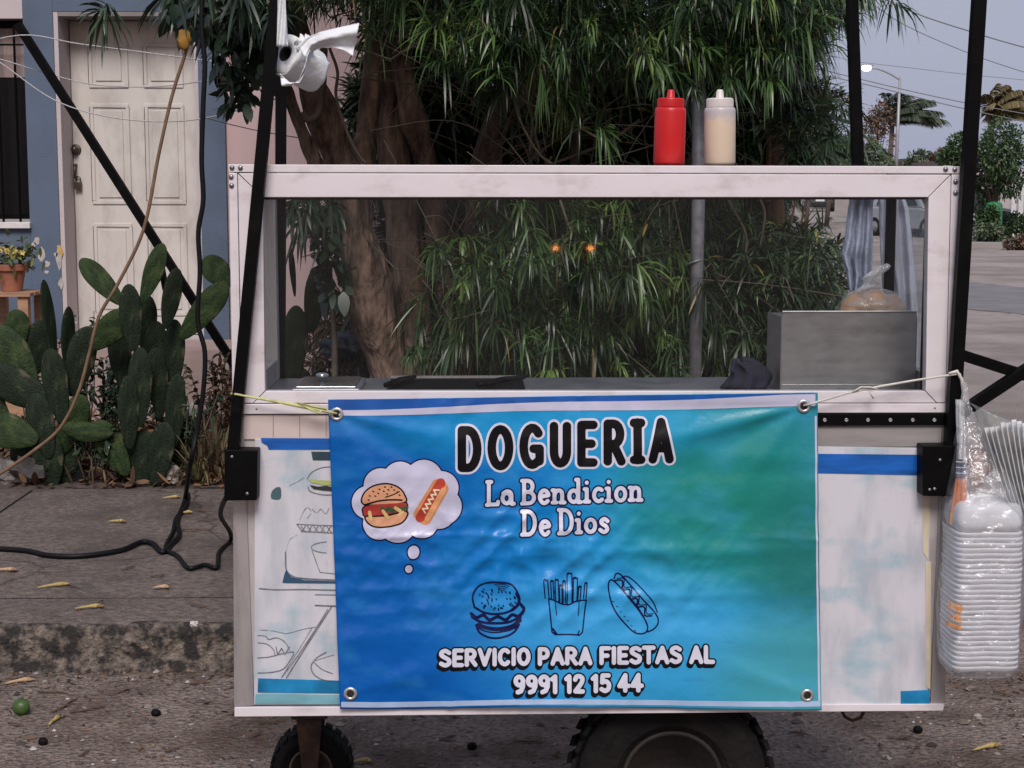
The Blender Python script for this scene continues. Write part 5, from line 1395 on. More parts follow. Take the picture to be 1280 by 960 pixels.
M_leafA = leaf_mat("long_glossy_leaf", [(0, (.009, .021, .008)), (.45, (.031, .066, .022)), (.75, (.078, .150, .038)), (.93, (.16, .24, .06)), (1.0, (.26, .17, .05))], .36, .22)
M_leafS = leaf_mat("shrub_leaf", [(0, (.016, .030, .016)), (.5, (.042, .075, .036)), (.9, (.085, .14, .055)), (1.0, (.30, .26, .06))], .38, .12)
M_leafD = leaf_mat("shade_leaf", [(0, (.008, .016, .009)), (.6, (.020, .040, .018)), (1.0, (.04, .07, .03))], .45, .1)  # hedge leaf, colour darkened to stand for the shade behind the tree
M_leafB = leaf_mat("broad_leaf", [(0, (.012, .022, .014)), (.6, (.030, .055, .030)), (1.0, (.07, .11, .05))], .35, .12)
M_bark = mat("brown_bark", (.21, .145, .115), .95, 0, .5, 16, bump=.07, bscale=20, dirt=(.045, .030, .025), dirt_amt=.9, dscale=11, stretch=(1, 1, .28), dlo=.42, dhi=.62, spec=.15, detail=9)
M_twig = mat("grey_twig", (.085, .066, .048), .9, 0, .3, 20)

def limb(q, pts, r0, r1, n=16, sub=8, lump=.30):
    """pts: (px,py,Y) list -> bent tapered limb"""
    P = [PY(*p) for p in pts]; Q = [tuple(v) for v in P]
    path = sp3(Q, sub); m_ = len(path)
    rr_ = [(r0 + (r1-r0)*i/(m_-1))*(1 + lump*mn.noise(Vector(path[i])*6) + .5*lump*mn.noise(Vector(path[i])*15)) for i in range(m_)]
    q.tube(path, rr_, n)
    return path
def sp3(pts, n=5):
    P = [Vector(p) for p in pts]; P = [2*P[0]-P[1]] + P + [2*P[-1]-P[-2]]; out = []
    for i in range(1, len(P)-2):
        a, b_, c, d = P[i-1:i+3]
        for k in range(n):
            t = k/n; out.append(.5*((2*b_) + (-a+c)*t + (2*a-5*b_+4*c-d)*t*t + (-a+3*b_-3*c+d)*t**3))
    out.append(P[-2]); return out

# the big many-stemmed tree behind the cart
tb = PZ(545, 560, .14); to_ = Vector((PY(540, 470, 8.1).x, 8.1, .12))
tree = empty("garden_tree", tuple(to_)); tag(tree, "many stemmed tree with long drooping strap leaves behind the food cart", "tree")
stems = [
 ([(500, 575, 8.1), (492, 474, 8.1), (470, 400, 8.05), (448, 300, 8.0), (428, 215, 8.0), (402, 140, 7.95), (376, 70, 7.9), (350, -30, 7.8)], .135, .060),
 ([(448, 300, 8.0), (452, 215, 8.1), (462, 130, 8.2), (472, 40, 8.2), (490, -60, 8.2)], .075, .050),
 ([(448, 300, 8.02), (405, 225, 7.9), (372, 150, 7.8), (340, 60, 7.7)], .042, .022),
 ([(520, 575, 8.3), (520, 474, 8.3), (515, 380, 8.35), (500, 250, 8.4), (482, 100, 8.4), (486, -50, 8.4)], .115, .060),
 ([(560, 575, 8.3), (575, 470, 8.3), (560, 360, 8.3), (535, 215, 8.25), (512, 130, 8.2), (500, 60, 8.2)], .080, .055),
 ([(590, 575, 8.5), (580, 440, 8.5), (592, 300, 8.5), (604, 200, 8.5), (640, 95, 8.4), (660, 20, 8.3)], .065, .045),
 ([(605, 575, 8.4), (625, 470, 8.4), (630, 350, 8.4), (620, 180, 8.5), (688, 75, 8.5), (740, -10, 8.4)], .050, .036),
 ([(640, 575, 8.7), (690, 420, 8.7), (700, 320, 8.7), (720, 190, 8.7), (715, 60, 8.7)], .040, .025),
 ([(650, 575, 8.6), (760, 420, 8.6), (800, 330, 8.5), (830, 250, 8.4), (900, 150, 8.2), (950, 60, 8.0)], .034, .022),
]
trunk = MB(); skel = []
for pts, r0, r1 in stems: skel += [p.copy() for p in limb(trunk, pts, r0, r1)]
trunk.build("trunk", M_bark, tree, tuple(to_), smooth=True)
# looping vine stem seen near the left fork
vqs = [MB() for _ in range(3)]; vqs[0].tube(sp3([tuple(PY(x, y, 7.7)) for x, y in ((405, 60), (403, 110), (398, 140), (386, 150), (378, 140))], 5), .018, 8)
vqs[1].tube(sp3([tuple(PY(x, y, 7.6)) for x, y in ((412, 60), (422, 90), (420, 120), (432, 160), (446, 190), (458, 205))], 5), .008, 6)
vqs[2].tube(sp3([tuple(PY(x, y, 7.2)) for x, y in ((640, 110), (650, 150), (672, 190), (690, 205))], 5), .006, 6)
for (x0_, y0_, x1_, y1_, Y_, r_) in ((640, 85, 662, 195, 7.4, .006), (660, 90, 676, 195, 7.4, .006), (600, 110, 760, 180, 7.3, .007), (560, 60, 590, 100, 7.5, .008), (705, 180, 745, 60, 7.4, .006), (520, 10, 620, 60, 7.4, .008), (800, 150, 690, 205, 7.6, .009), (770, 40, 800, 60, 7.2, .008), (700, 250, 760, 330, 7.0, .006), (690, 195, 640, 300, 7.6, .007), (910, 250, 930, 330, 7.2, .006), (945, 240, 950, 310, 7.2, .006)):
    mx_, my_ = (x0_+x1_)/2 + random.uniform(-14, 14), (y0_+y1_)/2 + random.uniform(-10, 10)
    vqs.append(MB().tube(sp3([tuple(PY(x, y, Y_)) for x, y in ((x0_, y0_), (mx_, my_), (x1_, y1_))], 5), r_, 6))
for vq in vqs: vq.build("bare_twig", M_twig, tree, tuple(to_), smooth=True)
rg = np.random.default_rng(11)
regs = [  # cx, cy, rx, ry, Y0, Y1, n
 (720, -10, 360, 60, 6.9, 9.0, 330), (620, 20, 130, 50, 6.9, 8.2, 80), (640, 72, 90, 40, 6.8, 7.6, 44), (780, 30, 110, 60, 7.0, 9.0, 90),
 (900, 45, 110, 72, 6.6, 8.0, 150), (965, 36, 56, 60, 6.6, 7.8, 80), (1050, -14, 66, 20, 6.6, 7.6, 16), (400, -30, 90, 30, 7.0, 8.2, 30),
 (590, 345, 62, 60, 7.1, 7.8, 34), (655, 392, 80, 60, 6.9, 7.7, 50), (770, 380, 150, 100, 6.9, 8.4, 190), (750, 290, 140, 60, 7.4, 8.8, 100), (700, 300, 120, 60, 7.8, 8.8, 60),
 (860, 330, 100, 110, 7.2, 8.6, 90), (620, 285, 40, 40, 7.0, 7.6, 12), (690, 450, 150, 45, 7.5, 8.6, 60), (480, 10, 50, 40, 7.2, 8.0, 14), (716, 110, 30, 80, 6.9, 7.4, 9), (540, 420, 22, 40, 7.3, 7.7, 8),
 (670, -190, 390, 150, 6.6, 10.2, 860), (480, -120, 220, 90, 7.0, 9.6, 220),  # upper crown out of view, added to block skylight from above
]
C = np.concatenate([region(*r_, rg) for r_ in regs])
ax = axes_for(C, (tb.x, 8.4, 1.6), rg, .35)
V1, F1, T1 = clusters(C, ax, rg, 26, (.075, .22), (.006, .0125), (.15, 1.4), tintm=.42, tints=.24)
# dense foliage deep in the tree, tinted darker to paint in its shade
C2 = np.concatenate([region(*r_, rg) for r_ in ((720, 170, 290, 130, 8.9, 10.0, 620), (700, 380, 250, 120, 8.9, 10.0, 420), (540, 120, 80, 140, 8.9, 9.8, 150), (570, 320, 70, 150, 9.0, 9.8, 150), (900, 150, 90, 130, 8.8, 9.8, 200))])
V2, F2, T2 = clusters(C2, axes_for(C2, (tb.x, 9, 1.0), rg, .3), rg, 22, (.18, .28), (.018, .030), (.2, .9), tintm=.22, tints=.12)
V = np.concatenate([V1, V2]); Fc = np.concatenate([F1, F2 + len(V1)]); T = np.concatenate([T1, T2])
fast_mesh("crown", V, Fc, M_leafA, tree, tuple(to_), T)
# twigs carrying the clusters
sk_ = np.array([tuple(p) for p in skel])
tq = MB()
for i in rg.choice(len(C)-1120, 330, replace=False):
    c_ = C[i]; dd = np.linalg.norm((sk_-c_)*np.array([1, 1, .8]) + np.array([0, 0, -.25]), axis=1); j = int(np.argmin(dd)); s_ = sk_[j]
    d_ = Vector(s_-c_)
    if d_.length > .5: d_ = d_.normalized()*.5
    mid = Vector(c_) + d_*.5 + Vector((rg.normal(0, .04), rg.normal(0, .04), -.06))
    tq.tube([Vector(c_)+Vector((0, 0, .06)), mid, Vector(c_)+d_], [.002, .0035, .005], 5)
for k in range(170):
    c_ = region(*((760, 340, 240, 130, 7.0, 8.2, 1), (800, 120, 200, 90, 7.2, 8.4, 1), (620, 140, 90, 70, 7.2, 8.2, 1))[k % 3], rg)[0]; p_ = Vector(c_)
    d_ = Vector((rg.normal(0, .22), rg.normal(0, .12), rg.normal(-.05, .16)))
    tq.tube(sp3([tuple(p_-d_), tuple(p_+Vector((rg.normal(0, .03), 0, .05+rg.normal(0, .03)))), tuple(p_+d_)], 4), .0028, 4)
tq.build("branches", M_twig, tree, tuple(to_), smooth=True)

# leafy shrub right of the tree, in front of the galvanised pole
so_ = Vector((PY(960, 470, 7.8).x, 7.8, .1))
shrub = empty("leafy_shrub", tuple(so_)); tag(shrub, "bushy narrow leaved shrub between the galvanised pole and street", "shrub")
rg = np.random.default_rng(21)
C = np.concatenate([region(*r_, rg) for r_ in ((955, 400, 90, 95, 7.2, 8.4, 240), (1000, 350, 46, 55, 7.2, 8.0, 60), (910, 330, 60, 80, 7.6, 8.6, 70), (930, 470, 120, 70, 7.4, 8.4, 140), (1010, 158, 46, 40, 7.4, 8.2, 54), (985, 120, 30, 50, 7.4, 8.0, 26), (1000, 420, 50, 60, 7.2, 8.0, 60))])
V, Fc, T = clusters(C, axes_for(C, (so_.x, 8.0, .8), rg, .5), rg, 22, (.11, .18), (.008, .013), (.2, .9), tintm=.5)
fast_mesh("crown", V, Fc, M_leafS, shrub, tuple(so_), T)
q = MB()
for k in range(13):
    a_ = random.uniform(0, 6.28); x1_ = 930 + 90*math.cos(a_) + 20; y1_ = 330 + 90*math.sin(a_)
    limb(q, [(945+random.uniform(-20, 20), 560, 7.8), (945+random.uniform(-30, 30), 450, 7.8+random.uniform(-.2, .2)), (x1_, y1_, 7.8+random.uniform(-.4, .4))], .018, .006, 6, 4)
limb(q, [(985, 560, 8.0), (976, 400, 8.0), (972, 300, 8.0), (972, 205, 8.0), (971, 130, 8.0), (980, 60, 7.9)], .036, .028, 10)
limb(q, [(960, 560, 8.1), (961, 205, 8.1), (962, 130, 8.1)], .016, .014, 8)
limb(q, [(972, 205, 8.0), (990, 180, 7.9), (1012, 160, 7.8)], .010, .005, 6)
q.build("trunk", mat("orange_bark", (.20, .115, .070), .9, 0, .3, 10, bump=.006, bscale=30, stretch=(1, 1, .4)), shrub, tuple(so_), smooth=True)

# hedge added as a backdrop, shade put into its leaf colour
rg = np.random.default_rng(31)
ho_ = Vector((PY(760, 400, 11.2).x, 11.2, .05))
hedge = empty("backdrop_hedge", tuple(ho_)); tag(hedge, "dense backdrop hedge, leaves darkened for shade, behind the many stemmed tree", "hedge")
C = np.concatenate([region(*r_, rg) for r_ in ((745, 390, 210, 130, 10.8, 12.0, 420), (740, 250, 200, 110, 10.8, 12.0, 330), (840, 330, 140, 130, 10.6, 11.6, 200), (720, 120, 180, 100, 10.8, 12.0, 200))])
V, Fc, T = clusters(C, axes_for(C, (ho_.x, 11.4, 1.0), rg, .4), rg, 20, (.20, .30), (.03, .05), (.1, .7), tintm=.35)
fast_mesh("foliage", V, Fc, M_leafD, hedge, tuple(ho_), T)
q = MB()
for k in range(9): limb(q, [(600+38*k, 520, 11.4), (600+38*k+random.uniform(-20, 20), 380, 11.4), (600+38*k+random.uniform(-40, 40), 200, 11.4)], .03, .012, 6, 4)
q.build("trunk", M_bark, hedge, tuple(ho_), smooth=True)

# broad-leaved climber at the upper left and down the left trunk
rg = np.random.default_rng(41)
vo = Vector((PY(420, 330, 7.75).x, 7.75, .12))
vine = empty("climbing_vine", tuple(vo)); tag(vine, "dark broad leaved climber hanging by the door and left trunk", "vine")
BW = np.array([.15, .85, 1.0, .70, .06])
def broad(regs_, L, W, rg, n_per=1):
    C_ = np.concatenate([region(*r_, rg) for r_ in regs_]); N = len(C_)
    d_ = rg.normal(0, 1, (N, 3)) + np.array([0, -.4, -.7])
    return leaves_np(C_, d_, rg.uniform(*L, N), rg.uniform(*W, N), rg.uniform(.1, .5, N), rg, BW), np.repeat(np.clip(rg.normal(.4, .2, N), 0, 1), 10)
(V1, F1), T1 = broad(((275, 15, 66, 36, 7.0, 7.9, 230), (305, 70, 40, 46, 7.1, 7.8, 190), (296, 120, 20, 24, 7.2, 7.6, 34), (235, 0, 34, 18, 7.0, 7.8, 50), (330, 30, 40, 60, 7.3, 8.0, 120), (405, 300, 16, 55, 7.6, 7.9, 70), (418, 350, 20, 30, 7.6, 7.9, 50), (395, 265, 14, 20, 7.6, 7.9, 24)), (.06, .11), (.035, .060), rg)
C = np.concatenate([region(*r_, rg) for r_ in ((265, -22, 50, 20, 6.8, 7.6, 14), (320, 10, 50, 34, 7.0, 7.6, 20), (138, 4, 5, 4, 7.0, 7.2, 2), (395, 255, 22, 20, 7.4, 7.8, 8), (380, 250, 10, 12, 7.2, 7.4, 5))])
V2, F2, T2 = clusters(C, axes_for(C, (vo.x, 8, 3.2), rg, -.1), rg, 18, (.13, .20), (.012, .018), (.3, 1.0), tintm=.3)
fast_mesh("foliage", np.concatenate([V1, V2]), np.concatenate([F1, F2+len(V1)]), M_leafB, vine, tuple(vo), np.concatenate([T1, T2]))
q = MB()
limb(q, [(415, 560, 7.8), (418, 420, 7.78), (405, 300, 7.75), (385, 200, 7.7), (345, 90, 7.65), (290, 20, 7.5), (230, -30, 7.4)], .014, .007, 7, 5)
limb(q, [(345, 90, 7.65), (310, 100, 7.5), (292, 130, 7.4)], .006, .003, 6, 5)
limb(q, [(300, 20, 7.5), (220, -30, 7.2), (138, -12, 7.1)], .007, .004, 6, 5)
q.build("stem", M_twig, vine, tuple(vo), smooth=True)

# ------------------------------------------------------------------ prickly pear
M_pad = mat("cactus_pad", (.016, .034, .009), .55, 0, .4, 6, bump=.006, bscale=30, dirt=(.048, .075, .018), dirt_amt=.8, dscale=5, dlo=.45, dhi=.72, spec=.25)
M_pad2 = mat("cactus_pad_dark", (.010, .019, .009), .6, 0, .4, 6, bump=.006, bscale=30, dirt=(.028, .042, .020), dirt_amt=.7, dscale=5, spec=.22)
def areoles(m):
    n, l = m.node_tree.nodes, m.node_tree.links; b_ = n["Principled BSDF"]; src = b_.inputs['Base Color'].links[0].from_socket
    t = n.new("ShaderNodeTexCoord"); mp_ = n.new("ShaderNodeMapping"); mp_.inputs['Scale'].default_value = (8, 2, 13)
    v_ = n.new("ShaderNodeTexVoronoi"); v_.inputs['Scale'].default_value = 1.0; v_.inputs['Randomness'].default_value = .55
    l.new(t.outputs['Object'], mp_.inputs[0]); l.new(mp_.outputs[0], v_.inputs['Vector'])
    r_ = n.new("ShaderNodeMapRange"); r_.inputs[1].default_value = .10; r_.inputs[2].default_value = .17; r_.inputs[3].default_value = .75; r_.inputs[4].default_value = 0
    l.new(v_.outputs['Distance'], r_.inputs[0])
    mx = n.new("ShaderNodeMixRGB"); mx.inputs[2].default_value = (.14, .13, .09, 1); l.new(r_.outputs[0], mx.inputs[0]); l.new(src, mx.inputs[1])
    sc_ = n.new("ShaderNodeTexNoise"); sc_.inputs['Scale'].default_value = 3.5; sc_.inputs['Detail'].default_value = 6; l.new(t.outputs['Object'], sc_.inputs['Vector'])
    r2 = n.new("ShaderNodeMapRange"); r2.inputs[1].default_value = .62; r2.inputs[2].default_value = .70; r2.inputs[4].default_value = .6; l.new(sc_.outputs[0], r2.inputs[0])
    m2 = n.new("ShaderNodeMixRGB"); m2.inputs[2].default_value = (.11, .10, .06, 1); l.new(r2.outputs[0], m2.inputs[0]); l.new(mx.outputs[0], m2.inputs[1])
    l.new(m2.outputs[0], b_.inputs['Base Color'])
areoles(M_pad); areoles(M_pad2)
M_are = mat("areole", (.14, .12, .08), .9)
def pad_meshes(seed):
    q = MB(); nr, nc = 16, 18
    def prof_(t):
        if t > .60: return math.sqrt(max(0, 1-((t-.60)/.40)**2))
        k = t/.60; return .30 + .70*math.sin(k*math.pi/2)**.9
    vv, fs2 = [], []
    for i in range(nr+1):
        t = i/nr; t = t if t < .6 else .6 + .4*math.sin((t-.6)/.4*math.pi/2); w = max(.03, prof_(t)) if i < nr else .03
        if i == 0: w = .22
        th = .20*w**.8 + (.06 if i == 0 else 0)
        for k in range(nc):
            a_ = 2*math.pi*k/nc
            lump = 1 + .05*mn.noise(Vector((math.cos(a_)*1.2, t*3, seed)))
            bend = .10*math.sin(t*2.0+seed)
            vv.append((w*math.cos(a_)*lump*.5, th*math.sin(a_)*.5*lump + bend*.4*t, t-.5))
    for i in range(nr):
        for k in range(nc): fs2.append((i*nc+k, i*nc+(k+1) % nc, (i+1)*nc+(k+1) % nc, (i+1)*nc+k))
    fs2 += [tuple(range(nc-1, -1, -1)), tuple(nr*nc+k for k in range(nc))]
    q.add(vv, fs2)
    return q.mesh("pad", (0, 0, 0), True)
pad_src = [pad_meshes(s) for s in range(4)]
pads_a = [pm.copy() for pm in pad_src]; pads_b = [pm.copy() for pm in pad_src]
for pm in pads_a: pm.materials.append(M_pad)
for pm in pads_b: pm.materials.append(M_pad2)
def cactus(label, org, pads):
    r_ = empty("prickly_pear", org); tag(r_, label, "cactus", "prickly pears in the bed")
    for k, (cx_, cy_, ln, wd, ang, yaw, Y, dark) in enumerate(pads):
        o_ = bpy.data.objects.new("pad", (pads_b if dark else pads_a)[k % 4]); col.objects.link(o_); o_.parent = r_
        p_ = PY(cx_, cy_, Y); s_ = Y/F
        o_.location = p_ - Vector(org)
        o_.rotation_mode = 'XYZ'
        m_ = Matrix.Rotation(R(ang), 4, 'Y') @ Matrix.Rotation(R(yaw), 4, 'Z')
        o_.rotation_euler = m_.to_euler()
        o_.scale = (wd*s_*1.04/(math.cos(R(yaw)) if abs(yaw) < 50 else 1), wd*s_*.95, ln*s_*1.06)
    return r_
o1 = tuple(PY(185, 605, 7.75)); o2 = tuple(PY(55, 605, 7.8)); o3 = tuple(PY(375, 560, 8.3))
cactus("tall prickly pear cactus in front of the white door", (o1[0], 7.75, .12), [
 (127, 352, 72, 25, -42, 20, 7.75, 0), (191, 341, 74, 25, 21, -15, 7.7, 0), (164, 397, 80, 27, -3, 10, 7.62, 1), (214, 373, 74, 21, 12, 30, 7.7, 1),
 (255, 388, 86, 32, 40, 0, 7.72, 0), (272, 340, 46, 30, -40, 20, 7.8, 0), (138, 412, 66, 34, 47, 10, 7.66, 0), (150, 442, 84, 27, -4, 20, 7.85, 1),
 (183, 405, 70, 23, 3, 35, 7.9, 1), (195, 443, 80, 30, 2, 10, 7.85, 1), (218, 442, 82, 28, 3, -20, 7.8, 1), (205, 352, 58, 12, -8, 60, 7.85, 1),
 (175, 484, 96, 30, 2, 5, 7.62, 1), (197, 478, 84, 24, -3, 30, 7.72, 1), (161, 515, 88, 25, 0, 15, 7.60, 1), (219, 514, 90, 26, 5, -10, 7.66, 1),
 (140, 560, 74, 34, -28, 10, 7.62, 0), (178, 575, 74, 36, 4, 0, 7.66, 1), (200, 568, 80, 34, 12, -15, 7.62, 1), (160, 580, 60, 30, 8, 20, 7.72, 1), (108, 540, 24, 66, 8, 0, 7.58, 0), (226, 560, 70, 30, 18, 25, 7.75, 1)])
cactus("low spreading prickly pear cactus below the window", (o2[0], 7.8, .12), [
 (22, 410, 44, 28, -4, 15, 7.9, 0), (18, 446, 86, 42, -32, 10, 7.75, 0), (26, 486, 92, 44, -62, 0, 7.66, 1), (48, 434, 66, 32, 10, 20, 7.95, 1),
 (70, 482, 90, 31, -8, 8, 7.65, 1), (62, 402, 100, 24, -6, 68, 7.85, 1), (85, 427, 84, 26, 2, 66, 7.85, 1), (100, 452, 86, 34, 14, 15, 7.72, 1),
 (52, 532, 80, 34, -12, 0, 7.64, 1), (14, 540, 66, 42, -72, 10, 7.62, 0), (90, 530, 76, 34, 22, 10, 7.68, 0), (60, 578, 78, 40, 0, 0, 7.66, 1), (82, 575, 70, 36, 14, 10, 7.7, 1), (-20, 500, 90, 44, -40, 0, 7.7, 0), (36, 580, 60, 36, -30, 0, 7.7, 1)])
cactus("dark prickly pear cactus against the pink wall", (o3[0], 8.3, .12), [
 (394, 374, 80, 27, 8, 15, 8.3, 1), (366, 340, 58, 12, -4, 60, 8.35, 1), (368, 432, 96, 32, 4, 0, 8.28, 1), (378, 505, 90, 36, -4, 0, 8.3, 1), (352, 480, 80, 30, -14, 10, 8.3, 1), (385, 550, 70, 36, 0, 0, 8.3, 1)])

# ------------------------------------------------------------------ small plants, litter and grasses in the bed
rg = np.random.default_rng(51)
MATS_dead = leaf_mat("dry_weed_leaf", [(0, (.03, .018, .012)), (.5, (.10, .05, .03)), (.8, (.05, .07, .03)), (1, (.16, .09, .05))], .7, .1)
def weed(px, py, Y, hpx, n, label, m, L=(.03, .06), W=(.015, .025), dr=(.1, .5)):
    o_ = PY(px, py, Y); o_ = (o_.x, Y, .14)
    top_ = PY(px, py-hpx, Y)
    e_ = empty("weed", o_); tag(e_, label, "plant", "small plants in the bed")
    q = MB(); cs = []
    for k in range(5):
        p1 = Vector((o_[0]+rg.normal(0, .03), Y+rg.normal(0, .04), .14)); p2 = Vector((top_.x+rg.normal(0, .07), Y+rg.normal(0, .05), max(.25, top_.z-rg.uniform(0, .12))))
        q.tube([p1, (p1+p2)/2+Vector((rg.normal(0, .02), 0, 0)), p2], [.005, .004, .002], 5)
        for j in range(n//5): cs.append(tuple(p1.lerp(p2, rg.uniform(.45, 1.0))))
    q.build("stem", M_twig, e_, o_, smooth=True)
    cs = np.array(cs); N = len(cs)
    V_, F_ = leaves_np(cs, rg.normal(0, 1, (N, 3))+np.array([0, -.2, .3]), rg.uniform(*L, N), rg.uniform(*W, N), rg.uniform(*dr, N), rg, BW)
    fast_mesh("foliage", V_, F_, m, e_, o_, np.repeat(np.clip(rg.normal(.5, .2, N), 0, 1), 10))
weed(112, 520, 8.2, 135, 130, "small dark leafed weed sprouting against the door jamb", M_leafB)
weed(135, 560, 7.95, 120, 220, "bushy weed with small dark leaves between the two cacti", M_leafB)
weed(45, 520, 8.6, 100, 160, "leafy seedling at the foot of the blue wall", M_leafB)
weed(243, 600, 7.7, 120, 130, "thin weed at the right edge of the door cactus", M_leafB, (.05, .09), (.01, .016))
weed(120, 600, 7.62, 80, 140, "low weed at the sidewalk edge beside the cactus foot", M_leafB)
weed(205, 520, 8.4, 70, 200, "leafy dark weed behind the tall cactus at the step", M_leafB)
weed(258, 520, 8.3, 80, 200, "reddish twiggy weed by the step end", MATS_dead)
weed(150, 500, 8.5, 60, 160, "low dark seedling patch before the pink step", M_leafB)
weed(285, 560, 8.0, 100, 160, "dry brown weed beside the cart corner", MATS_dead)
# dry grass tuft and leaf litter (uncountable)
C = np.concatenate([region(*r_, rg) for r_ in ((262, 545, 30, 60, 7.6, 8.6, 60), (420, 470, 60, 60, 8.6, 9.6, 110), (300, 520, 40, 60, 8.0, 8.8, 40), (235, 480, 40, 30, 8.2, 8.8, 26))])
C[:, 2] = .14
V, Fc, T = clusters(C, np.tile([0, 0, 1.0], (len(C), 1)) + rg.normal(0, .15, C.shape), rg, 16, (.18, .42), (.006, .014), (.2, 1.0), (.05, .7), .02, .5, .3)
og = fast_mesh("dry_grass", V, Fc, leaf_mat("dry_blade", [(0, (.05, .025, .018)), (.4, (.12, .065, .035)), (.7, (.06, .075, .03)), (1, (.22, .14, .07))], .7, .1), None, (C[0][0], C[0][1], .14), T)
tag(og, "brown dry grass tufts growing along the bed", "grass", kind="stuff")
N = 4600
P0 = np.stack([rg.uniform(-3.2, 1.0, N), rg.uniform(7.52, 9.6, N), np.zeros(N)], -1)
P0[:, 2] = .155 + .02*(P0[:, 1]-7.5)
d_ = rg.normal(0, 1, (N, 3))*np.array([1, 1, .55])
V, Fc = leaves_np(P0, d_, rg.uniform(.04, .13, N), rg.uniform(.012, .035, N), rg.uniform(-.1, .2, N), rg, BW)
ol = fast_mesh("leaf_litter", V, Fc, leaf_mat("dead_leaf", [(0, (.035, .020, .014)), (.5, (.11, .058, .032)), (.8, (.17, .085, .04)), (1, (.30, .22, .10))], .8, 0), None, (0, 8, .15), np.repeat(rg.uniform(0, 1, N), 10))
tag(ol, "brown dead leaves lying over the soil bed", "leaf litter", kind="stuff")
# dry shrub against the pink wall
do_ = (PY(430, 430, 9.4).x, 9.4, .15); dsh = empty("dry_shrub", do_); tag(dsh, "straggly dry brown shrub at the foot of the pink wall", "shrub")
C = np.concatenate([region(*r_, rg) for r_ in ((428, 430, 44, 52, 9.1, 9.7, 80), (440, 470, 60, 40, 9.1, 9.7, 50))])
V, Fc, T = clusters(C, rg.normal(0, 1, C.shape) + np.array([0, 0, .8]), rg, 16, (.07, .14), (.008, .018), (.1, .6), (.2, 1.6), .05, .5, .3)
fast_mesh("foliage", V, Fc, MATS["dry_blade"], dsh, do_, T)
q = MB()
for k in range(8): limb(q, [(430+random.uniform(-8, 8), 520, 9.4), (430+random.uniform(-20, 20), 460, 9.4), (428+random.uniform(-44, 44), 390+random.uniform(0, 40), 9.4)], .010, .004, 6, 4)
q.build("stem", M_twig, dsh, do_, smooth=True)
# stones along the bed edge
for k, (x, y, w_, lab) in enumerate(((215, 600, 14, "pale rock at the sidewalk edge under the cactus"), (36, 596, 22, "dark broken rock below the low cactus"), (8, 600, 20, "grey rock at the sidewalk edge below the planter"))):
    c_ = PY(x, y, 7.66); r_ = w_/F*7.66
    tag(MB().blob((c_.x, 7.66, .15+r_*.5), (r_, r_*.7, r_*.8), 10, 7, .7, k+3).build("rock", mat("rock_%d" % k, ((.30, .27, .25), (.05, .045, .045), (.16, .15, .14))[k], .9, 0, .3, 12, bump=.01), None, (c_.x, 7.66, .15)), lab, "rock")
# blue-black bag in the yard seen through the case
c_ = PY(434, 432, 8.9)
q = MB().blob((c_.x, 8.9, c_.z), (.14, .10, .075), 20, 14, .6, 2)
q.tube([(c_.x-.05, 8.9, c_.z-.05), (c_.x-.06, 8.9, .14)], .012, 6); q.tube([(c_.x+.06, 8.9, c_.z-.05), (c_.x+.08, 8.9, .14)], .012, 6)
tag(q.build("blue_sack", mat("blue_black_plastic", (.010, .035, .065), .25, 0, .6, 14, bump=.01, bscale=20), None, (c_.x, 8.9, .14), smooth=True), "dark blue plastic sack on sticks near the pink wall", "sack")

# planter on a wooden crate
c_ = PY(15, 358, 9.7)
crz = PY(15, 364, 9.7).z
cro = (c_.x, 9.7, .14)
crate = empty("wooden_crate", cro); tag(crate, "pale wooden crate carrying the terracotta flower pot", "crate")
M_wood = mat("crate_wood", (.36, .21, .13), .8, 0, .25, 6, stretch=(1, 1, 8))
wx = 24/F*9.7
for sx in (-1, 1):
    MB().box(c_.x+sx*wx-.03, c_.x+sx*wx+.03, 9.52, 9.58, .14, crz-.021).build("leg", M_wood, crate, cro)
    MB().box(c_.x+sx*wx-.03, c_.x+sx*wx+.03, 9.84, 9.90, .14, crz-.021).build("leg", M_wood, crate, cro)
for k in range(4): MB().box(c_.x-wx-.05, c_.x+wx+.05, 9.50+.105*k, 9.59+.105*k, crz-.02, crz).build("plank", M_wood, crate, cro)
for k in range(3): MB().box(c_.x-wx-.04, c_.x+wx+.04, 9.495, 9.515, .2+.14*k, .29+.14*k).build("plank", M_wood, crate, cro)
poto = (c_.x, 9.7, crz)
pot = empty("flower_pot", poto); tag(pot, "terracotta flower pot with pale yellow flowers below the window", "flower pot")
pr_ = 20/F*9.7; ph_ = PY(15, 330, 9.7).z - crz
MB().lathe([(pr_*.62, 0), (pr_*.85, ph_*.75), (pr_*1.0, ph_*.76), (pr_*1.03, ph_), (pr_*.92, ph_), (pr_*.85, ph_*.85), (.001, ph_*.82)], poto, 'z', 28).build("pot", mat("terracotta", (.30, .115, .07), .8, 0, .15, 8), pot, poto, smooth=False, bevel=.004)
N = 220
P0 = np.array(poto) + np.array([0, 0, ph_]) + rg.normal(0, 1, (N, 3))*np.array([.09, .06, .05]) + np.array([0, 0, .05])
V, Fc = leaves_np(P0, rg.normal(0, 1, (N, 3))+np.array([0, -.2, .3]), rg.uniform(.03, .07, N), rg.uniform(.015, .03, N), rg.uniform(.1, .5, N), rg, BW)
fast_mesh("foliage", V, Fc, leaf_mat("pot_leaf", [(0, (.03, .05, .02)), (.6, (.10, .13, .04)), (1, (.26, .28, .10))], .5), pot, poto, np.repeat(rg.uniform(0, 1, N), 10))
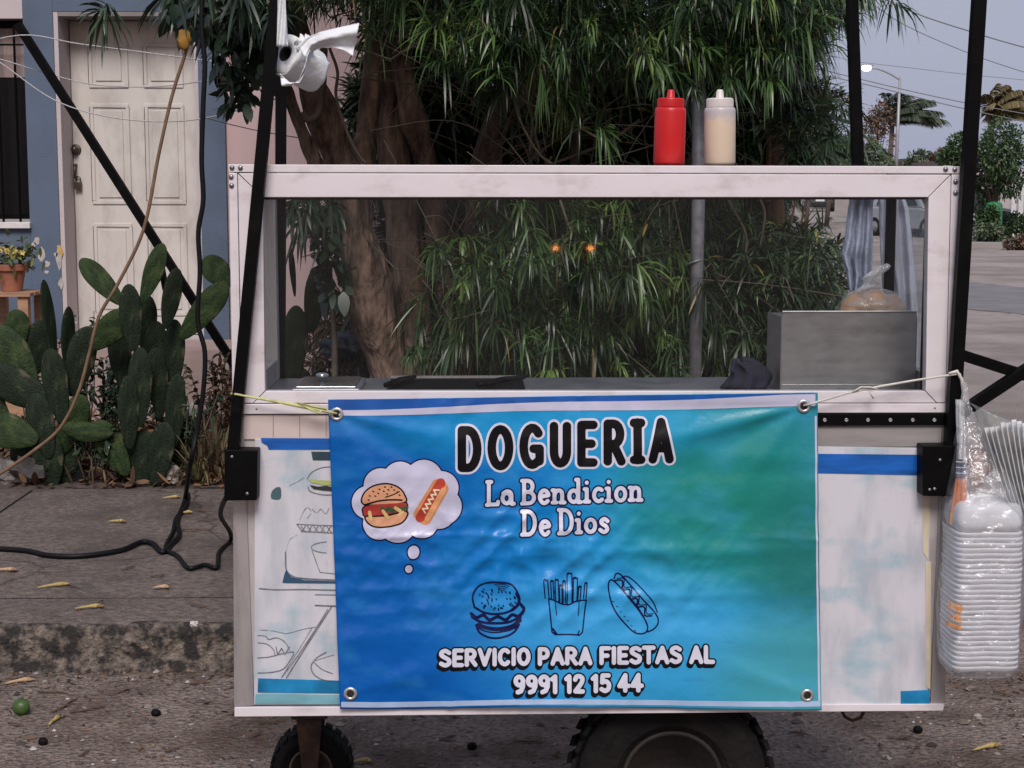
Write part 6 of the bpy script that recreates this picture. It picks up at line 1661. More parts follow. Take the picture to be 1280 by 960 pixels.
for k in range(6):
    f0 = Vector((poto[0]+.035+rg.normal(0, .035), 9.64, poto[2]+ph_+.09+rg.normal(0, .02)))
    q = MB()
    for j in range(6):
        a_ = j*math.pi/3; d2 = Vector((math.cos(a_), -.4, math.sin(a_)))
        t2 = d2.cross(Vector((0, 1, 0))).normalized()
        q.add([f0, f0+d2*.012+t2*.007, f0+d2*.024, f0+d2*.012-t2*.007], [(0, 1, 2, 3)])
    q.build("flower", mat("yellow_petal", (.62, .48, .16), .6), pot, poto, solid=.001)
# peeling paint patches on the blue wall
M_peel = mat("bare_plaster", (.42, .39, .37), .9, 0, .2, 20)
M_peel2 = mat("ochre_plaster", (.52, .32, .08), .9, 0, .2, 20)
for k, (x, y, rx_, ry_) in enumerate(((74, 322, 4, 12), (52, 318, 5, 8), (46, 302, 4, 5), (58, 330, 4, 4), (76, 354, 3, 6), (70, 318, 3, 3), (42, 306, 3, 3), (58, 340, 3, 2))):
    pts = [(x + rx_*(1+.5*mn.noise(Vector((math.cos(a)*1.5, math.sin(a)*1.5, k*3.1))))*math.cos(a), y + ry_*(1+.6*mn.noise(Vector((math.cos(a)*1.5, math.sin(a)*1.5, k*5.7))))*math.sin(a)) for a in [2*math.pi*i/12 for i in range(12)]]
    MB().extrude([PY(px, py, HY-.0025) for px, py in pts], (0, .0022, 0)).build("peeled_patch", M_peel, house, ho)
MB().extrude([PY(px, py, HY-.005) for px, py in ((71, 307), (75, 306), (79, 316), (77, 322), (73, 314))], (0, .002, 0)).build("peeled_patch", M_peel2, house, ho)

# galvanised pole
gp = PY(867, 470, 7.0)
M_galv = mat("galvanised_steel", (.22, .22, .24), .5, .5, .25, 30, bump=.0008, bscale=120, dirt=(.14, .12, .12), dirt_amt=.5, dscale=6)
q = MB().tube([(gp.x, 7.0, .0), (gp.x+.01, 7.0, 1.5), (gp.x-.01, 7.0, 3.4)], .029, 16)
q.tube([(gp.x + .032*math.cos(a), 7.0+.032*math.sin(a), PY(867, 328, 7).z + .012*math.cos(a*1+.6)) for a in [2*math.pi*i/14 for i in range(14)]], .005, 5, closed=True)
tag(q.build("metal_pole", M_galv, None, (gp.x, 7.0, .15), smooth=True), "galvanised steel pole rising through the tree foliage", "pole")

# leaning black prop pole, clotheslines
p0, p1 = PY(22, 30, 8.6), PY(22, 30, 8.6)
dirp = PY(287, 447, 8.6) - PY(22, 30, 8.6)
base = p0 + dirp*((p0.z-.16)/(-dirp.z))
tag(MB().tube([p0, base], .022, square=True).build("prop_pole", M_black, None, tuple(base), bevel=.002), "black square pole leaning before the white door", "pole")
M_line = mat("clothesline", (.42, .41, .42), .7, 0, .2, 60)
M_dline = mat("dark_line", (.06, .055, .055), .7)
def line(pts, Y, r_, label, m=M_line, name="clothesline", cat="line"):
    q = MB().tube(sp3([tuple(PY(p[0], p[1], p[2] if len(p) > 2 else Y)) for p in pts], 6), r_, 5)
    o_ = PY(pts[0][0], pts[0][1], pts[0][2] if len(pts[0]) > 2 else Y)
    return tag(q.build(name, m, None, tuple(o_), smooth=True), label, cat)
line([(-60, 66), (25, 44), (100, 55), (200, 68), (330, 86, 8.2), (395, 100, 7.95)], 8.5, .0035, "pale clothesline running from the pole top across the door head")
line([(-60, 60), (0, 74), (60, 92), (120, 106), (200, 108), (290, 96, 8.2), (345, 90, 7.7)], 8.7, .0030, "thin grey line crossing the door below the pole top")
line([(-60, 40), (0, 78), (66, 124), (130, 145), (200, 152), (260, 147), (330, 128, 8.0), (360, 118, 7.85)], 8.45, .0035, "sagging white line crossing the door at lock height")
line([(255, 147), (290, 156), (330, 165), (372, 172, 7.9)], 8.4, .0025, "short thin wire strung against the pink wall", M_dline)
# brown cable swinging past the cactus
q = MB().tube(sp3([tuple(PY(x, y, 6.9)) for x, y in ((236, 40), (233, 62), (215, 120), (198, 195), (180, 285), (150, 350), (124, 395), (112, 440), (98, 490), (75, 535), (40, 565), (0, 592), (-40, 615))], 6), .0075, 8)
tag(q.build("brown_cable", mat("brown_rubber", (.16, .095, .055), .6, 0, .3, 20), None, tuple(PY(236, 40, 6.9)), smooth=True), "brown cable sweeping down past the cactus from the vine", "cable")
q = MB().blob(tuple(PY(230, 50, 6.88)), (.028, .02, .042), 14, 10, .5, 5)
tag(q.build("yellow_leaf", mat("ochre_leaf", (.36, .19, .03), .7, 0, .3, 30), None, tuple(PY(230, 50, 6.88)), smooth=True), "withered ochre leaf hanging at the brown cable top", "leaf")
# black extension cord: hangs from the vine, lies on the sidewalk, feeds the cart
M_rubc = mat("black_cable", (.005, .005, .006), .5, spec=.2)
def gp_(x, y, h_=.0): 
    p_ = PZ(x, y, KZ + .012 + h_); return tuple(p_)
q = MB()
hang_ = [tuple(PY(x, y, 6.75)) for x, y in ((254, -40), (252, 30), (256, 80), (254, 130), (252, 200), (254, 250), (248, 290), (250, 340), (247, 400), (256, 440), (254, 490), (246, 540), (238, 580))]
q.tube(sp3(hang_ + [gp_(231, 625), gp_(222, 650), gp_(224, 668), gp_(214, 680), gp_(203, 690), gp_(190, 679), (gp_(175, 678)), gp_(150, 688), gp_(100, 695), gp_(60, 694), gp_(30, 688), gp_(-40, 684)], 7), .0105, 8)
q.tube(sp3([gp_(236, 618), gp_(232, 634), gp_(220, 648), gp_(216, 665), gp_(207, 685), gp_(222, 695), gp_(236, 710), gp_(256, 706), gp_(271, 709), gp_(274, 690), gp_(288, 676), tuple(PY(287, 664, 6.1)), tuple(PY(276, 645, 5.6)), tuple(PY(281, 625, 5.0)), tuple(PY(300, 600, 4.4))], 7), .0085, 8)
tag(q.build("extension_cord", M_rubc, None, gp_(203, 690), smooth=True), "black extension cord looping over the sidewalk to the cart", "cord")

# ================================================================== STREET LITTER
rg = np.random.default_rng(61)
# gravel
N = 14000
ico = np.array([(0, 0, 1), (.9, 0, .2), (.28, .85, .2), (-.72, .53, .2), (-.72, -.53, .2), (.28, -.85, .2)])
icf = np.array([(0, 1, 2), (0, 2, 3), (0, 3, 4), (0, 4, 5), (0, 5, 1)])
gy = np.where(rg.uniform(0, 1, N) < .18, 5.06 - .28*rg.uniform(0, 1, N)**2, 3.0 + 3.2*rg.uniform(0, 1, N)**1.2)
gx = rg.uniform(-2.0, 3.2, N)
keep = ~((gy > 5.07) & (gx < 1.3)); gx, gy = gx[keep], gy[keep]; N = len(gx)
s_ = np.clip(rg.lognormal(math.log(.0034), .65, N), .0012, .018)
ang = rg.uniform(0, 6.28, N); st_ = rg.uniform(.6, 1.3, (N, 1, 3))*np.array([1, 1, .6])
vv = ico[None]*st_*s_[:, None, None]
ca, sa = np.cos(ang)[:, None], np.sin(ang)[:, None]
vx = vv[..., 0]*ca - vv[..., 1]*sa + gx[:, None]; vy = vv[..., 0]*sa + vv[..., 1]*ca + gy[:, None]
gzv = np.array([gz(a, c) for a, c in zip(gx, gy)])
V = np.stack([vx, vy, vv[..., 2] + gzv[:, None]], -1).reshape(-1, 3)
Fc = (np.arange(N)[:, None, None]*6 + icf[None]).reshape(-1, 3)
og = fast_mesh("gravel", V, Fc, leaf_mat("gravel_stone", [(0, (.035, .025, .02)), (.5, (.15, .12, .10)), (.85, (.27, .23, .20)), (1, (.5, .46, .42))], .9, 0), None, (0, 4, 0), np.repeat(rg.uniform(0, 1, N)**1.3, 6), smooth=False)
tag(og, "loose gravel and grit scattered over the street", "gravel", kind="stuff")
# bits of dead leaf and chaff
N = 2600
gx = rg.uniform(-1.9, 2.8, N); gy = np.where(rg.uniform(0, 1, N) < .35, 5.04 - .22*rg.uniform(0, 1, N)**2, 3.2 + 1.8*rg.uniform(0, 1, N))
P0 = np.stack([gx, gy, np.array([gz(a, c) for a, c in zip(gx, gy)]) + .004], -1)
V, Fc = leaves_np(P0, rg.normal(0, 1, (N, 3))*np.array([1, 1, .12]), rg.uniform(.008, .035, N), rg.uniform(.003, .009, N), rg.uniform(-.05, .1, N), rg, BW)
oc = fast_mesh("chaff", V, Fc, MATS["dead_leaf"], None, (0, 4, 0), np.repeat(rg.uniform(0, .9, N), 10))
tag(oc, "small bits of dead leaf strewn over the street", "leaf litter", kind="stuff")

M_yf = mat("yellow_flower", (.42, .31, .12), .8, 0, .3, 40, dirt=(.10, .06, .03), dirt_amt=.9, dscale=28, dlo=.48, dhi=.6)
M_pf = mat("peach_flower", (.46, .30, .18), .8, 0, .3, 40, dirt=(.12, .07, .04), dirt_amt=.9, dscale=28, dlo=.5, dhi=.62)
M_tw = mat("brown_litter_twig", (.10, .062, .042), .9, 0, .4, 40)
def ground_pt(x, y, walk): return PZ(x, y, KZ if walk else 0.0)
# fallen trumpet flowers
for (x, y, walk, lng, ang, lab, m) in (
 (68, 904, 0, .085, 70, "fallen yellow trumpet flower lying below the green fruit", M_yf), (22, 855, 0, .095, 15, "fallen peach flower at the foot of the kerb", M_pf),
 (145, 654, 1, .080, 0, "slim fallen yellow flower on the sidewalk near the cord", M_yf), (65, 735, 1, .12, 15, "long fallen yellow stalk on the sidewalk slab", M_yf),
 (110, 762, 1, .10, 10, "fallen yellow flower near the kerb edge", M_yf), (213, 624, 1, .085, 12, "fallen yellow flower beside the hanging cord", M_yf), (200, 737, 1, .06, 5, "short fallen flower on the middle of the sidewalk", M_pf),
 (5, 715, 1, .09, 0, "orange fallen flower on the sidewalk joint side", M_pf), (1230, 938, 0, .10, 14, "curled yellow leaf lying under the foam tray bag", M_yf), (232, 643, 1, .05, 15, "little yellow petal under the cord loop", M_yf), (452, 955, 0, .05, 5, "small yellow flower beside the jockey wheel", M_yf), (1140, 718, 0, .05, 5, "yellow scrap on the ground behind the cart", M_yf)):
    p_ = ground_pt(x, y, walk); d2 = Vector((math.cos(R(ang)), math.sin(R(ang))*2.2, 0)).normalized()
    z_ = .008; lng *= .85
    q = MB().tube([p_-d2*lng*.5+Vector((0, 0, z_)), p_-d2*lng*.2+Vector((0, 0, z_+.002)), p_+d2*lng*.05+Vector((0, 0, z_+.003)), p_+d2*lng*.3+Vector((0, 0, z_+.003)), p_+d2*lng*.5+Vector((0, 0, z_+.002))], [.002, .0045, .005, .008, .007], 9)
    for j in range(3):
        e_ = d2.cross(Vector((0, 0, 1)))*(.010*(j-1))
        q.tube([p_+d2*lng*.42+e_*.6+Vector((0, 0, z_+.002)), p_+d2*lng*.62+e_*1.6+Vector((0, 0, z_-.004+.004*j))], [.006, .002], 6)
    tag(q.build("fallen_flower", m, None, tuple(p_), smooth=True), lab, "flower", "fallen flowers")
# twigs
tw = [(110, 890, 45, 15, 0), (80, 885, 60, 55, 0), (150, 868, 28, 40, 0), (65, 868, 40, -3, 0), (250, 857, 26, 8, 0), (262, 850, 18, 70, 0), (105, 945, 22, 45, 0), (215, 940, 20, 20, 0), (20, 908, 24, -10, 0), (340, 905, 34, 5, 0), (240, 664, 44, 2, 1), (262, 652, 30, 10, 1), (250, 640, 26, -8, 1), (160, 712, 22, 30, 1), (198, 722, 20, 10, 1), (55, 718, 18, -4, 1), (92, 735, 20, -20, 1), (124, 755, 20, 60, 1), (1220, 820, 30, 20, 0), (1130, 925, 26, 12, 0), (1000, 920, 30, -15, 0), (660, 930, 40, -6, 0), (560, 925, 30, 25, 0), (1255, 870, 30, -25, 0), (1100, 935, 24, 70, 0), (250, 760, 26, -10, 1), (320, 920, 24, 30, 0)]
for k, (x, y, lpx, ang, walk) in enumerate(tw):
    p_ = ground_pt(x, y, walk); L_ = lpx/F*p_.y; d2 = Vector((math.cos(R(ang)), math.sin(R(ang))*2.0, 0)).normalized()
    n2 = d2.cross(Vector((0, 0, 1)))
    q = MB().tube([p_-d2*L_*.5+Vector((0, 0, .007)), p_-d2*L_*.1+n2*L_*.06+Vector((0, 0, .010)), p_+d2*L_*.2-n2*L_*.03+Vector((0, 0, .009)), p_+d2*L_*.5+Vector((0, 0, .007))], [.0022, .0035, .003, .0015], 5)
    q.tube([p_+Vector((0, 0, .009)), p_+d2*L_*.2+n2*L_*.18+Vector((0, 0, .008))], [.0022, .0012], 5)
    tag(q.build("twig", M_tw, None, tuple(p_), smooth=True), "thin brown twig lying on the sidewalk" if walk else "thin brown twig lying on the street", "twig", "twigs on the sidewalk" if walk else "twigs on the street")
p_ = ground_pt(27, 893, 0)
q = MB().blob((p_.x, p_.y, .024), (.026, .024, .024), 18, 12, .12, 1); q.tube([(p_.x, p_.y, .046), (p_.x+.006, p_.y, .056)], [.003, .002], 5)
tag(q.build("green_fruit", mat("green_fruit_skin", (.05, .10, .022), .45, 0, .25, 30), None, (p_.x, p_.y, 0), smooth=True), "round green fruit lying on the street below the kerb", "fruit")
for x, y, lab in ((54, 932, "black bottle cap on the street near the fallen flower"), (195, 896, "black seed husk beside a grey pebble on the street"), (1147, 917, "dark seed on the ground right of the wheel"), (590, 938, "dark seed pod on the ground under the cart")):
    p_ = ground_pt(x, y, 0)
    q = MB().blob((p_.x, p_.y, .012), (.014, .012, .012), 14, 9, .2, x)
    tag(q.build("seed_pod", mat("black_husk", (.004, .004, .004), .7, spec=.15), None, (p_.x, p_.y, 0), smooth=True), lab, "seed pod", "dark seed pods")
for x, y, lab in ((205, 893, "grey pebble next to the black husk"), (243, 783, "white pebble on the kerb top"), (186, 888, "small brown pebble before the kerb")):
    p_ = ground_pt(x, y, y < 790)
    q = MB().blob((p_.x, p_.y, p_.z+.008), (.014, .011, .010), 10, 7, .5, x)
    tag(q.build("pebble", mat("pebble_%d" % x, (.20, .18, .17) if x != 243 else (.5, .48, .46), .8), None, tuple(p_)), lab, "pebble")

# ================================================================== FAR SIDE OF THE STREET
def crown_np(c, rad, n, rg, L=(.25, .5), W=(.12, .25)):
    d = rg.normal(0, 1, (n, 3)); d /= np.linalg.norm(d, axis=1, keepdims=True)
    r_ = rg.uniform(.45, 1.0, (n, 1))**.5
    lob = 1 + .25*np.sin(d[:, :1]*5+c[0]) * np.cos(d[:, 2:]*4+c[1])
    P_ = np.array(c) + d*r_*lob*np.array(rad)
    V_, F_ = leaves_np(P_, d + rg.normal(0, .7, (n, 3)), rg.uniform(*L, n), rg.uniform(*W, n), rg.uniform(0, .6, n), rg, BW)
    t = np.clip(.5 + rg.normal(0, .2, n), 0, 1)
    return V_, F_, np.repeat(t, 10)
M_fl = [leaf_mat("far_leaf_%d" % k, s_, .6, .1) for k, s_ in enumerate((
  [(0, (.02, .045, .018)), (.6, (.055, .105, .035)), (1, (.10, .17, .05))],
  [(0, (.03, .055, .03)), (.6, (.085, .12, .06)), (1, (.14, .18, .09))],
  [(0, (.05, .035, .025)), (.6, (.14, .085, .055)), (1, (.22, .14, .09))],
  [(0, (.02, .04, .02)), (.6, (.045, .085, .03)), (1, (.08, .13, .045))]))]
M_trk = mat("far_trunk", (.10, .075, .06), .9)
rgf = np.random.default_rng(71)
def far_tree(px, py, rxpx, rypx, Y, mi, label, n=1400, trunk=True, cat="tree", lobes=8, leaf=.5):
    n = int(n*2.6)
    base = PY(px, 238, Y); s_ = Y/F; zc_ = PY(px, py, Y).z
    o_ = (base.x, Y, 0.0)
    e_ = empty("street_tree" if trunk else "street_bush", o_); tag(e_, label, cat, "trees and bushes across the street")
    Vs, Fs, Ts, k = [], [], [], 0
    for j in range(lobes):
        a_ = rgf.uniform(0, 6.28); f_ = .55 if lobes > 1 else 0
        c_ = (base.x + rxpx*s_*f_*math.cos(a_), Y + rxpx*s_*.5*math.sin(a_), max(rypx*s_*.5, zc_ + rypx*s_*f_*math.sin(a_*1.7)))
        v_, f2, t_ = crown_np(c_, (rxpx*s_*.58, rxpx*s_*.5, rypx*s_*.58), n//lobes, rgf, (7*s_*leaf, 13*s_*leaf), (3.2*s_*leaf, 6*s_*leaf))
        Vs.append(v_); Fs.append(f2+k); Ts.append(np.clip(t_ + rgf.normal(0, .1), 0, 1)); k += len(v_)
    fast_mesh("crown", np.concatenate(Vs), np.concatenate(Fs), M_fl[mi], e_, o_, np.concatenate(Ts))
    q = MB(); r0 = max(.05, rxpx*s_*.07)
    q.tube([(o_[0], Y, 0), (o_[0]+.1, Y, zc_*.45), (o_[0], Y, max(.3, zc_))], [r0*1.2, r0, r0*.5], 8)
    for j in range(5):
        a_ = j*1.3; q.tube([(o_[0]+.05, Y, zc_*.5), (o_[0]+rxpx*s_*.5*math.cos(a_), Y+rxpx*s_*.3*math.sin(a_), zc_+rypx*s_*.3)], [r0*.6, r0*.2], 6)
    q.build("trunk", M_trk, e_, o_, smooth=True)
far_tree(1240, 222, 44, 66, 46, 3, "dense green street tree beside the white gate", 2600)
far_tree(1198, 195, 26, 26, 58, 0, "small bright green tree left of the dense street tree", 900)
far_tree(1034, 190, 38, 18, 70, 0, "bright green bush row behind the dark parked car", 1200, False, "bush")
far_tree(1075, 200, 36, 18, 75, 1, "grey green bush near the street lamp pole", 900, False, "bush")
far_tree(1008, 205, 34, 20, 66, 3, "dark green bush by the wooden trunk end", 800, False, "bush")
far_tree(1095, 165, 22, 34, 90, 2, "sparse reddish leafed tree beside the palm", 420, leaf=.5)
far_tree(1150, 205, 26, 14, 84, 1, "low olive bush right of the street lamp", 600, False, "bush")
far_tree(1180, 200, 22, 14, 80, 2, "brownish low bush beyond the street tree", 500, False, "bush")
far_tree(1230, 292, 24, 12, 44.5, 1, "low weedy bush at the far pavement edge", 600, False, "bush")
far_tree(1262, 285, 26, 18, 47, 3, "dark bush in front of the white gate", 700, False, "bush")
far_tree(1236, 268, 12, 20, 45, 0, "leafy bush hiding the foot of the green drum", 500, False, "bush")
far_tree(1275, 302, 16, 9, 42, 2, "small brown weed clump on the far roadside", 300, False, "bush")
far_tree(1092, 235, 24, 20, 92, 3, "dark roadside hedge behind the hanging rags", 500, False, "bush")
far_tree(1120, 240, 30, 20, 78, 0, "roadside hedge behind the silver car", 600, False, "bush")

def palm(px, py, rpx, Y, label, wind, mat_):
    s_ = Y/F; c_ = PY(px, py, Y); o_ = (c_.x, Y, 0)
    e_ = empty("coconut_palm", o_); tag(e_, label, "palm tree", "palms across the street")
    MB().tube([(c_.x-.3, Y, 0), (c_.x-.1, Y, c_.z*.5), (c_.x, Y, c_.z)], [.22, .16, .12], 10).build("trunk", M_trk, e_, o_, smooth=True)
    B, D, L_, W_, Dr = [], [], [], [], []
    q = MB()
    for k in range(30):
        a_ = k*2.4; el = rgf.uniform(.2, 1.35); d0 = Vector((math.cos(a_)*math.cos(el)+wind, math.sin(a_)*math.cos(el), math.sin(el))).normalized()
        Lf = rpx*s_*rgf.uniform(.9, 1.25); path = []
        for j in range(9):
            s2 = j/8; p_ = c_ + d0*Lf*s2 + Vector((wind*.35*Lf*s2*s2, 0, -.35*Lf*s2*s2)); path.append(p_)
        q.tube(path, [.035*(1-.8*j/8) for j in range(9)], 4)
        for j in range(1, 9):
            tdir = (path[j]-path[j-1]).normalized()
            for f_ in (0, .2, .4, .6, .8):
                p_ = path[j-1].lerp(path[j], f_)
                sd_ = tdir.cross(Vector((0, 0, 1))); sd_ = sd_.normalized() if sd_.length > .01 else Vector((1, 0, 0))
                for sg in (-1, 1):
                    B.append(tuple(p_)); D.append(tuple(sd_*sg*.8 + tdir*.6 + Vector((wind*.3, 0, -.25)))); L_.append(Lf*.42*(1-.5*(j/9))); W_.append(.09); Dr.append(.6)
    q.build("frond_ribs", mat_rib, e_, o_)
    V_, F_ = leaves_np(np.array(B), np.array(D), np.array(L_), np.array(W_), np.array(Dr), rgf)
    fast_mesh("fronds", V_, F_, mat_, e_, o_, np.repeat(np.clip(rgf.normal(.5, .2, len(B)), 0, 1), 10))
mat_rib = mat("palm_rib", (.10, .11, .05), .8)
palm(1116, 146, 46, 95, "windblown dark green palm beside the street lamp", .7, leaf_mat("palm_green", [(0, (.02, .035, .022)), (1, (.07, .09, .05))], .5))
palm(1240, 142, 46, 70, "yellowing windblown palm above the street tree", .6, leaf_mat("palm_yellow", [(0, (.06, .055, .025)), (.6, (.17, .13, .055)), (1, (.26, .20, .09))], .5))

# lit street lamp
LY = 77.0
lp = PY(1125, 97, LY); lo = (lp.x, LY, 0)
lamp = empty("street_lamp", lo); tag(lamp, "tall street lamp with curved arm and lit head", "street lamp")
M_lp = mat("lamp_post_grey", (.30, .30, .32), .5, .4, .1, 8)
MB().tube([(lp.x-.12, LY, 0), (lp.x-.05, LY, lp.z*.5), (lp.x, LY, lp.z)], [.11, .08, .06], 10).build("pole", M_lp, lamp, lo, smooth=True)
MB().tube(sp3([tuple(PY(x, y, LY)) for x, y in ((1125, 100), (1112, 92), (1097, 86), (1088, 85.5))], 5), .045, 8).build("arm", M_lp, lamp, lo, smooth=True)
hd_ = PY(1083, 85, LY)
MB().blob(tuple(hd_+Vector((.05, 0, .13))), (.30, .14, .05), 16, 8).build("lamp_head", M_lp, lamp, lo, smooth=True)
MB().blob(tuple(hd_), (.22, .16, .15), 16, 8).build("lens", mat("lit_lens", (.9, .9, .9), .3, emit=(1, .96, .9, 14.0)), lamp, lo, smooth=True)

# overhead wires, carried by poles outside the picture
M_wire = mat("overhead_wire", (.16, .16, .18), .6)
def wire(pts, Y, r_, lab):
    q = MB().tube(sp3([tuple(PY(x, y, Y)) for x, y in pts], 8), r_, 5)
    tag(q.build("overhead_wire", M_wire, None, tuple(PY(*pts[0], Y)), smooth=True), lab, "wire", "overhead wires")
wire([(1050, -30), (1136, 13), (1212, 39), (1280, 59), (1380, 84)], 40, .016, "upper overhead wire leaving the tree fringe to the right")
wire([(1060, -20), (1120, 25), (1200, 62), (1280, 90), (1380, 118)], 46, .012, "faint overhead wire below the upper wire")
wire([(985, 76), (1080, 100), (1180, 123), (1280, 142), (1380, 158)], 60, .018, "overhead wire passing just under the lamp head")
wire([(980, 84), (1080, 105), (1180, 130), (1280, 152), (1380, 172)], 60, .018, "lowest overhead wire crossing the lamp pole")
wire([(1060, 76), (1130, 84), (1200, 92), (1290, 101), (1380, 110)], 85, .014, "faint far wire level with the lamp arm")

# cars
def car(loc, rz, paint, label, size=1.0):
    mw_ = Matrix.Translation(loc) @ Matrix.Rotation(R(rz), 4, 'Z') @ Matrix.Scale(size, 4)
    e_ = bpy.data.objects.new("parked_car", None); col.objects.link(e_); e_.matrix_world = mw_; tag(e_, label, "car", "cars parked on the street")
    hw = .88
    low = [(-2.15, .32), (-2.2, .55), (-2.12, .92), (-1.6, 1.0), (1.0, .98), (1.75, .88), (2.15, .70), (2.2, .42), (2.1, .28), (-2.0, .26)]
    q = MB()
    for k, (sy, sc2) in enumerate(((-hw, .96), (-hw*.94, 1.0), (hw*.94, 1.0), (hw, .96))): pass
    sect = [(-hw, .965), (-hw*.9, 1.0), (hw*.9, 1.0), (hw, .965)]
    n_ = len(low); vv = []
    for sy, sc2 in sect: vv += [(x*sc2, sy, .3+(z-.3)*sc2) for x, z in low]
    fs2 = [(i*n_+k, i*n_+(k+1) % n_, (i+1)*n_+(k+1) % n_, (i+1)*n_+k) for i in range(3) for k in range(n_)] + [tuple(range(n_-1, -1, -1)), tuple(3*n_+k for k in range(n_))]
    q.add(vv, fs2)
    q.build("body", paint, e_, bevel=.04)
    cab = [(-1.75, .985), (-1.45, 1.50), (-1.2, 1.62), (.1, 1.62), (.55, 1.5), (1.15, .975)]
    q = MB(); vv = []
    for sy, nar in ((-hw*.92, 0), (hw*.92, 0)):
        vv += [(x, sy*(1-.22*max(0, (z-1)/.62)), z) for x, z in cab]
    n_ = len(cab); q.add(vv, [(k, (k+1) % n_, n_+(k+1) % n_, n_+k) for k in range(n_)] + [tuple(range(n_-1, -1, -1)), tuple(n_+k for k in range(n_))])
    q.build("cabin", paint, e_, bevel=.04)
    gm = mat("car_glass", (.02, .022, .025), .08, spec=.7)
    def quad(name, pts, m_, th=(0, 0, .01)): MB().extrude(pts, th).build(name, m_, e_)
    quad("windscreen", [(1.14, -.70, 1.01), (1.14, .70, 1.01), (.60, .58, 1.49), (.60, -.58, 1.49)], gm, (.03, 0, .02))
    quad("rear_window", [(-1.76, -.68, 1.05), (-1.76, .68, 1.05), (-1.49, .58, 1.47), (-1.49, -.58, 1.47)], gm, (-.03, 0, .01))
    for sg in (-1, 1):
        quad("side_window", [(-1.35, sg*.805, 1.05), (.85, sg*.805, 1.05), (.40, sg*.70, 1.47), (-1.2, sg*.70, 1.5)], gm, (0, sg*.02, .005))
        MB().blob((2.08, sg*.62, .68), (.12, .20, .10), 14, 8).build("headlight", mat("headlight_lens", (.6, .6, .62), .15), e_, smooth=True)
        MB().blob((-2.12, sg*.68, .80), (.07, .12, .13), 12, 8).build("tail_light", mat("tail_lens", (.30, .012, .012), .25), e_, smooth=True)
        for x in (-1.35, 1.40):
            w_ = MB().lathe([(.20, -.09), (.30, -.10), (.325, -.07), (.325, .07), (.30, .10), (.20, .09)], (x, sg*.80, .325), 'y', 24, close=True).build("wheel", M_rubber, e_)
            MB().lathe([(.205, sg*.07), (.20, sg*.085), (.06, sg*.06), (.005, sg*.09)], (x, sg*.80, .325), 'y', 20).build("rim", mat("car_rim", (.25, .25, .26), .35, .7), w_, smooth=True)
    MB().box(-2.23, -2.205, -.26, .26, .62, .76).build("licence_plate", mat("plate_white", (.7, .7, .68), .5), e_)
    MB().box(2.195, 2.22, -.45, .45, .40, .58).build("grille", M_black, e_)
silver = mat("silver_paint", (.42, .43, .45), .3, .4, .05, 5, spec=.6)
dark = mat("dark_car_paint", (.020, .022, .028), .25, .2, .1, 5, spec=.6)
sp1 = PZ(1150, 297, 0); car((sp1.x+.3, sp1.y+1.2, 0), -66, silver, "silver car parked facing the cart, seen through the glass")
sp3_ = PZ(1252, 300, 0); car((sp3_.x, sp3_.y+4.0, 0), -20, dark, "dark car parked in the shade under the dense street tree")
sp2 = PZ(1029, 264.5, 0); car((sp2.x, sp2.y+2, 0), 82, dark, "dark car parked far down the street, rear showing", 1.22)

# low houses, gate and green tank in the distance
def far_house(px0, px1, pyt, Y, c, label, rc):
    a_, b2 = PY(px0, 238, Y), PY(px1, 238, Y); h_ = PY(px0, pyt, Y).z
    o_ = ((a_.x+b2.x)/2, Y, 0); e_ = empty("far_house", o_); tag(e_, label, "house", "far houses")
    MB().box(a_.x, b2.x, Y, Y+8, 0, h_).build("wall", mat("far_wall_%d" % px0, c, .9, 0, .1, 1), e_, o_)
    MB().box(a_.x-.2, b2.x+.2, Y-.2, Y+8.2, h_+.002, h_+.22).build("roof_slab", mat("far_roof_%d" % px0, rc, .9), e_, o_)
    w = b2.x-a_.x
    for f_ in (.2, .62):
        wi = MB().box(a_.x+w*f_, a_.x+w*(f_+.16), Y-.05, Y-.003, h_*.42, h_*.75).build("window", mat("far_window", (.05, .05, .06), .2), e_, o_)
        MB().box(a_.x+w*f_-.04, a_.x+w*(f_+.16)+.04, Y-.09, Y-.002, h_*.40, h_*.415).build("sill", mat("far_sill", (.4, .38, .37), .9), wi, o_)
    MB().box(a_.x+w*.44, a_.x+w*.55, Y-.05, Y-.003, .02, h_*.68).build("door", mat("far_door", (.12, .08, .06), .7), e_, o_)
far_house(1148, 1196, 201, 112, (.38, .34, .33), "low pale far house with flat roof beyond the lamp", (.20, .15, .12))
far_house(1040, 1090, 206, 130, (.30, .27, .26), "low far house behind the bush row", (.18, .15, .14))
far_house(1206, 1262, 206, 66, (.36, .33, .32), "low pale house behind the dense street tree", (.22, .17, .15))
go = PY(1285, 238, 50); goo = (go.x, 50, 0)
gate = empty("white_gate", goo); tag(gate, "white barred metal gate at the far pavement", "gate")
gx0_ = PY(1265, 238, 50).x; ght = PY(1265, 212, 50).z
for k in range(11): MB().box(gx0_+.22*k, gx0_+.22*k+.15, 50, 50.04, .1, ght-.1).build("bar", mat("gate_white", (.52, .51, .52), .6), gate, goo)
MB().box(gx0_-.05, gx0_+2.5, 49.97, 50.07, ght-.099, ght).build("top_rail", mat("gate_white", (.52, .51, .52)), gate, goo)
MB().box(gx0_-.05, gx0_+2.5, 49.97, 50.07, .14, .2).build("bottom_rail", mat("gate_white", (.52, .51, .52)), gate, goo)
gt = PY(1243, 252, 45.5); gto = (gt.x, 45.5, .14)
q = MB().lathe([(.20, .14), (.23, .3), (.23, gt.z-.35), (.23, gt.z-.12), (.20, gt.z-.04), (.12, gt.z-.01), (.02, gt.z)], (gt.x, 45.5, 0), 'z', 24)
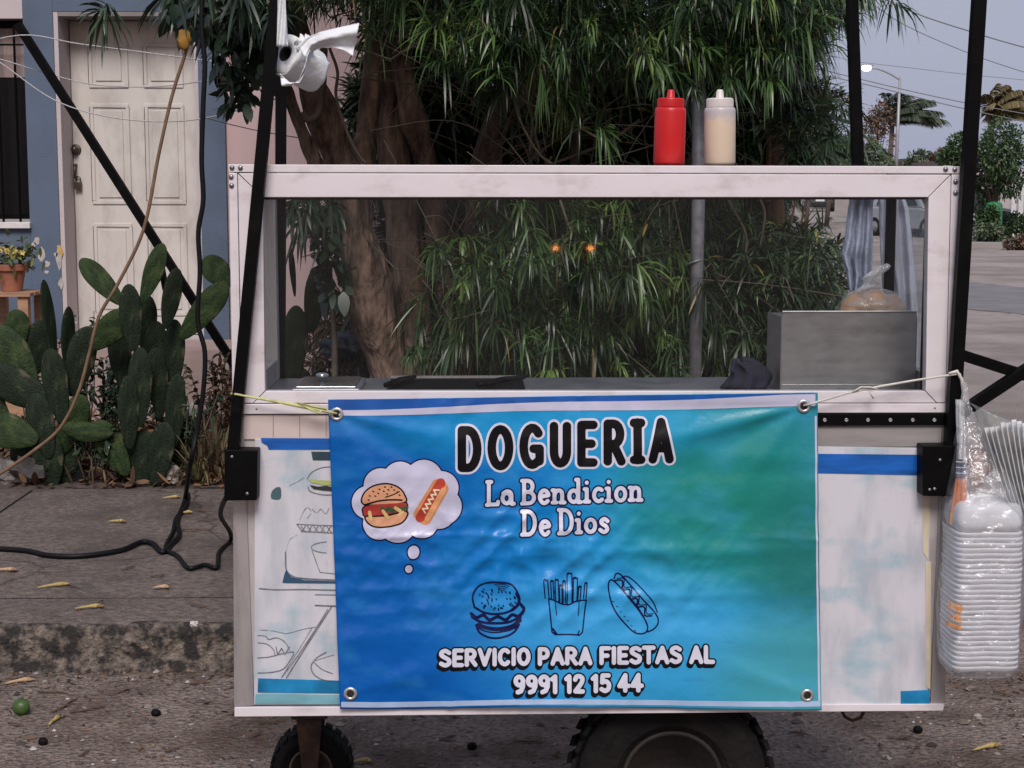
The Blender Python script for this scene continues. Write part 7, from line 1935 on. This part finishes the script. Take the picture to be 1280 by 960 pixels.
tank = empty("water_tank", gto); tag(tank, "bright green plastic drum under the dense street tree", "drum")
q.build("drum_body", mat("green_plastic", (.02, .17, .06), .5, 0, .1, 5), tank, gto, smooth=True)
MB().lathe([(.255, .5), (.262, .52), (.255, .54)], (gt.x, 45.5, 0), 'z', 24).build("hoop", mat("green_plastic_dark", (.02, .16, .05), .4), tank, gto)

# ================================================================== SCOOTER ACROSS THE STREET (seen only mirrored in the case glass)
hit = PY(716, 310, 3.45); nn = CART.to_3x3() @ Vector((0, -1, 0))
dd_ = (hit - O0).normalized(); rd = dd_ - 2*dd_.dot(nn)*nn
sc_p = hit + rd*((hit.z - .78)/(-rd.z))
sco = empty("motor_scooter", (sc_p.x, sc_p.y, 0)); sco.rotation_euler = (0, 0, math.atan2(-rd.x, -rd.y)*-1)
tag(sco, "pale motor scooter with lit amber indicators, mirrored in the case glass", "scooter")
M_scp = mat("pale_scooter_paint", (.45, .46, .48), .3, 0, .05, 6)
for yy in (.15, -1.05):
    w_ = MB().lathe([(.14, -.05), (.21, -.055), (.235, -.03), (.235, .03), (.21, .055), (.14, .05)], (0, yy, .235), 'x', 28, close=True).build("wheel", M_rubber, sco)
    MB().lathe([(.145, -.03), (.04, -.04), (.04, .04), (.145, .03)], (0, yy, .235), 'x', 20).build("rim", M_silver, w_, smooth=True)
MB().tube([(0, .15, .235), (0, .05, .6), (0, -.05, .95)], .03, 10).build("fork", M_black, sco, smooth=True)
MB().extrude([(-.17, .02, .30), (.17, .02, .30), (.20, -.02, .72), (.10, -.04, .92), (-.10, -.04, .92), (-.20, -.02, .72)], (0, -.06, .01)).build("leg_shield", M_scp, sco, bevel=.02)
MB().extrude([(0-.13, -.1, .28), (-.13, -.55, .28), (-.13, -.62, .62), (-.13, -1.25, .66), (-.13, -1.3, .45), (-.13, -1.0, .30), (-.13, -.6, .22), (-.13, -.1, .22)], (.26, 0, 0)).build("body", M_scp, sco, bevel=.03)
MB().box(-.14, .14, -1.15, -.60, .67, .76).build("seat", M_black, sco, bevel=.03)
MB().tube(sp3([(-.34, -.12, .98), (-.2, -.06, 1.0), (0, -.04, .96), (.2, -.06, 1.0), (.34, -.12, .98)], 4), .014, 8).build("handlebar", M_black, sco, smooth=True)
MB().tube(sp3([(-.24, .02, .80), (-.22, .0, .98), (-.10, -.02, 1.02), (.10, -.02, 1.02), (.22, .0, .98), (.24, .02, .80)], 5), .012, 8).build("windshield_rim", mat("bright_trim", (.75, .75, .76), .25), sco, smooth=True)
MB().blob((0, .02, .86), (.09, .05, .08), 16, 10).build("headlamp", mat("headlight_lens", (.6, .6, .62)), sco, smooth=True)
for sx in (-1, 1):
    MB().blob((sx*.235, .06, .78), (.045, .03, .030), 14, 8).build("indicator", mat("lit_amber", (.9, .3, .05), .3, emit=(1, .28, .06, 22.0)), sco, smooth=True)
